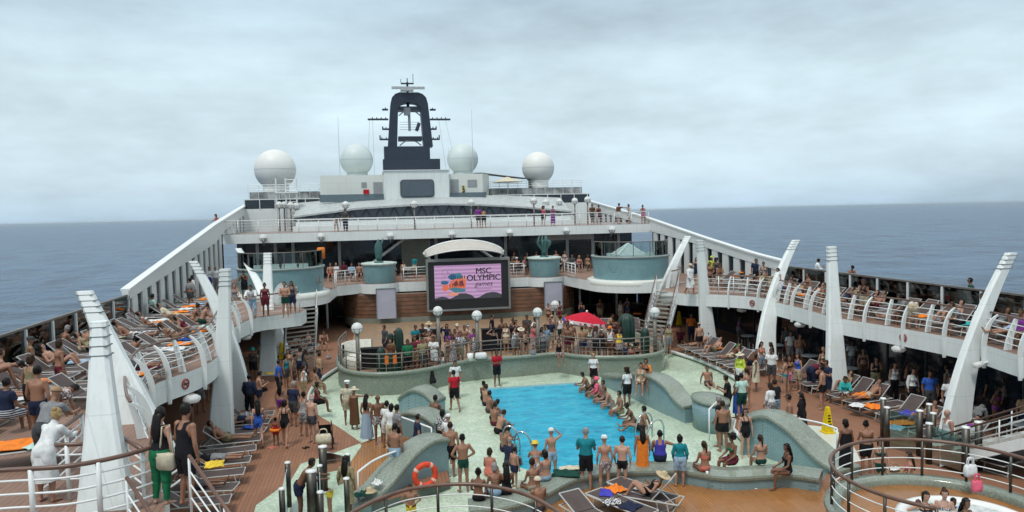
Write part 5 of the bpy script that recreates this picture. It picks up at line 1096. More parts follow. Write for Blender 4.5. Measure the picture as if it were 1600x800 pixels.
def extra_mesh(B,g):
    key=(*B['key'],g)
    if key in GAR: return GAR[key]
    S=B['S']; s=MB(); H_,hd,hf,side,sp,fr=[S[k] for k in ('H','hd','hf','side','sp','fr')]; nm=g; smooth=True
    if g.startswith('skirt'):                                # skirt40, skirt90: hem height in cm below the waist
        ln=float(g[5:])/100; nm='skirt'; P=S['P']; rings=[]
        for q in np.linspace(0,1,9):
            z=P[2]+.10-ln*q; a=.165+.02*q+(.085*ln)*q; b_=.13+.03*q+.09*ln*q
            rings.append([(P[0]+ (a+.012*q*math.sin(9*t2))*math.cos(t2),P[1]+(b_+.012*q*math.sin(9*t2))*math.sin(t2),z) for t2 in np.linspace(0,2*math.pi,37)[:-1]])
        s.loft(rings,cap=False)
    elif g.startswith('gown'):                               # from under the arms down
        ln=float(g[4:])/100; nm='gown'; P=S['P']; rings=[]; 
        for q in np.linspace(0,1,10):
            z=P[2]+.37-ln*q; a=.172+.05*q; b_=.135+.05*q
            rings.append([(P[0]+(a+.012*q*math.sin(8*t2))*math.cos(t2),P[1]+.012+(b_+.012*q*math.sin(8*t2))*math.sin(t2),z) for t2 in np.linspace(0,2*math.pi,37)[:-1]])
        s.loft(rings,cap=False)
    elif g in ('short','long','bob','bun','pony','curly','bald_fringe','afro'):
        nm='hair'
        co,nr,L=B['co'],B['nr'],B['lab']; rel=co-H_; z=rel@hd; y=rel@hf; x=np.abs(rel@side)
        lim={'short':(.018,.012),'long':(.035,.018),'bob':(.035,.02),'bun':(.016,.014),'pony':(.016,.013),'curly':(.03,.03),'bald_fringe':(.012,.008),'afro':(.03,.045)}[g]
        sel=(L=='he')&((z>.062)|((y<.035)&(z>-.045))|((y<-.02)&(z>-.085)))
        if g=='bald_fringe': sel=(L=='he')&(y<.03)&(z>-.06)&(z<.045)
        fs=[q for q in B['fs'] if all(sel[i] for i in q)]; used=sorted({i for q in fs for i in q}); mp_={i:j for j,i in enumerate(used)}
        v=co+nr*lim[1]+nr*(.35*lim[1])*np.sin(co[:,0:1]*90+co[:,2:3]*70)
        s.add(v[used].tolist(),[tuple(mp_[i] for i in q) for q in fs])
        bk=H_-hf*.082
        if g=='long':
            dn=-sp if B['key'][0] in SITP or True else -hd
            c=[H_+hd*.05-hf*.055,bk-hd*.02,S['N']-fr*.105,S['N']+dn*.14-fr*.13,S['N']+dn*.27-fr*.125]; w_=[.07,.088,.10,.095,.045]; d_=[.035,.045,.04,.032,.015]
            s.loft([ringv(p,side,hf if i<2 else fr,a,b_,12) for i,(p,a,b_) in enumerate(zip(c,w_,d_))])
        elif g=='bob':
            c=[H_+hd*.06-hf*.03,H_-hf*.03,H_-hd*.07-hf*.035,H_-hd*.13-hf*.04]; s.loft([ringv(p,side,hf,a,b_,12) for p,a,b_ in zip(c,(.07,.092,.096,.07),(.07,.078,.07,.05))])
        elif g=='bun': s.sphere(H_+hd*.09-hf*.085,.048,10,8)
        elif g=='pony': s.tube([bk+hd*.04,bk-hf*.06+hd*.02,bk-hf*.06-hd*.12,bk-hf*.045-hd*.24],[.03,.035,.032,.01],8)
        elif g in ('curly','afro'):
            rr=random.Random(3)
            for i in range(46 if g=='curly' else 40):
                a=rr.uniform(0,2*math.pi); zz=rr.uniform(-.16 if g=='curly' else -.02,.11); yy=math.sin(a)
                if yy>.25 and zz<.07: continue
                s.sphere(H_+hd*zz+side*math.cos(a)*.095+hf*(yy*.10-.02),rr.uniform(.032,.05),7,5)
            s.sphere(H_+hd*.03-hf*.025,.112,14,10,(1,1,1))
    elif g=='straw_hat': s.add(*hat([(.0005,.155),(.06,.15),(.085,.10),(.092,.055),(.10,.048),(.17,.035),(.215,.028),(.212,.022),(.17,.026),(.09,.035)],H_,hd,side,hf))
    elif g=='bucket_hat': s.add(*hat([(.0005,.145),(.08,.14),(.098,.06),(.15,.015),(.148,.01),(.095,.045)],H_,hd,side,hf))
    elif g in ('cap','visor'):
        if g=='cap': s.add(*hat([(.0005,.135),(.05,.128),(.085,.10),(.102,.05),(.100,.035)],H_,hd,side,hf))
        else: s.add(*hat([(.098,.085),(.102,.045),(.098,.04)],H_,hd,side,hf))
        s.loft([ringv(H_+hd*.047+hf*.075,side,hd,.07,.006,8),ringv(H_+hd*.040+hf*.13,side,hd,.068,.006,8),ringv(H_+hd*.03+hf*.165,side,hd,.04,.005,8)])
    elif g=='captain_hat': s.add(*hat([(.0005,.135),(.09,.13),(.125,.115),(.118,.095),(.098,.08),(.10,.045)],H_,hd,side,hf)); s.loft([ringv(H_+hd*.047+hf*.085,side,hd,.065,.006,8),ringv(H_+hd*.03+hf*.14,side,hd,.045,.005,8)])
    elif g=='sunglasses':
        for sg in (-1,1): s.sphere(H_+hd*.022+side*sg*.034+hf*.097,.027,10,6,(1,.35,.75))
        s.tube([H_+hd*.026-side*.07+hf*.06,H_+hd*.026-side*.03+hf*.105,H_+hd*.026+side*.03+hf*.105,H_+hd*.026+side*.07+hf*.06],.005,5)
    elif g=='beard':
        co,nr,L=B['co'],B['nr'],B['lab']; rel=co-H_; z=rel@hd; y=rel@hf; sel=((L=='he')|(L=='ne'))&(z<-.05)&(z>-.14)&(y>.0)&~((np.abs(z+.07)<.012)&(np.abs(rel@side)<.03))
        fs=[q for q in B['fs'] if all(sel[i] for i in q)]; used=sorted({i for q in fs for i in q}); mp_={i:j for j,i in enumerate(used)}; s.add((co+nr*.009)[used].tolist(),[tuple(mp_[i] for i in q) for q in fs])
    elif g=='bag':
        nm='shoulder_bag'; c=S['P']+np.array((.20,-.10,.0)); s.loft([[tuple(c+np.array((dx*w_,dy*.06,z))) for dx,dy in ((-1,-1),(1,-1),(1,1),(-1,1))] for w_,z in ((.12,-.25),(.17,-.22),(.17,.02),(.15,.05))])
        s.tube([c+np.array((-.13,0,.04)),S['shR']+np.array((-.05,-.08,.05)),S['shR']+np.array((0,.04,.06)),c+np.array((.13,.03,.04))],.018,5)
    elif g=='swim_ring':
        P=S['P']; s.tube([(P[0]+.28*math.cos(a),P[1]+.26*math.sin(a),P[2]+.08) for a in np.linspace(0,2*math.pi,19)[:-1]],.09,8,closed=True)
    elif g=='phone_held': nm='phone'; c=(S['hnL']+S['hnR'])/2+np.array((0,.03,.06)); s.box(c[0]-.04,c[0]+.04,c[1]-.006,c[1]+.006,c[2]-.08,c[2]+.08); smooth=False
    GAR[key]=(mb_mesh(s,nm,smooth),nm); return GAR[key]
def hat(prof,H_,hd,side,hf,n=20):
    vs=[];fs=[]
    for r_,z in prof:
        for j in range(n):
            a=2*math.pi*j/n; vs.append(tuple(H_+hd*z+side*r_*math.cos(a)+hf*(r_*1.12*math.sin(a)-.004)))
    for i in range(len(prof)-1):
        for j in range(n): fs.append((i*n+j,i*n+(j+1)%n,(i+1)*n+(j+1)%n,(i+1)*n+j))
    return vs,fs
_skin={}
SKINS={'p':(.47,.29,.215),'l':(.39,.225,.155),'t':(.285,.15,.095),'b':(.18,.09,.054),'d':(.085,.044,.029)}
def skinm(k):
    if k not in _skin:
        m,t,b=newmat('skin'); c=SKINS[k]; f=noise(t,objco(t),7,4); lk(t,mixc(t,rampf(t,f,.3,.7),c,(c[0]*.86,c[1]*.78,c[2]*.76)),b.inputs['Base Color']); b.inputs['Roughness'].default_value=.5
        b.inputs['Specular IOR Level'].default_value=.35; _skin[k]=m
    return _skin[k]
HAIRC={'k':fab((.010,.008,.007),.45),'b':fab((.035,.018,.010),.5),'r':fab((.11,.05,.025),.5),'y':fab((.40,.27,.12),.5),'g':fab((.26,.25,.24),.6),'w':fab((.6,.6,.58),.6)}
CLR={'black':(.012,.012,.015),'navy':(.018,.026,.06),'white':(.70,.72,.72),'grey':(.22,.23,.24),'darkgrey':(.06,.065,.07),'red':(.42,.015,.03),'maroon':(.13,.018,.035),'blue':(.03,.10,.42),'paleblue':(.32,.47,.62),'teal':(.012,.20,.24),'green':(.015,.16,.07),'darkgreen':(.01,.06,.045),'lime':(.50,.62,.08),
 'yellow':(.72,.52,.05),'orange':(.80,.22,.03),'pink':(.62,.10,.18),'hotpink':(.72,.13,.20),'purple':(.22,.05,.28),'beige':(.46,.39,.28),'cream':(.60,.55,.42),'brown':(.12,.055,.03),'straw':(.52,.42,.26),'mint':(.45,.66,.58),'khaki':(.30,.26,.15),'tan':(.38,.25,.15),'turq':(.04,.42,.40),'coral':(.65,.2,.15),'violetblue':(.06,.06,.42)}
def cmat(c):
    if c=='floral': return pattern((.5,.42,.4),(.08,.09,.12),'spot',26)
    if c=='pinkfloral': return pattern((.62,.35,.42),(.5,.09,.16),'spot',22)
    if c=='dots': return pattern((.012,.012,.015),(.55,.55,.55),'spot',60)
    if c=='bwprint': return pattern((.6,.6,.6),(.03,.03,.04),'spot',24)
    if c=='blueprint': return pattern((.35,.45,.5),(.04,.10,.2),'spot',24)
    if c=='bluestripe': return pattern((.45,.55,.62),(.10,.17,.30),'stripe',9)
    if c=='navystripe': return pattern((.6,.62,.62),(.02,.04,.09),'hstripe',6)
    if c=='redstripe': return pattern((.7,.68,.68),(.55,.10,.10),'stripe',8)
    return fab(CLR[c])
PHRASE=dict(stand='standing',relax='standing',akimbo='hands on hips',cross='arms crossed',phone='looking at a phone',shoot='taking a photo',shade='one hand raised',point='pointing',walk='walking',lean='leaning forward',bend='bending down',sit='sitting',sitlean='sitting hunched',sitback='sitting leaning back',sitfloor='sitting with knees up',sitarm='sitting with one arm out',lie='lying',recline='reclining',reclknee='reclining knees up',prone='lying face down')
NPEOPLE=[0]; I_NAME='people on the island behind the pool'
ISLY=lambda x: float(np.interp(x,[p[0] for p in ISL],[p[1] for p in ISL]))
def person(px,py,z,pose,sex,rot,skin,hair,wear,desc,h=1.0,group=None,xy=None,label=None,foot=False,haircol=None):
    """px, py: the top of the head in the photo (or xy in the world); wear: 'garment:colour ...'; desc: the label"""
    B=body(pose,sex); sc=h*(.945 if sex=='f' else 1.0)
    ob=bpy.data.objects.new('person',B['me']); COL.objects.link(ob); a=R_(rot)
    if xy is None:
        S=B['S']; hp=S['H']+S['hd']*.118; zt=float(B['zmax']) if pose not in ('bend','lie','prone') else float(S['H'][2]+.1)
        w_=at(px,py,z+zt*sc); hx,hy=S['H'][0]*sc,S['H'][1]*sc
        if group==I_NAME:                                    # keep behind the island's parapet
            ym=ISLY(w_.x)+.65; w_=w_*1.0; k_=max(1.0,ym/w_.y); w_=Vector((w_.x*k_,w_.y*k_,w_.z))
        if pose in ('recline','reclknee','lie') and 3<z<4: w_.x=21.75 if w_.x>5 else -9.85
        ob.location=(w_.x-(hx*math.cos(a)-hy*math.sin(a)),w_.y-(hx*math.sin(a)+hy*math.cos(a)),z)
    else: ob.location=(xy[0],xy[1],z)
    ob.rotation_euler=(0,0,a); ob.scale=(sc,)*3
    ob.material_slots[0].link='OBJECT'; ob.material_slots[0].material=skinm(skin)
    hs,hc=(hair.split(':')+['k'])[:2]
    items=[]
    if hs!='none': items.append((hs,HAIRC[hc],True))
    if 'robe:' in wear and pose not in SITP: wear+=' skirt62:'+wear.split('robe:')[1].split()[0]
    for it in wear.split():
        g,c=(it.split(':')+['black'])[:2]; items.append((g,cmat(c),g.startswith('skirt') or g.startswith('gown') or g in ('straw_hat','bucket_hat','cap','visor','captain_hat','sunglasses','beard','bag','swim_ring','phone_held')))
    for g,mt,ex in items:
        if (g.startswith('skirt') or g.startswith('gown')) and pose in SITP: g='wrap' if g.startswith('skirt') else 'dress'; ex=False
        me,nm=(extra_mesh if ex else garment_mesh)(B,g)
        c=bpy.data.objects.new(nm,me); COL.objects.link(c); c.parent=ob; c.material_slots[0].link='OBJECT'; c.material_slots[0].material=mt
    tag(ob,desc,'person',group); NPEOPLE[0]+=1
    return ob
# ================================================================ LOUNGERS, CHAIRS, TOWELS, BAGS
def lounger_proto(angle, lab):
    r=thing('sun_lounger',lab,'sun lounger',(0,0,0),'brown mesh sun loungers'); h=.36; w_=.33; hy=-.30; L=.78; a=R_(angle)
    by,bz=hy-L*math.cos(a),h+L*math.sin(a)
    s=MB()
    for x in (-w_,w_): s.tube([(x,.98,h),(x,hy-.72,h)],.022,6)
    s.tube([(-w_,.98,h),(w_,.98,h)],.017,6); s.tube([(-w_,hy-.72,h),(w_,hy-.72,h)],.017,6); s.build('frame',TUBE,r)
    s=MB(); s.loft([[(-w_+.03,y,h+.005-z),(w_-.03,y,h+.005-z),(w_-.03,y,h+.022-z),(-w_+.03,y,h+.022-z)] for y,z in ((.96,0),(.6,.012),(.2,.015),(hy+.01,0))]); s.build('seat_sling',SLING,r)
    s=MB()
    for x in (-w_+.01,w_-.01): s.tube([(x,hy,h+.02),(x,by,bz+.02)],.02,6)
    s.tube([(-w_+.01,by,bz+.02),(w_-.01,by,bz+.02)],.02,6); bf=s.build('back_frame',TUBE,r)
    n=Vector((0,math.sin(a),math.cos(a)))*.012; s=MB(); s.loft([[Vector((-w_+.03,y,z))-n+Vector((0,0,.02)),Vector((w_-.03,y,z))-n+Vector((0,0,.02)),Vector((w_-.03,y,z))+n+Vector((0,0,.02)),Vector((-w_+.03,y,z))+n+Vector((0,0,.02))] for y,z in ((hy-.01,h),(by+.01,bz-.01))]); s.build('back_sling',SLING,r)
    for x in (-w_,w_):
        for y in (.72,-.72):
            s=MB(); s.tube([(x,y,h),(x*1.04,y+(.08 if y>0 else -.08),0.004)],.02,6); s.build('leg',TUBE,r)
    for y in (.80,-.80):
        s=MB(); s.tube([(-w_*1.04,y,.035),(w_*1.04,y,.035)],.016,5); s.build('stretcher',TUBE,r)
    if angle>5:
        s=MB()
        for x in (-w_+.05,w_-.05): s.tube([(x,(hy+by)/2-.0,(h+bz)/2),(x,hy-.62,h-.01)],.014,5)
        s.build('back_prop',TUBE,r)
    return r
LP={}
def lounger(x,y,z,rz,ang,lab,scale=1.0):
    if ang not in LP: r=lounger_proto(ang,lab); LP[ang]=r; r.location=(x,y,z); r.rotation_euler=(0,0,R_(rz)); return r
    return copy_thing(LP[ang],(x,y,z),R_(rz),lab)
CH=[]
def chair(x,y,z,rz,lab):
    if not CH:
        r=thing('chair',lab,'chair',(0,0,0),'deck chairs'); s=MB(); s.obox((0,0,.44),.22,.22,.018); s.build('seat',SLING,r)
        s=MB(); s.loft([[(-.21,-.21,.5),(.21,-.21,.5),(.21,-.18,.5),(-.21,-.18,.5)],[(-.21,-.30,.86),(.21,-.30,.86),(.21,-.27,.86),(-.21,-.27,.86)]]); s.build('backrest',SLING,r)
        for sx in (-1,1):
            for sy in (-1,1): s=MB(); s.tube([(sx*.2,sy*.2,.43),(sx*.22,sy*.24,.0)],.016,5); s.build('leg',WHITE2,r)
        CH.append(r); r.location=(x,y,z); r.rotation_euler=(0,0,R_(rz)); return r
    return copy_thing(CH[0],(x,y,z),R_(rz),lab)
def towel(lab,x,y,z,rz,col,w_=.62,l_=1.2,heap=.05,name='towel',seed=1,cat='towel',drop=0):
    rr=random.Random(seed); nx,ny=12,18; ph=[rr.uniform(0,6) for _ in range(6)]; s=MB(); vs=[]
    for layer in (0,1):
        for j in range(ny+1):
            for i in range(nx+1):
                u,v=i/nx-.5,j/ny-.5; e=1-max(abs(u),abs(v))**3*6
                hh=heap*(.45+.5*math.sin(9*u+ph[0]+3*v)*math.sin(7*v+ph[1])+.35*math.sin(17*u+ph[2]-11*v))*max(e,.1)+(.012 if layer else 0)
                d=-drop*max(0,abs(v)*2-.6)**1.5
                vs.append((u*w_*(1+.06*math.sin(8*v+ph[3])),v*l_*(1+.05*math.sin(7*u+ph[4])),max(hh,-.0)+.004+d))
    m_=(nx+1)*(ny+1); fs=[]
    for j in range(ny):
        for i in range(nx):
            a=j*(nx+1)+i; q=(a,a+1,a+nx+2,a+nx+1); fs.append(tuple(m_+k for k in q)); fs.append(q[::-1])
    for i in range(nx): fs.append((i,i+1,m_+i+1,m_+i)); a=ny*(nx+1)+i; fs.append((a+1,a,m_+a,m_+a+1))
    for j in range(ny): a=j*(nx+1); fs.append((a+nx+1,a,m_+a,m_+a+nx+1)); a+=nx; fs.append((a,a+nx+1,m_+a+nx+1,m_+a))
    s.add(vs,fs); o=s.build(name,cmat(col),smooth=True); o.location=(x,y,z); o.rotation_euler=(0,0,R_(rz)); return tag(o,lab,cat)
def bag(lab,x,y,z,col,w_=.2,h_=.28,d_=.12,handles=True,cat='bag'):
    r=thing('bag',lab,cat,(x,y,z)); s=MB(); s.loft([[(x+sx*a,y+sy*b_,z+zz) for sx,sy in ((-1,-.7),(-.7,-1),(.7,-1),(1,-.7),(1,.7),(.7,1),(-.7,1),(-1,.7))] for a,b_,zz in ((w_*.8,d_*.8,.004),(w_,d_,h_*.3),(w_*.95,d_*.8,h_*.8),(w_*.8,d_*.45,h_))]); s.build('body',cmat(col),r,True)
    if handles:
        s=MB()
        for sy in (-.3,.3): s.tube(crom([(x-w_*.5,y+sy*d_,z+h_*.97),(x-w_*.35,y+sy*d_,z+h_*1.5),(x+w_*.35,y+sy*d_,z+h_*1.5),(x+w_*.5,y+sy*d_,z+h_*.97)],4),.014,5)
        s.build('handles',cmat(col),r,True)
    return r
def loose_hat(lab,p,col='straw'):
    s=MB(); s.lathe([(.001,.13),(.06,.125),(.085,.09),(.095,.03),(.12,.022),(.21,.012),(.208,.004),(.1,.006)],p,20); return tag(s.build('straw_hat',cmat(col),smooth=True,origin=p),lab,'hat')
# --- rows of loungers
LROWS=[]
def row(z,pts,rz,angs,where,end='near end'):
    for i,(x,y) in enumerate(pts):
        LROWS.append((lounger(x,y,z,rz+rnd.uniform(-9,9),angs[i%len(angs)],'brown sun lounger %s, %s from the %s'%(where,ORD[i],end)),x,y,z,rz,angs[i%len(angs)]))
row(3.3,[(-9.85,13.8+1.0*i) for i in range(22) if i not in (4,)],-90,(38,0,45,38,30),'in the row along the left windscreen')
row(3.3,[(-7.5,21.0+1.05*i) for i in range(13)],-90,(40,0,35,0,45),'in the inner row of the left balcony')
row(3.3,[(-9.9,37.2+1.1*i) for i in range(8)],-90,(0,35),'by the sloping wall at the left')
row(3.3,[(21.75,16.5+1.02*i) for i in range(21)],90,(42,35,0,45,38),'in the row along the right windscreen')
row(3.3,[(21.6,39.2+1.1*i) for i in range(6)],90,(35,0),'by the sloping wall at the right')
row(0,[(-5.2,21.4+1.15*i) for i in range(9)],-90,(38,0,40),'in the shade under the left balcony edge')
row(0,[(17.9,39.4-.95*i) for i in range(8)],100,(42,40,0,45),'in the shaded row beside the right stairs','stairs')
row(0,[(19.3,31.2-.98*i) for i in range(8)],95,(45,42,0,40),'in the shaded row between the right fins','far end')
row(0,[(18.9,23.0-.98*i) for i in range(5)],100,(40,0),'behind the glass screens near the right stairs','far end')
row(.0,[(-6.8+.9*i,44.5+.35*i) for i in range(4)],165,(35,0),'by the shaded lounge left of the island','left end')
row(.0,[(16.9-.95*i,46.5+.25*i) for i in range(6)],170,(40,0),'by the shaded lounge right of the island','right end')
# --- four loungers on the wet amber deck at the front
for px,py,rz,ang,lab in ((925,812,-160,22,'empty brown mesh lounger with raised back on the wet amber deck, leftmost of four'),(972,792,-152,0,'flat lounger heaped with clothes and an orange towel on the wet amber deck'),(1005,772,-150,0,'flat lounger with a folded white towel behind the straw hat reader')):
    p=at(px,py,.25); lounger(p.x,p.y,.006,rz,ang,lab)
p=at(1037,757,.75); a_=R_(52); RX,RY=p.x-.55*math.sin(a_),p.y+.55*math.cos(a_); lounger(RX,RY,.006,52,50,'lounger with raised back used by the straw hat reader, nearest the bench')
p=at(30,705,3.6); lounger(p.x,p.y,3.3,-75,20,'near left lounger covered by an orange towel and loose clothes'); LNEAR=p
# --- towels, bags and small things
p=at(962,765,.4); towel('crumpled bright orange towel on the flat lounger of the front deck',p.x,p.y,.40,20,'orange',.5,.5,.12,seed=2)
p=at(950,770,.4); towel('dark purple cloth beside the orange towel on the front lounger',p.x-.05,p.y,.395,70,'violetblue',.55,.35,.06,seed=3)
p=at(957,785,.4); towel('crumpled pale clothes on the front lounger below the orange towel',p.x,p.y,.395,10,'bwprint',.5,.4,.12,'clothes',4,'clothes')
p=at(985,792,.4); towel('dark clothes at the foot of the front lounger next to the pale ones',p.x,p.y,.395,40,'navy',.5,.45,.10,'clothes',5,'clothes')
p=at(998,762,.4); towel('small folded white towel on the flat front lounger',p.x,p.y,.39,50,'white',.36,.2,.03,seed=6)
towel('big orange towel draped over the near left lounger',LNEAR.x-.1,LNEAR.y+.1,3.70,-75,'orange',.8,1.3,.07,seed=7)
towel('pale mint clothes on the near left lounger by the orange towel',LNEAR.x+.5,LNEAR.y-.2,3.72,-30,'mint',.45,.5,.09,'clothes',8,'clothes')
for px,py,z,col,lab,w_,l_,hp in ((1350,618,.5,'orange','crumpled orange towel on the lounger behind the woman in the turquoise shirt',.6,.75,.14),(1365,635,.42,'orange','orange towel on the nearest shaded lounger beside the turquoise shirt woman',.6,.8,.12),(1340,633,.42,'white','white towel with orange corner on the shaded lounger by the fin',.5,.6,.08),
    (1410,660,.42,'orange','long orange towel under a sunbather behind the steel posts',.6,1.2,.06),(1420,648,.6,'violetblue','heap of bright blue cloth on the shaded lounger behind the steel posts',.5,.5,.2),(1400,668,.42,'paleblue','pale blue towel on a lounger by the glass screens',.5,.6,.07),
    (1117,543,.42,'orange','orange towel on the shaded lounger row beside the right stairs',.6,.9,.08),(996,490,.9,'orange','orange towel hanging over a chair behind the big cactus',.55,.5,.05),(1150,432,3.9,'orange','orange towel over a lounger on the right balcony behind the stair landing',.6,.9,.10),(1163,426,4.05,'orange','second orange towel on the right balcony, the upper one',.6,.6,.12),
    (1485,460,4.1,'red','bright red towel over a raised lounger back on the right balcony',.5,.7,.03),(1178,548,.42,'paleblue','pale blue towel in the shaded row near the leaning right fin',.5,.7,.07),(1150,540,.42,'green','green patterned towel in the shaded row on the right',.5,.7,.1),
    (33,535,4.1,'red','red towel over a lounger back by the left windscreen',.45,.5,.04),(247,500,3.7,'white','white towel spread on an inner lounger of the left balcony',.6,.9,.05),(213,462,4.2,'turq','turquoise towel hung over a lounger back on the left balcony',.55,.6,.05),(237,452,4.15,'cream','cream towel draped over a lounger back on the left balcony',.55,.7,.06),
    (420,583,.42,'yellow','yellow towel on a lounger in the left shade beside the blonde woman',.4,.5,.05),(385,648,.42,'bwprint','patterned clothes heap on the lounger under the left balcony',.5,.6,.12),(390,667,.42,'blue','blue cloth on the lounger near the woman in the blue swimsuit',.4,.5,.06),(335,725,3.36,'yellow','bright yellow towel by the near left stairs',.35,.4,.06)):
    p=at(px,py,z); towel(lab,p.x,p.y,z-.02,rnd.uniform(0,180),col,w_,l_,hp,seed=int(px))
p=at(577,768,.36); loose_hat('cream straw hat lying on the tall wave wall beside clothes',(p.x,p.y,.36)); p2=at(566,772,.34); towel('dark green cloth under the cream straw hat',p2.x,p2.y,.32,20,'darkgreen',.45,.4,.10,'clothes',15,'clothes')
p=at(589,754,.5); towel('small white and lilac cloth heap beside the cream straw hat',p.x,p.y,.46,60,'white',.28,.28,.14,'clothes',16,'clothes')
p=at(885,741,.46); towel('dark green and cream towels heaped on the bench beside the man in teal',p.x,p.y,.46,70,'darkgreen',.5,.8,.10,seed=17)
p=at(892,733,.48); towel('cream towel lying on the bench above the green ones',p.x,p.y,.50,80,'cream',.3,.7,.06,seed=18)
p=at(506,688,.35); STRO=p
r=thing('stroller','dark folding stroller carrying a white bag near the edge of the brown deck','stroller',(p.x,p.y+.25,0)); x,y=p.x+.05,p.y+.35
for dx in (-.22,.22):
    s=MB(); s.tube([(x+dx,y-.25,.12),(x+dx,y+.1,.6),(x+dx,y-.3,1.02)],.016,6); s.tube([(x+dx,y+.35,.12),(x+dx,y-.05,.62)],.016,6); s.build('frame',BLK,r)
    for dy in (-.25,.35):
        s=MB(); s.tube([(x+dx+.05*math.copysign(1,dx)*.2+.02*math.cos(a)*0,y+dy+.085*math.cos(a),.11+.085*math.sin(a)) for a in np.linspace(0,2*math.pi,15)[:-1]],.022,6,closed=True); s.build('wheel',BLK,r)
s=MB(); s.loft([[(x-.2,y+.3,.42),(x+.2,y+.3,.42),(x+.2,y+.3,.47),(x-.2,y+.3,.47)],[(x-.2,y-.05,.40),(x+.2,y-.05,.40),(x+.2,y-.05,.46),(x-.2,y-.05,.46)],[(x-.2,y-.22,.85),(x+.2,y-.22,.85),(x+.2,y-.26,.88),(x-.2,y-.26,.88)]]); s.build('seat',BLK,r)
bag('big white handbag hanging on the stroller handle',p.x,p.y-.15,.30,'cream',.27,.32,.13)
p=at(735,565,.82); s=MB(); s.lathe([(.001,0),(.13,0),(.165,.36),(.155,.36),(.12,.02)],(p.x,p.y,.86),18); tag(s.build('bucket',WHITE2,smooth=True,origin=(p.x,p.y,.86)),'white bucket on the mosaic rim of the island','bucket')
p=at(752,562,.82); bag('full white plastic bag on the island rim beside the bucket',p.x,p.y+.1,.86,'white',.30,.30,.2,False)
p=at(832,548,1.2); bag('pale carrier bag hanging on the island rail',p.x,p.y-.1,1.0,'grey',.14,.25,.07)
p=at(1516,735,1.6); bag('white towel bag hanging on the hot tub rail',p.x,p.y,1.45,'white',.16,.30,.08); p=at(1524,748,1.5); bag('bright pink bag hanging on the hot tub rail',p.x,p.y-.05,1.2,'hotpink',.13,.28,.07)
p=at(1405,725,.6); bag('tan patterned beach bag beside the dark bikini woman',p.x,p.y+.25,.0,'tan',.3,.35,.18)
p=at(1405,710,.9); towel('white towel on top of the tan beach bag',p.x,p.y+.25,.37,0,'white',.35,.25,.07,seed=21)
p=at(513,553,.3); bag('small bag with a flower print by the edge of the brown deck',p.x,p.y,0,'floral',.15,.2,.1)
p=at(502,405,5.0); r=thing('life_vest_box','orange life vest locker on the rim of the left tub drum','locker',(p.x,p.y,5.05)); s=MB(); s.lathe([(.01,.85),(.25,.84),(.30,.72),(.30,0),(.27,0)],(p.x,p.y-.0,5.05),14); s.build('cover',ORANGE,r,True); s=MB(); s.box(p.x-.2,p.x+.2,p.y-.1,p.y+.1,5.02,5.06); s.build('base',MG,r)
# white round daybed behind the left end of the island, dark planter boxes
p=at(555,565,.8); r=thing('daybed','round white daybed behind the left end of the island','daybed',(p.x+.2,38.8,.8)); s=MB(); s.lathe([(1.0,.0),(1.05,.35),(1.0,.5),(.4,.56),(.001,.57)],(p.x+.35,38.9,.455),28); s.build('cushion',fab((.62,.62,.55)),r,True)
s=MB(); s.lathe([(1.05,.5),(1.05,1.15),(.95,1.2),(.92,.5)],(p.x+.35,38.9,.455),20,a0=R_(60),a1=R_(200)); s.build('backrest',fab((.6,.6,.53)),r,True)
for i,(px,py,w_) in enumerate(((582,577,.55),(650,575,.6),(785,548,1.1))):
    p=at(px,py,.45); p.y=max(p.y,ISLY(p.x)+.4); s=MB(); s.prism([(p.x-w_,p.y),(p.x+w_,p.y),(p.x+w_,p.y+.5),(p.x-w_,p.y+.5)],.46,1.45+.1*i); s.prism([(p.x-w_-.03,p.y-.03),(p.x+w_+.03,p.y-.03),(p.x+w_+.03,p.y+.53),(p.x-w_-.03,p.y+.53)],1.45+.1*i,1.5+.1*i); tag(s.build('music_booth' if i==2 else 'planter_box',BLK,origin=(p.x,p.y,.46)),('low black planter box by the leftmost cacti','black planter box right of the tall cactus','black music booth on the island below the screen')[i],'booth' if i==2 else 'planter')
p=at(610,520,2.0); bag('big dark green bag standing near the tall cactus',p.x,36.2,.455,'darkgreen',.3,.55,.2)

# dim tables with chairs in the shade under the right balcony and on the rear balcony
TB=[]
def table(x,y,z,lab):
    if not TB:
        r=thing('table',lab,'table',(0,0,0),'small round tables'); s=MB(); s.lathe([(.001,.70),(.40,.70),(.42,.72),(.40,.74),(.001,.74)],(0,0,0),20); s.build('tabletop',GREYW,r); s=MB(); s.tube([(0,0,.02),(0,0,.70)],.035,8); s.build('pedestal',MG,r); s=MB(); s.lathe([(.26,.002),(.26,.02),(.05,.05)],(0,0,0),14); s.build('foot',MG,r); TB.append(r); r.location=(x,y,z); return r
    return copy_thing(TB[0],(x,y,z),0,lab)
for i in range(7):
    y=39.5-3.1*i; table(21.2,y,0,'small round table in the deep right shade, %s from the far end'%ORD[i])
    for j,dy in enumerate((-.75,.75)): chair(21.2+.1*j,y+dy,0,0 if dy<0 else 180,'brown chair at the %s shaded table, %s side'%(ORD[i],('near','far')[j]))
for i,(x,y) in enumerate(((-.4,56.9),(2.4,57.4),(11.2,56.6),(14.2,57.2),(15.6,57.6))):
    table(x,y,3.3,'small round table on the rear balcony, %s from the left'%ORD[i])

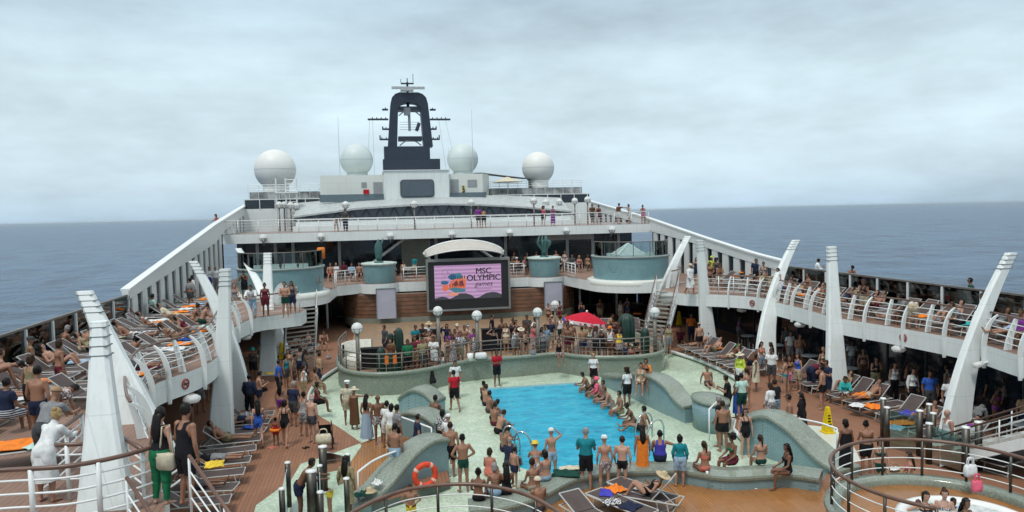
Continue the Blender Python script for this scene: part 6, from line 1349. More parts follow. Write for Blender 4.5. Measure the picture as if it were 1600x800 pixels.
# shoes, cups and dropped things
def sandals(lab,x,y,z,rz,col):
    r=thing('sandals',lab,'sandals',(x,y,z),rz=R_(rz))
    for dx in (-.06,.07):
        s=MB(); s.loft([[(dx+a*math.cos(q),yy+.0,z0+.0*a) if False else (dx+a*math.cos(q),b_*math.sin(q)*1.0,z0) for q in np.linspace(0,2*math.pi,13)[:-1]] for a,b_,z0,yy in ((.045,.13,.002,0),(.047,.135,.012,0),(.043,.128,.022,0))]); s.tube([(dx-.04,.03,.02),(dx,.06,.055),(dx+.04,.03,.02)],.008,5)
        o=s.build('sandal',cmat(col),None); o.parent=r
for i,(px,py,z,col,wh) in enumerate(((1063,745,.006,'black','below the teal shirted girl'),(1145,758,.006,'tan','below the green bikini on the amber deck'),(1178,762,.006,'white','on the amber deck near the dark green swimwear'),(935,757,.006,'violetblue','beside the tall man in teal'),(706,742,-.25,'white','at the end of the lifebuoy wall'),(690,668,-.25,'pink','near the middle wave wall'),(478,700,0,'black','near the stroller'),(425,700,0,'coral','on the open brown deck'),(1240,650,0,'white','behind the near right wave wall'),(1260,600,0,'navy','by the shaded loungers'))):
    p=at(px,py,z); sandals('pair of %s sandals lying %s'%({'violetblue':'blue'}.get(col,col),wh),p.x,p.y,z+.002,rnd.uniform(0,360),col)
for i,(px,py,z,wh) in enumerate(((735,562,.84,'on the island rim right of the bucket'),(1185,588,0,'on the brown deck by the lime shirt'),(1105,743,.47,'on the bench right of the coral bandeau'),(870,580,-.25,'on the pool surround below the dangling legs'),(720,600,-.25,'on the pool surround near the far left pool corner'))):
    p=at(px,py,z); s=MB(); s.lathe([(.001,.004),(.032,.004),(.042,.12),(.038,.12),(.03,.02)],(p.x,p.y,z),12); tag(s.build('cup',WHITE2,smooth=True,origin=(p.x,p.y,z)),'white plastic cup standing '+wh,'cup')

tw=['orange','white','orange','paleblue','orange','cream','navystripe','orange','grey','turq','orange','pink','white','orange','blue','orange','mint','yellow']
rt=random.Random(5); CN={'paleblue':'pale blue','navystripe':'striped','turq':'turquoise'}
pick=[q for q in LROWS if q[5]==0 or rt.random()<.35][:34]
for k,(lo,x,y,z,rz,ang) in enumerate(pick):
    c=tw[k%len(tw)]; a=R_(rz); o_=.45; lb=lo['label'].replace('brown sun lounger ','').replace('in the ','').replace('row along the ','in ').replace('inner row of the left balcony','in inner left row').replace('by the sloping wall at the ','by sloping wall ').replace(' the near end',' near end')
    towel('%s towel on foot of lounger %s'%(CN.get(c,c),lb),x-o_*math.sin(a),y+o_*math.cos(a),z+.395,rz+rt.uniform(-25,25),c,rt.uniform(.4,.6),rt.uniform(.45,.9),rt.uniform(.04,.10),seed=100+k)
# ================================================================ THE PEOPLE (head top in the photo, support height, pose ...)
P_=person
def edge(px,py,side,pose,sex,rot,skin,hair,wear,desc,h=1.0):
    w_=at(px,py,-.25+.90*h); y=min(max(w_.y,22.9),34.6); ys=[p[1] for p in POOL]
    x=float(np.interp(y,[23.9,27.4,31,35],[4.3,4.5,4.65,4.75]))-.10 if side=='L' else float(np.interp(y,[23,25.6,29.5,34.95],[9.2,9.75,9.75,9.55]))+.10
    P_(0,0,-.25,pose,sex,rot,skin,hair,wear,desc,h,'people sitting along the pool edge',xy=(x,y))
# --- left pool edge, far to near
for a in ((732,597,'sit','f',-50,'b','bun:k','swimsuit:black','person in black swimsuit, farthest of those on the left pool edge'),
 (745,603,'sit','m',-60,'l','short:b','trunks:navy','person bare backed at the left pool edge, second from the far corner'),
 (747,613,'sit','m',-70,'t','short:k','trunks:darkgrey','person in dark trunks at the left pool edge, third from the far corner'),
 (754,624,'sitlean','f',-60,'t','long:k','bikini_top:black bikini_bottom:black','person with long dark hair in black bikini at the left pool edge'),
 (757,631,'sit','m',-55,'t','short:b','trunks:maroon','person in maroon trunks on the left pool edge beside the long haired one'),
 (765,642,'sitlean','m',-65,'l','short:b','trunks:black','person hunched over in black trunks midway along the left pool edge'),
 (771,663,'sitlean','f',-60,'t','bob:b','swimsuit:green','person in green swimsuit sitting on the left pool edge'),
 (778,667,'sit','m',-55,'t','short:b','trunks:navy','person broad bare back in navy trunks on the left pool edge by the green swimsuit'),
 (768,687,'sit','m',-50,'l','bald_fringe:g','tshirt:navy shorts:darkgrey','person in navy shirt with grey hair near the left pool ladder')):
    edge(a[0],a[1],'L',*a[2:])
# --- right pool edge
for a in ((906,581,'sitlean','m',80,'t','short:k','trunks:black','person in black trunks, farthest of those on the right pool edge'),
 (918,587,'sit','f',95,'b','long:k','tank:black bikini_bottom:black','person in black top with long hair on the right pool edge'),
 (928,589,'sit','f',80,'l','none','bucket_hat:hotpink longsleeve:hotpink briefs:black','person in pink hat and pink shirt on the right pool edge'),
 (943,595,'sit','m',100,'t','short:b','trunks:navy','person bare backed sitting beside the pink hat on the right pool edge'),
 (950,603,'sitlean','m',85,'l','short:r','trunks:grey','person with reddish hair and grey trunks on the right pool edge'),
 (968,612,'sit','m',90,'t','short:k','trunks:khaki','person in khaki trunks midway along the right pool edge'),
 (990,627,'sitlean','f',80,'b','bun:k','bikini_top:darkgreen bikini_bottom:darkgreen','person in dark green bikini leaning forward on the right pool edge'),
 (1004,635,'sitback','m',60,'t','short:k','trunks:black','person leaning back on one arm, nearest on the right pool edge')):
    edge(a[0],a[1],'R',*a[2:])
# --- island crowd and staff in front of it
I_='people on the island behind the pool'
for a in ((600,508,.45,'relax','m',120,'t','short:k','tshirt:darkgrey shorts:navy','person in dark grey shirt and navy shorts below the left banner'),
 (617,517,.45,'stand','f',160,'t','long:k','tank:redstripe skirt45:navy','person in red striped top standing behind the tall cactus'),
 (649,508,.45,'phone','m',200,'t','short:k','tshirt:teal shorts:black','person in teal shirt on the island right of the tall cactus'),
 (652,523,.45,'relax','f',30,'b','bob:k','tank:hotpink gown95:hotpink','person in bright pink dress beside the black planter box'),
 (670,503,.45,'stand','m',180,'t','short:k','tshirt:white trunks:blue straw_hat:straw','person in white shirt and straw hat below the screen'),
 (672,517,.45,'stand','f',150,'b','long:k','robe:maroon','person in maroon robe before the straw hat wearer'),
 (683,505,.45,'relax','m',190,'t','short:k','tshirt:black shorts:black','person in black shirt half hidden by the lamp post under the screen'),
 (698,506,.45,'shade','f',180,'l','long:k','longsleeve:navy trousers:navy','person with long dark hair in navy hoodie shading the eyes'),
 (714,506,.45,'cross','m',180,'l','short:b','trunks:beige cap:cream sunglasses:black','person bare chested with cream cap and sunglasses, arms crossed'),
 (731,506,.45,'cross','f',180,'p','pony:b','bikini_top:white wrap:beige visor:white sunglasses:black','person with white visor and beige sarong, arms crossed below the screen'),
 (677,541,.45,'phone','m',150,'t','short:k','tshirt:white shorts:white','person in white shirt and white shorts at the island rail'),
 (699,531,.45,'lean','f',170,'l','bun:b','bandeau:coral shorts:tan','person in coral top leaning over the island rail'),
 (707,525,.45,'relax','f',170,'b','long:k','tank:floral skirt70:floral','person in flowered dress at the island rail, near the coral top'),
 (719,526,.45,'cross','m',190,'t','short:k','tshirt:bwprint shorts:khaki','person in black and white printed shirt at the island rail'),
 (742,520,.45,'stand','f',170,'t','bun:k','dress:bwprint','person in printed dress by the lamp post behind the bucket'),
 (771,512,.45,'shade','f',180,'p','none','straw_hat:black swimsuit:black skirt55:black','person in black dress and black hat raising one hand'),
 (769,491,.45,'relax','m',250,'l','short:k','tshirt:black trousers:darkgrey','person in black shirt standing on the stage under the screen'),
 (799,515,.45,'bend','m',200,'t','short:k','tshirt:grey shorts:black','person in grey shirt bending over the black booth'),
 (823,492,.45,'phone','m',160,'t','short:k','tshirt:darkgrey trousers:darkgrey','person in dark grey shirt at the back of the stage near the right banner'),
 (814,512,.45,'lean','f',180,'p','none','straw_hat:cream bikini_top:floral wrap:beige','person in cream straw hat leaning on the island rail'),
 (824,515,.45,'lean','f',190,'l','bun:b','bikini_top:black bikini_bottom:black','person in black bikini leaning on the rail beside the cream hat'),
 (835,505,.45,'stand','f',170,'l','long:r','tank:pink skirt50:floral','person in pink top by the lamp before the right banner'),
 (852,508,.45,'stand','m',180,'t','short:b','tshirt:blueprint shorts:grey','person in blue printed shirt right of the lamp before the right banner'),
 (862,492,.45,'point','m',60,'p','bald_fringe:b','trunks:blueprint','person with pale bare back in blue printed trunks near the right banner'),
 (875,493,.45,'stand','m',10,'t','short:b','tank:white trunks:darkgreen','person in white tank top and dark green trunks seen from behind'),
 (887,507,.45,'cross','m',170,'b','short:k','trunks:maroon','person in maroon trunks with crossed arms left of the red parasol'),
 (893,503,.45,'stand','m',190,'t','none','cap:white trunks:brown','person in white cap standing under the edge of the red parasol'),
 (909,512,.45,'stand','m',20,'t','short:b','trunks:navy','person with bare back directly under the red parasol'),
 (932,521,.45,'cross','m',180,'d','short:k','tank:grey shorts:black','person in grey tank top in the shadow of the red parasol'),
 (940,524,.45,'stand','f',170,'b','bun:k','dress:black visor:white','person in black dress with white visor right of the parasol pole'),
 (953,519,.45,'relax','m',130,'t','none','cap:orange beard:black tank:white shorts:brown','person in orange cap and white tank top right of the red parasol'),
 (967,513,.45,'relax','f',200,'t','bob:k','tank:yellow skirt40:floral','person in yellow top behind the big cactus'),
 (978,538,.45,'sit','m',200,'l','bald_fringe:g','tshirt:navy shorts:navy','person with grey hair in navy shirt below the big cactus'),
 (986,541,.45,'sit','f',190,'t','none','visor:cream bikini_top:coral bikini_bottom:coral','person in coral bikini and visor below the big cactus'),
 (996,550,.45,'sit','f',180,'b','curly:k','bikini_top:black bikini_bottom:black','person with curly black hair sitting at the right rim of the island'),
 (790,505,.45,'stand','f',150,'l','long:r','tank:cream skirt40:tan','person in cream top behind the black booth'),
 (847,520,.45,'relax','f',190,'b','long:k','tank:floral skirt60:darkgrey','person in flowered top and dark skirt at the rail by the lamp'),
 (922,526,.45,'relax','f',160,'t','pony:k','bikini_top:mint wrap:floral','person in mint bikini top beside the parasol pole'),
 (660,535,.45,'relax','m',200,'t','short:k','tshirt:khaki shorts:darkgrey','person in khaki shirt near the island rail behind the pink dress'),
 (690,549,.45,'sit','f',160,'t','long:k','tank:white shorts:paleblue','person in white top and pale blue shorts at the rail near the coral top'),
 (637,545,.45,'relax','m',190,'b','short:k','tshirt:green shorts:black','person in green shirt beside the tall cactus'),
 (965,543,.45,'relax','m',170,'d','short:k','tshirt:black trunks:darkgreen','person in black shirt at the rail before the big cactus')):
    P_(*a,group=I_)
P_(873,529,.92,'sit','f',180,'t','bob:k','tank:black wrap:floral','person in black top sitting on the island wall with legs dangling',group=None)
P_(776,547,-.25,'cross','m',190,'b','short:k','tshirt:red shorts:black','person in red staff shirt standing alone against the island wall')
P_(708.5,578,-.25,'walk','m',15,'t','short:k','tshirt:red shorts:black','person in red staff shirt walking with the back turned at the left of the pool')
P_(711,563,-.25,'relax','m',190,'t','short:k','tshirt:white shorts:beige','person in white shirt facing the red shirted staff member')
P_(927,552,-.25,'relax','f',170,'p','long:y','tshirt:white shorts:black','person with long blond hair in white shirt and black shorts')
P_(979,574,-.25,'relax','f',15,'b','curly:b','tshirt:white shorts:black','person with curly hair in white shirt and black shorts by the wave wall')
P_(1009,560,.86,'sit','f',150,'t','bob:k','towel:orange bikini_bottom:black bikini_top:black','person wrapped in orange towel sitting on the long wave wall')
P_(1001,567,.70,'sit','f',150,'l','bun:b','tank:beige wrap:cream','person in cream outfit sitting beside the orange towel')
P_(1105,571,-.25,'sitback','m',170,'t','short:b','trunks:darkgrey beard:brown','person bearded and bare chested sitting in the shallow water behind the pillar')
# --- left of the pool
for a in ((672,571,.05,'sitlean','f',20,'t','long:k','swimsuit:black','person in black swimsuit sitting near the island wall with a towel'),
 (680,617,.45,'sit','m',-40,'b','short:k','trunks:teal','person in teal trunks perched at the farthest left wave wall'),
 (691,640,-.25,'stand','f',-20,'b','bob:k','tshirt:bwprint shorts:black','person in black and white printed shirt beside the middle wave wall'),
 (700,647,-.25,'relax','f',-30,'l','none','cap:white tshirt:white shorts:black','person in white cap and white shirt beside the middle wave wall'),
 (703,659,-.25,'relax','m',-15,'t','short:b','shorts:black','person tanned in long black trunks at the end of the tall wave wall'),
 (722,678,-.25,'akimbo','m',5,'t','bun:k','briefs:darkgreen','person slim in dark green briefs standing at the end of the lifebuoy wall'),
 (747,731,.45,'sit','f',-20,'b','bun:k','bikini_top:black bikini_bottom:black','person in black bikini on the left end of the low bench'),
 (772,723,.45,'sit','f',10,'t','bob:g','bikini_top:beige wrap:paleblue','person with grey hair sitting on the low bench'),
 (790,722,.45,'sit','f',0,'b','long:k','swimsuit:black','person with long black hair in black swimsuit on the low bench'),
 (765,700,-.25,'sit','f',-30,'l','bob:b','tank:coral shorts:coral','person in coral clothes sitting on the mosaic behind the grey haired one'),
 (804,698,-.25,'stand','m',-60,'l','short:k','trunks:navy','person a small boy in navy trunks standing by the left pool ladder'),
 (836,689,-.25,'lean','f',-10,'t','none','bucket_hat:yellow bikini_top:paleblue wrap:floral','person in yellow patterned hat bending beside the pool'),
 (861,669,-.25,'shade','f',5,'l','none','cap:white bikini_top:beige bikini_bottom:paleblue','person in white cap and pale bikini standing at the near pool edge'),
 (831,716,.45,'sit','f',20,'t','bun:b','bikini_top:cream bikini_bottom:beige','person in cream bikini sitting on the low bench in the middle'),
 (851,703,.45,'sit','f',25,'l','bob:k','bikini_top:paleblue bikini_bottom:paleblue','person in pale blue bikini sitting on the low bench'),
 (840,745,.02,'sit','m',20,'t','none','cap:cream trunks:darkgrey','person with bare back and cream cap sitting below the low bench'),
 (641,757,-.25,'akimbo','m',170,'t','short:k','trunks:yellow','person a boy in neon yellow trunks under the lifebuoy'),
 (915,668,.0,'phone','m',-20,'l','short:g','tshirt:teal shorts:black','person tall in teal shirt and black shorts at the near side of the bench'),
 (944,680,.0,'relax','f',0,'l','none','cap:white bikini_top:coral bikini_bottom:floral','person in white cap and flowered bikini beside the tall man in teal'),
 (972,681,.0,'relax','m',-25,'p','short:b','briefs:black','person a boy in black briefs next to the flowered bikini'),
 (1003,664,.0,'stand','f',-10,'t','long:k','bandeau:black gown105:orange','person wrapped in a long orange towel at the near right of the pool'),
 (1031,672,.45,'sitarm','m',-20,'t','short:k','tank:violetblue shorts:navy','person in blue tank top sitting sideways on the bench'),
 (1062,679,.0,'relax','f',-15,'l','bob:k','longsleeve:teal shorts:paleblue','person a girl in teal long sleeved shirt behind the bench'),
 (1100,689,.45,'sit','f',5,'t','pony:b','bandeau:coral bikini_bottom:coral','person with coral bandeau sitting on the right part of the bench, back turned'),
 (1143,678,.45,'sit','f',100,'b','afro:k','bikini_top:green wrap:maroon','person with big curly black hair in green bikini on the bench'),
 (1188,679,.45,'sit','f',-5,'l','pony:b','bikini_top:darkgreen bikini_bottom:darkgreen','person in dark green swimwear with back turned on the bench'),
 (1229,693,.45,'sit','f',80,'b','long:k','swimsuit:black','person in black swimsuit at the right end of the bench'),
 (1165,638,-.25,'stand','f',170,'p','long:k','swimsuit:black sunglasses:black','person in black swimsuit and sunglasses at the near right wave wall'),
 (1129,626,-.25,'stand','m',-10,'t','short:b','trunks:black','person with broad bare back in black trunks by the teal pillar'),
 (1123,619,-.25,'relax','m',40,'t','short:g','tshirt:black shorts:black','person in black shirt half hidden beside the teal pillar'),
 ):
    P_(*a,group=None, **({'h':.72} if 'boy in navy' in a[-1] or 'neon' in a[-1] else {'h':.92} if 'girl' in a[-1] or 'a boy in black' in a[-1] else {'h':1.04} if 'tall in teal' in a[-1] else {}))
P_(0,0,.40,'reclknee','f',52,'l','none','straw_hat:straw swimsuit:black','person in straw hat reading on the raised lounger at the front',xy=(RX+.05,RY-.1))
# --- right deck crowd
for a in ((1134,586,0,'phone','m',60,'t','short:k','tshirt:black shorts:black','person in black shirt and black cap behind the pillar'),
 (1151,586,0,'relax','f',30,'b','long:k','tank:blue gown110:blue','person in long blue dress in the queue behind the pillar'),
 (1158,583,0,'relax','m',10,'l','short:k','tshirt:mint shorts:darkgreen','person in mint shirt beside the long blue dress'),
 (1166,575,0,'relax','f',20,'l','pony:b','bikini_top:tan bikini_bottom:tan','person in tan bikini in the queue right of the mint shirt'),
 (1156,551,.0,'relax','f',120,'t','none','straw_hat:cream longsleeve:lime shorts:white','person in lime shirt and cream hat at the rim of the shallow water'),
 (1166,562,0,'sit','f',150,'b','bob:k','bikini_top:black bikini_bottom:black','person with dark bob crouching near the lime shirt'),
 (1180,553,0,'stand','f',60,'b','bun:k','tank:cream gown85:cream','person in loose cream dress near the leaning right fin'),
 (1190,534,0,'relax','f',190,'l','long:k','bikini_top:coral wrap:blueprint','person in coral top and blue skirt beside the leaning right fin'),
 (1233,556,0,'akimbo','f',180,'t','bun:k','bikini_top:black wrap:pinkfloral','person in black bikini top and pink flowered sarong facing the pool'),
 (1210,592,0,'relax','m',20,'t','short:b','tshirt:black shorts:blueprint','person in black shirt and printed shorts behind the near wave wall'),
 (1232,616,0,'relax','m',60,'t','short:k','trunks:navy sunglasses:black','person bare chested with dark sunglasses right of the near wave wall'),
 (1251,613,0,'stand','f',50,'p','long:k','robe:black','person with long dark hair in black robe near the wet floor cone'),
 (1203,598,0,'relax','f',20,'t','bob:b','longsleeve:white shorts:floral','person in white printed shirt beside the man in black shirt'),
 (1283,567,0,'bend','m',-70,'t','short:k','tshirt:maroon trousers:navy','person in maroon shirt bending over a shaded lounger'),
 (1242,533,0,'sit','f',170,'t','bob:b','bikini_top:black bikini_bottom:black','person in black bikini sitting in the shade left of the upright fin'),
 (1287,543,0,'relax','f',180,'l','bun:y','bandeau:cream skirt50:black','person in cream top standing in the shade left of the upright fin'),
 (1321,655,0,'stand','f',-5,'b','bob:k','bandeau:black gown118:black','person in long black dress with back turned behind the hot tub'),
 (1353,657,0,'phone','f',-20,'t','bun:k','bikini_top:black wrap:black','person in black bikini with back turned next to the long black dress'),
 (1376,683,0,'relax','f',170,'l','pony:k','bikini_top:darkgreen bikini_bottom:darkgreen','person in dark bikini facing the viewer behind the hot tub rail'),
 (1420,706,.0,'sit','f',60,'l','long:b','bikini_top:hotpink wrap:white','person with pink bikini sitting beside the beach bag'),
 (1092,504,0,'stand','m',10,'l','bald_fringe:b','trunks:black','person bare chested in black trunks beside the column of the right landing'),
 (1063,511,0,'sit','m',150,'t','short:k','tshirt:maroon trunks:black','person in maroon shirt sitting in the shade behind the right stairs'),
 (1080,490,0,'stand','m',170,'t','short:k','tshirt:orange trousers:navy','person in orange shirt in the shade behind the right stairs'),
 (1045,507,0,'stand','f',190,'l','bob:k','tshirt:khaki shorts:grey','person in khaki shirt below the right stairs'),
 (1398,566,0,'stand','f',180,'l','long:k','tank:white trousers:black','person in white tank top standing in the deep shade'),
 (1427,575,0,'stand','f',180,'l','bun:k','longsleeve:white tank:black trousers:black','person in black vest over white shirt in the deep shade'),
 (1455,578,0,'relax','m',150,'t','short:k','tshirt:darkgrey shorts:darkgrey','person in dark grey shirt in the deep shade left of the white shirt'),
 (1480,570,0,'stand','m',20,'l','short:b','tank:paleblue shorts:grey','person in pale blue tank top in the deep shade behind the white shirt'),
 (1485,588,0,'stand','m',160,'t','short:k','tshirt:white trousers:navy','person in white polo shirt beside the nearest leaning fin'),
 (1545,578,0,'stand','m',20,'t','short:k','tshirt:black trousers:black','person in black shirt in the shade right of the nearest leaning fin'),
 (1570,590,0,'stand','f',30,'t','long:k','tank:grey shorts:black','person in grey top in the shade at the right picture edge'),
 (1535,632,0,'bend','f',-60,'l','bob:g','longsleeve:grey trousers:grey','person in pale grey clothes bending near the right stairs'),
 (1480,640,0,'relax','m',80,'l','bald_fringe:g','tank:white shorts:white','person in white tank top at the foot of the nearest leaning fin'),
 (1446,548,0,'stand','m',170,'t','short:k','tshirt:yellow trousers:darkgrey','person in dull yellow shirt in the deep shade')):
    P_(*a,group=None)
P_(1321,588,.40,'sitlean','f',150,'t','bob:k','longsleeve:turq shorts:white','person in turquoise shirt sitting on a lounger by the upright fin')
# --- left deck crowd
for a in ((402,625,0,'walk','f',10,'p','long:k','swimsuit:blue','person in blue swimsuit walking on the brown deck holding a child by the hand'),
 (444,625,0,'walk','f',-10,'l','bob:k','swimsuit:black','person in black swimsuit walking beside the child with the orange float'),
 (474,612,0,'relax','f',-20,'t','bun:k','dress:dots','person in black dotted dress among the group by the shallow water'),
 (487,616,0,'relax','m',-40,'p','bald_fringe:w','trunks:darkgrey','person an old man bare chested near the stroller'),
 (458,596,0,'relax','m',-30,'t','short:g','tshirt:navy shorts:darkgrey','person in navy shirt with grey hair in the group left of the shallow water'),
 (466,615,0,'sit','f',-30,'b','bun:k','tank:black wrap:orange','person in black top and orange skirt seated in the group by the deck edge'),
 (461,584,0,'relax','f',-50,'t','bob:b','bandeau:tan shorts:orange','person in tan top and orange shorts behind the navy shirt'),
 (478,568,0,'sit','f',160,'t','bun:k','bikini_top:black bikini_bottom:black','person in black bikini sitting at the wooden deck edge by the left stairs'),
 (450,545,0,'relax','f',170,'l','long:k','swimsuit:tan','person in tan swimsuit standing at the foot of the left stairs'),
 (389,585,0,'relax','m',-10,'t','short:k','longsleeve:navy trousers:black','person in dark jacket under the left balcony'),
 (406,583,.0,'sit','f',-20,'p','bob:y','tank:black shorts:black','person with blond hair sitting in the left shade beside the yellow towel'),
 (394,543,.0,'stand','f',180,'b','none','bucket_hat:turq tank:darkgrey shorts:black','person with turquoise headwear in the left shade'),
 (542,595,-.25,'relax','m',-160,'b','none','captain_hat:white tshirt:cream shorts:beige','person in white captain hat and cream shirt in the shallow water'),
 (553,605,-.25,'point','f',-30,'t','none','straw_hat:cream bandeau:brown gown110:brown','person in cream hat and long brown dress pointing across the pool'),
 (572,616,0,'relax','f',-20,'t','long:k','bikini_top:white skirt95:bluestripe','person in long blue striped skirt on the amber walkway'),
 (590,617,0,'relax','m',-160,'b','bald_fringe:k','trunks:bwprint','person bare chested in printed trunks beside the striped skirt'),
 (604,626,0,'relax','f',-30,'t','short:k','tshirt:white shorts:white','person in white shirt standing on the amber walkway'),
 (611,631,0,'relax','f',-20,'t','bob:k','longsleeve:white trousers:cream','person in white long sleeves next to the white shirt on the walkway'),
 (620,632,-.1,'relax','m',-60,'t','short:k','tshirt:grey shorts:black','person in grey shirt at the middle wave wall'),
 (617,661,0,'relax','m',-30,'t','short:k','shorts:paleblue','person with bare back and pale blue shorts behind the tall wave wall'),
 (653,647,-.0,'relax','m',-80,'l','short:k','tshirt:navy shorts:black','person a youth in navy shirt between the wave walls'),
 (487,716,0,'lean','m',-90,'b','short:k','trunks:navy','person bare chested leaning among the steel posts at the lower left'),
 (540,712,0,'stand','f',-20,'b','long:k','robe:khaki','person in khaki wrap standing behind the slim steel post'),
 (430,652,0,'stand','f',0,'b','bun:k','swimsuit:red swim_ring:orange','person a small child with an orange swim ring between two women')):
    P_(*a,group=None, **({'h':.62} if 'small child' in a[-1] else {'h':.9} if 'youth' in a[-1] else {}))
# --- near left balcony
Z=3.3
for a in ((20,535,Z,'sit','f',-40,'l','long:k','tank:paleblue shorts:paleblue','person with very long dark hair in pale blue top at the left picture edge'),
 (47,526,Z+.38,'sit','m',-60,'t','none','cap:darkgrey tank:khaki shorts:khaki','person in dark cap sitting by the left windscreen'),
 (1,545,Z+.38,'sit','m',-60,'l','short:b','trunks:navy','person partly cut off at the left picture edge by the windscreen'),
 (105,508,Z+.38,'sitlean','m',-40,'t','short:g','trunks:blue','person in bright blue trunks sitting sideways on a lounger by the left windscreen'),
 (140,508,Z+.38,'sitlean','m',-30,'t','short:b','trunks:cream','person in cream trunks sitting next to the bright blue trunks'),
 (58,571,Z,'relax','m',-15,'t','short:k','trunks:navy','person tanned with broad back standing near the left picture edge'),
 (30,563,Z,'bend','m',-60,'t','short:k','trunks:navy','person stooping beside the man with the broad tanned back'),
 (10,590,Z+.38,'sit','m',-30,'t','short:k','tshirt:navy shorts:navystripe','person in navy shirt and striped shorts at the left picture edge'),
 (87,605,Z,'lean','m',-20,'t','none','cap:tan tshirt:grey shorts:darkgrey','person in tan cap and grey shirt behind the white robe'),
 (88,638,Z,'lean','f',-20,'l','bun:y','robe:white','person in white robe leaning on the hairpin handrail'),
 (115,600,Z,'bend','m',-40,'t','short:k','tshirt:floral shorts:grey','person in flowered shirt bending beside the nearest upright fin'),
 (250,637,Z-.0,'relax','f',-25,'p','long:k','tank:black trousers:green bag:cream','person in black top and green trousers with a cream shoulder bag'),
 (290,630,Z-.0,'relax','m',-40,'t','short:k','tank:black shorts:black','person in black tank top leaning on the rail beside the green trousers'),
 (199,470,Z+.38,'sitback','f',150,'l','long:k','tank:white wrap:white','person with long black hair in white dress on a left balcony lounger'),
 (178,476,Z+.38,'recline','m',-80,'l','short:k','tshirt:cream shorts:beige','person in cream shirt on a lounger by the left windscreen'),
 (232,486,Z+.4,'recline','f',-80,'t','bun:k','bikini_top:white bikini_bottom:white','person in white bikini sunbathing on the left balcony'),
 (246,497,Z+.4,'recline','m',-75,'t','short:k','trunks:white','person in white trunks sunbathing beside the white bikini'),
 (325,473,Z+.38,'sitlean','m',-70,'l','short:b','trunks:darkgreen','person with bare back in dark green trunks sitting at the left balcony rail'),
 (309,474,Z+.38,'sitlean','f',-60,'t','bun:b','bikini_top:brown bikini_bottom:brown','person in brown bikini sitting behind the dark green trunks'),
 (215,522,Z,'sitlean','f',-40,'t','curly:k','bikini_top:paleblue bikini_bottom:black','person with big dark curls leaning at the left balcony rail'),
 (297,434,Z,'stand','m',-30,'t','short:k','towel:grey trunks:darkgrey','person with a grey towel round the shoulders on the left balcony'),
 (300,430,Z,'stand','f',-40,'l','bob:k','longsleeve:white trousers:white','person in white clothes beside the grey towel on the left balcony'),
 (238,459,Z+.38,'sit','m',-50,'b','short:k','towel:mint trunks:black','person with a mint towel round the shoulders on the left balcony'),
 (326,417,Z,'relax','f',180,'l','bob:k','tshirt:white wrap:violetblue','person in white top with blue sash on the far left balcony'),
 (336,416,Z,'relax','m',170,'t','short:g','longsleeve:white trousers:grey','person in white shirt next to the blue sash on the far left balcony'),
 (380,422,Z,'phone','m',170,'b','short:k','tank:black shorts:black','person in black tank top behind the left landing'),
 (391,445,Z,'lean','m',180,'t','short:k','longsleeve:white trousers:paleblue','person in white shirt leaning on the rail of the left landing'),
 (413,442,Z,'relax','f',190,'b','bun:k','dress:maroon','person in red dress at the rail of the left landing'),
 (444,440,Z,'cross','m',170,'l','short:k','trunks:darkgreen','person bare chested with crossed arms on the left landing'),
 (455,439,Z,'relax','f',180,'t','long:k','tank:darkgrey shorts:navy','person with long dark hair at the end of the left landing'),
 (366,445,Z,'sit','f',190,'p','bob:g','dress:grey','person in grey dress seated behind the left landing')):
    P_(*a,group=None)
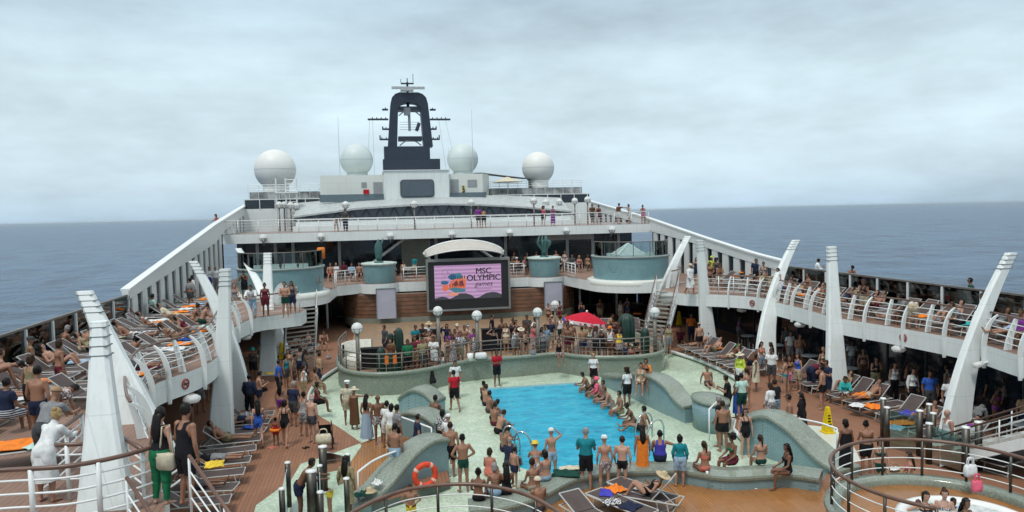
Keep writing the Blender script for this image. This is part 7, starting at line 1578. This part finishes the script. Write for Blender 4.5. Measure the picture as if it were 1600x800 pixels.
# --- right balcony
for a in ((1079,412,Z,'walk','m',200,'t','none','cap:cream robe:white shorts:white','person in white robe and cap on the right landing'),
 (1109,409,Z,'akimbo','f',175,'t','bun:b','bikini_top:brown bikini_bottom:brown','person in brown bikini at the rail of the right landing'),
 (1125,412,Z,'lean','f',160,'t','bob:b','bikini_top:tan wrap:cream','person in tan top and cream sarong at the rail of the right landing'),
 (1112,400,Z,'relax','m',180,'b','none','cap:lime tshirt:lime shorts:darkgrey','person in lime green shirt and cap behind the brown bikini'),
 (1119,403,Z,'relax','f',170,'b','curly:k','tank:darkgrey shorts:black','person with curly hair beside the lime green shirt'),
 (1181,404,Z,'stand','m',150,'t','short:k','tshirt:navy shorts:black','person in navy shirt standing by the orange towels on the right balcony'),
 (1193,409,Z,'relax','f',170,'t','bun:b','tank:floral wrap:tan','person in flowered top next to the navy shirt on the right balcony'),
 (1208,429,Z,'sit','m',100,'l','none','cap:cream trunks:beige','person in cream cap sitting by the right balcony rail'),
 (1279,404,Z,'phone','m',-110,'t','short:k','robe:white','person in white robe by the right windscreen looking at a phone'),
 (1332,415,Z+.38,'sitlean','m',170,'t','none','cap:black trunks:black sunglasses:black','person in black cap bare chested by the right windscreen'),
 (1347,436,Z+.38,'sitlean','m',110,'t','short:k','trunks:darkgrey','person with bare back hunched on an inner lounger of the right balcony'),
 (1397,457,Z,'sitlean','m',60,'t','none','cap:khaki tshirt:white shorts:khaki','person in white shirt by the ribbed rail of the right balcony'),
 (1516,434,Z,'relax','m',60,'t','short:k','tshirt:darkgreen trousers:navy sunglasses:black','person in dark green shirt standing by the right windscreen'),
 (1525,467,Z,'sit','m',120,'t','none','cap:white trunks:beige','person in white cap sitting near the nearest leaning fin'),
 (1452,450,Z+.4,'recline','f',90,'l','bob:b','bikini_top:black bikini_bottom:black','person in black bikini sunbathing beside the red towel'),
 (1420,452,Z+.4,'reclknee','m',90,'t','short:k','trunks:maroon','person in maroon trunks sunbathing left of the red towel'),
 (1378,446,Z+.4,'recline','f',95,'t','bun:k','swimsuit:navy','person in navy swimsuit sunbathing in the middle of the right balcony'),
 (1250,432,Z+.4,'recline','m',90,'t','short:k','trunks:blue','person in blue trunks sunbathing behind the right ribbed rail'),
 (1290,441,Z+.4,'reclknee','f',95,'l','bun:b','bikini_top:orange bikini_bottom:orange','person in orange bikini sunbathing by the upright right fin'),
 (1470,485,Z+.2,'lie','f',80,'l','bob:b','bikini_top:beige bikini_bottom:beige','person in beige bikini lying near the right rail'),
 (1560,488,Z+.4,'recline','m',90,'l','short:b','trunks:paleblue','person in pale blue trunks sunbathing right of the nearest fin'),
 (1224,424,Z+.4,'reclknee','m',100,'t','short:k','trunks:navy','person in navy trunks reclining behind the leaning fin on the right balcony'),
 (1054,389,Z+.3,'sit','m',150,'t','short:k','trunks:darkgrey','person bare chested beside the right teal drum'),
 (1088,402,Z,'relax','f',160,'l','long:b','dress:navy','person in navy dress behind the white robe on the right landing')):
    P_(*a,group=None)
# --- far upper deck (z 7.0) and the rear balcony (z 3.3)
def far(px,Y,z,pose,sex,rot,skin,hair,wear,desc,h=1.0,seat=None):
    x=xat(px,Y,345 if z>5 else 410); 
    if seat: chair(x,Y,z,rot,'brown deck chair under the '+desc.replace('person in','person in')[:70] if False else seat); z=z+.46
    P_(0,0,z,pose,sex,rot,skin,hair,wear,desc,h,xy=(x,Y))
U=7.0
for a in ((340,59.5,U,'lean','f',160,'l','bob:k','tank:pink shorts:red','person in pink top at the left end of the upper deck rail'),
 (526,60.2,U,'bend','f',200,'l','bob:r','tank:beige shorts:white','person in beige top bending beside the man in jeans'),
 (540,60,U,'relax','m',170,'t','short:k','tshirt:darkgrey trousers:navy','person in dark shirt and jeans at the upper deck rail'),
 (748,60,U,'relax','m',180,'t','short:k','tshirt:purple shorts:darkgrey','person in dark purple shirt at the upper deck rail'),
 (756,59.7,U,'lean','f',-10,'t','bun:k','bikini_top:orange shorts:black','person in orange top and black shorts at the upper deck rail'),
 (849,60,U,'shade','f',180,'l','curly:k','tank:pink shorts:black','person with curly hair in pink top at the upper deck rail'),
 (864,60,U,'cross','f',185,'t','bun:r','tank:purple gown105:purple','person in long purple dress at the upper deck rail'),
 (926,62,U,'relax','m',180,'t','short:k','tshirt:brown shorts:darkgrey','person in brown shirt behind the upper deck rail near the slope'),
 (936,61.6,U,'relax','f',180,'b','bun:k','dress:maroon','person in maroon dress beside the brown shirt'),
 (967,60,U,'point','m',-60,'t','short:k','tshirt:brown shorts:white','person in brown shirt and white shorts pointing out to sea'),
 (983,60,U,'point','f',60,'l','bob:r','tank:cream shorts:white','person in cream outfit on the upper deck facing the pointing man'),
 (1005,59.8,U,'lean','f',150,'t','bun:k','dress:pinkfloral','person in pink flowered dress at the right end of the upper deck')):
    far(*a)
for a in ((516,57.5,3.3,'sit','m',180,'l','short:b','trunks:red','person in red trunks seated by the left drum','brown chair by the left drum, nearest the orange locker'),
 (525,58,3.3,'sit','f',170,'p','bob:y','tshirt:white shorts:beige','person in white shirt seated by the left drum','brown chair by the left drum, under the white shirt'),
 (549,56.5,3.3,'sit','m',190,'t','short:k','tshirt:paleblue shorts:navy','person in pale blue shirt seated left of the fish fountain','brown chair left of the fish fountain, under the pale blue shirt'),
 (561,56.8,3.3,'sit','m',180,'l','short:k','trunks:navy','person bare chested seated left of the fish fountain','brown chair left of the fish fountain, beside the pale blue shirt'),
 (612,57,3.3,'sitlean','m',200,'t','short:b','trunks:red','person hunched in red trunks right of the fish fountain','brown chair right of the fish fountain'),
 (800,57,3.3,'sit','f',180,'t','long:k','dress:darkgrey','person in dark dress seated right of the screen canopy','brown chair right of the canopy, leftmost'),
 (808,56.5,3.3,'sit','m',20,'l','none','cap:white trunks:navy','person with pink back and white cap right of the screen canopy','brown chair right of the canopy under the white cap'),
 (820,58,3.3,'sit','f',170,'t','bun:k','tank:pink shorts:white','person in pink top seated between canopy and right fountain','brown chair between canopy and right fountain'),
 (905,57,3.3,'sit','f',180,'l','long:y','bikini_top:pink wrap:navy','person with blond hair seated right of the right fountain','brown chair right of the right fountain, under the blond person'),
 (894,58,3.3,'sit','m',160,'t','short:k','tshirt:darkgrey shorts:black','person in dark grey shirt seated near the blond person','brown chair behind the right fountain'),
 (918,58,3.3,'sit','f',180,'b','bun:k','dress:tan','person in tan dress seated beside the right drum','brown chair beside the right drum'),
 (882,58.5,3.3,'sit','m',170,'b','short:k','tshirt:white shorts:navy','person in white shirt seated just right of the right fountain','brown chair just right of the right fountain'),
 (537,59,3.3,'sit','m',180,'b','short:k','tshirt:maroon shorts:black','person in maroon shirt seated between drum and fish fountain','brown chair between drum and fish fountain'),
 (630,58,3.3,'sit','f',190,'t','bob:k','tank:cream shorts:tan','person in cream top seated left of the screen canopy','brown chair left of the screen canopy')):
    far(*a[:10],seat=a[10])
far(838,56.8,3.3,'relax','m',10,'t','short:b','trunks:navy','person with bare back standing left of the right fountain')
far(855,56.2,3.3,'relax','f',180,'l','bob:b','tank:orange skirt50:orange','person in bright orange behind the right fountain')
# heads in the left drum
for i,(dx,dy,dsc,hr,sk) in enumerate(((-.9,-1.8,'person with fair hair bathing in the left tub drum','bob:y','p'),(.2,-2.0,'person with black hair bathing in the left tub drum','short:k','b'),(1.2,-1.6,'person with brown hair bathing at the right of the left tub drum','short:b','t'),(2.0,-.9,'person with a bun bathing nearest the orange locker','bun:k','t'))):
    P_(0,0,4.38,'sit','m' if i%2 else 'f',180+20*i,sk,hr,'trunks:navy' if i%2 else 'swimsuit:black',dsc,xy=(DLC[0]+dx,DLC[1]+dy))
# hot tub bathers
for a in ((1447,768,.52,'sitarm','f',170,'l','pony:k','swimsuit:black','person with dark ponytail in the hot tub, arm on its white rim'),(1435,781,.45,'sit','f',160,'l','bob:r','swimsuit:navy','person a child beside the dark ponytail in the hot tub'),(1476,764,.55,'sit','f',150,'p','bun:b','bikini_top:floral bikini_bottom:floral','person with a brown bun at the back of the hot tub'),
 (1490,778,.5,'sit','m',185,'d','short:k','towel:paleblue trunks:blue','person a child in light blue float vest in the hot tub'),(1510,779,.5,'sit','f',190,'b','long:k','swimsuit:darkgreen','person with wet dark hair at the right of the hot tub')):
    P_(*a,**({'h':.75} if 'a child' in a[-1] else {}))
P_(1318,750,.0,'sit','f',40,'l','bun:k','bikini_top:hotpink wrap:cream','person in pink bikini sitting low left of the hot tub rail')
# --- more figures in the shade, their order told along each row
SH=dict(tops=['black','navy','darkgrey','maroon','white','grey','teal','brown','khaki','blue','tan','purple'],bots=['black','navy','grey','beige','khaki','darkgrey'])
def shade(pts,z,where,end,poses,seed,group,rots=(120,240)):
    rr=random.Random(seed)
    for i,(x,y) in enumerate(pts):
        sx=rr.choice('mf'); pose=poses[i%len(poses)]; t_=rr.choice(SH['tops']); b_=rr.choice(SH['bots']); bare=rr.random()<.3
        if sx=='m': wear='trunks:%s'%b_ if bare else 'tshirt:%s shorts:%s'%(t_,b_); what='%s trunks'%b_ if bare else '%s shirt'%t_
        else: wear='bikini_top:%s bikini_bottom:%s'%(t_,t_) if bare else 'tank:%s shorts:%s'%(t_,b_); what='%s bikini'%t_ if bare else '%s top'%t_
        zz=z; ss=None
        P_(0,0,z+(0 if pose not in SITP else .40),pose,sx,rr.uniform(*rots) if pose not in ('recline','reclknee') else rots[0],rr.choice('ltbtl'),rr.choice(['short:k','short:b'] if sx=='m' else ['long:k','bun:k','bob:b','pony:b']),wear,'person in %s, %s %s, %s from %s'%(what.replace('darkgrey','dark grey'),PHRASE[pose],where,ORD[i],end),xy=(x,y),group=group)
rr=random.Random(11)
shade([(21.3+rr.uniform(-.5,.9),41-1.25*i+rr.uniform(-.4,.4)) for i in range(17)],0,'in deep right shade','far end',('stand','relax','phone','akimbo'),5,'people in the shade under the right balcony')
shade([(18.1,39.2),(18.0,37.3),(18.1,35.4),(18.0,33.5)],0,'beside right stairs','stairs',('recline','reclknee'),8,'sunbathers in the shaded right row',rots=(100,101))
shade([(19.5,30.2),(19.5,28.2),(19.4,26.3),(19.1,22.9),(19.1,21.0)],0,'in shade between right fins','far end',('recline','reclknee'),9,'sunbathers between the right fins',rots=(95,96))
shade([(-5.4,22.5),(-5.3,24.8),(-5.4,27.1),(-5.3,29.4)],0,'on lounger under left balcony','near end',('recline','lie'),12,'sunbathers under the left balcony',rots=(-90,-89))
shade([(-8.3+rr.uniform(-.8,.8),27+2.0*i) for i in range(8)],0,'in shade under left balcony','near end',('stand','relax'),13,'people in the shade under the left balcony')
shade([(-6.6,44.9),(-5.8,45.1),(-4.9,45.5),(-4.1,45.9),(-3.3,46.4)],0,'on lounge left of island','left',('sit','sitlean','reclknee'),14,'people on the lounge left of the island')
shade([(16.3,46.8),(15.2,47.2),(14.3,47.4),(13.4,47.7),(12.5,48)],0,'on lounge behind red parasol','right',('sit','sitlean'),15,'people on the lounge behind the parasol')
shade([(12.0,51.0),(13.1,52),(14.6,51.5),(16.2,52.2),(17.4,51),(18.4,52.4)],0,'before the shaded bar','left',('stand','relax','phone'),16,'people before the shaded bar')
shade([(-9.9,15.8),(-9.9,19.0),(-9.8,21.0),(-9.85,25.2),(-9.9,28.0)],3.3,'on left windscreen row','near end',('recline','reclknee'),17,'sunbathers on the left windscreen row',rots=(-90,-89))
shade([(-7.5,24.1),(-7.5,29.4),(-7.5,31.5)],3.3,'on inner left balcony lounger','near end',('recline','reclknee'),18,'sunbathers on the inner left loungers',rots=(-90,-89))
shade([(21.7,18.0),(21.7,20.1),(21.75,22.6),(21.7,24.7),(21.7,30.8),(21.7,32.8),(21.7,35.0)],3.3,'on right windscreen row','near end',('recline','reclknee'),19,'sunbathers on the right windscreen row',rots=(90,91))
shade([(.2,57.5),(3.0,57.3),(10.9,58),(11.8,57.2),(14.3,57.6),(15.2,58.4)],3.3,'on the rear balcony','left',('stand','relax'),20,'people standing at the rear balcony tables')

rr=random.Random(23)
ip=[]
while len(ip)<24:
    x=rr.uniform(.3,13.2); y=ISLY(x)+rr.uniform(.9,5.2)
    if all((x-a)**2+(y-b)**2>.42 for a,b in ip): ip.append((x,y))
shade(sorted(ip),.45,'on island','left',('stand','relax','cross','phone','akimbo','shade'),31,'standing people in the back rows of the island',rots=(130,230))
shade([(-2.8,35.9),(-2.9,34.7),(-3.3,33.6),(-3.6,32.6),(-2.6,31.6)],0,'by shallow water','far end',('relax','sit','stand'),33,'people by the left rim of the shallow water',rots=(-90,-20))
shade([(21.15,y) for y in (18.2,21.0,23.6,26.4,29.2,31.6,34.2)],3.27,'by right ribbed rail','near end',('sitlean','sit','sitlean'),35,'people seated by the right ribbed rail',rots=(75,105))
shade([(-8.6,15.2),(-8.8,17.4),(-8.4,19.8),(-8.7,22.2)],3.3,'on left balcony walkway','near end',('relax','sitlean','stand'),36,'people on the left balcony walkway',rots=(-90,0))

shade([(-3.9,38.3),(-4.4,36.6),(-3.6,37.4),(-4.5,34.6),(-3.9,30.4),(-5.0,32.2)],0,'on left deck','far end',('relax','stand','phone'),41,'people standing on the left deck',rots=(-120,30))
shade([(17.6,30.6),(18.3,29.6),(17.3,29.0),(18.4,27.6),(17.5,26.6),(18.6,32.4)],0,'on right deck','far end',('relax','stand','cross','phone'),43,'people standing on the right deck',rots=(40,150))

shade([(20.9,17.2),(21.0,22.4),(20.7,25.5),(20.6,28.3),(20.5,32.3),(20.7,35.3),(20.9,37.0)],3.3,'on right balcony walkway','near end',('stand','relax','bend','phone'),51,'people on the right balcony walkway',rots=(-40,120))
print('PEOPLE',NPEOPLE[0],'duplicate labels:',[l for l,o in LABELS.items() if len(o)>1])

print('LONG',[(len(l.split()),l) for l in LABELS if not 4<=len(l.split())<=16])

# ================================================================ SEA AIR: one closed even box round camera, ship and sea
m=bpy.data.materials.new('sea_air'); m.use_nodes=True; t=m.node_tree; t.nodes.clear(); o=t.nodes.new('ShaderNodeOutputMaterial'); v=t.nodes.new('ShaderNodeVolumePrincipled')
v.inputs['Color'].default_value=(.80,.88,.95,1); v.inputs['Density'].default_value=2.5e-5; v.inputs['Anisotropy'].default_value=.3; t.links.new(v.outputs[0],o.inputs['Volume'])
s=MB(); s.box(-30000,30000,-1500,40000,-28.5,27); hz=s.build('haze',m); hz['kind']='stuff'
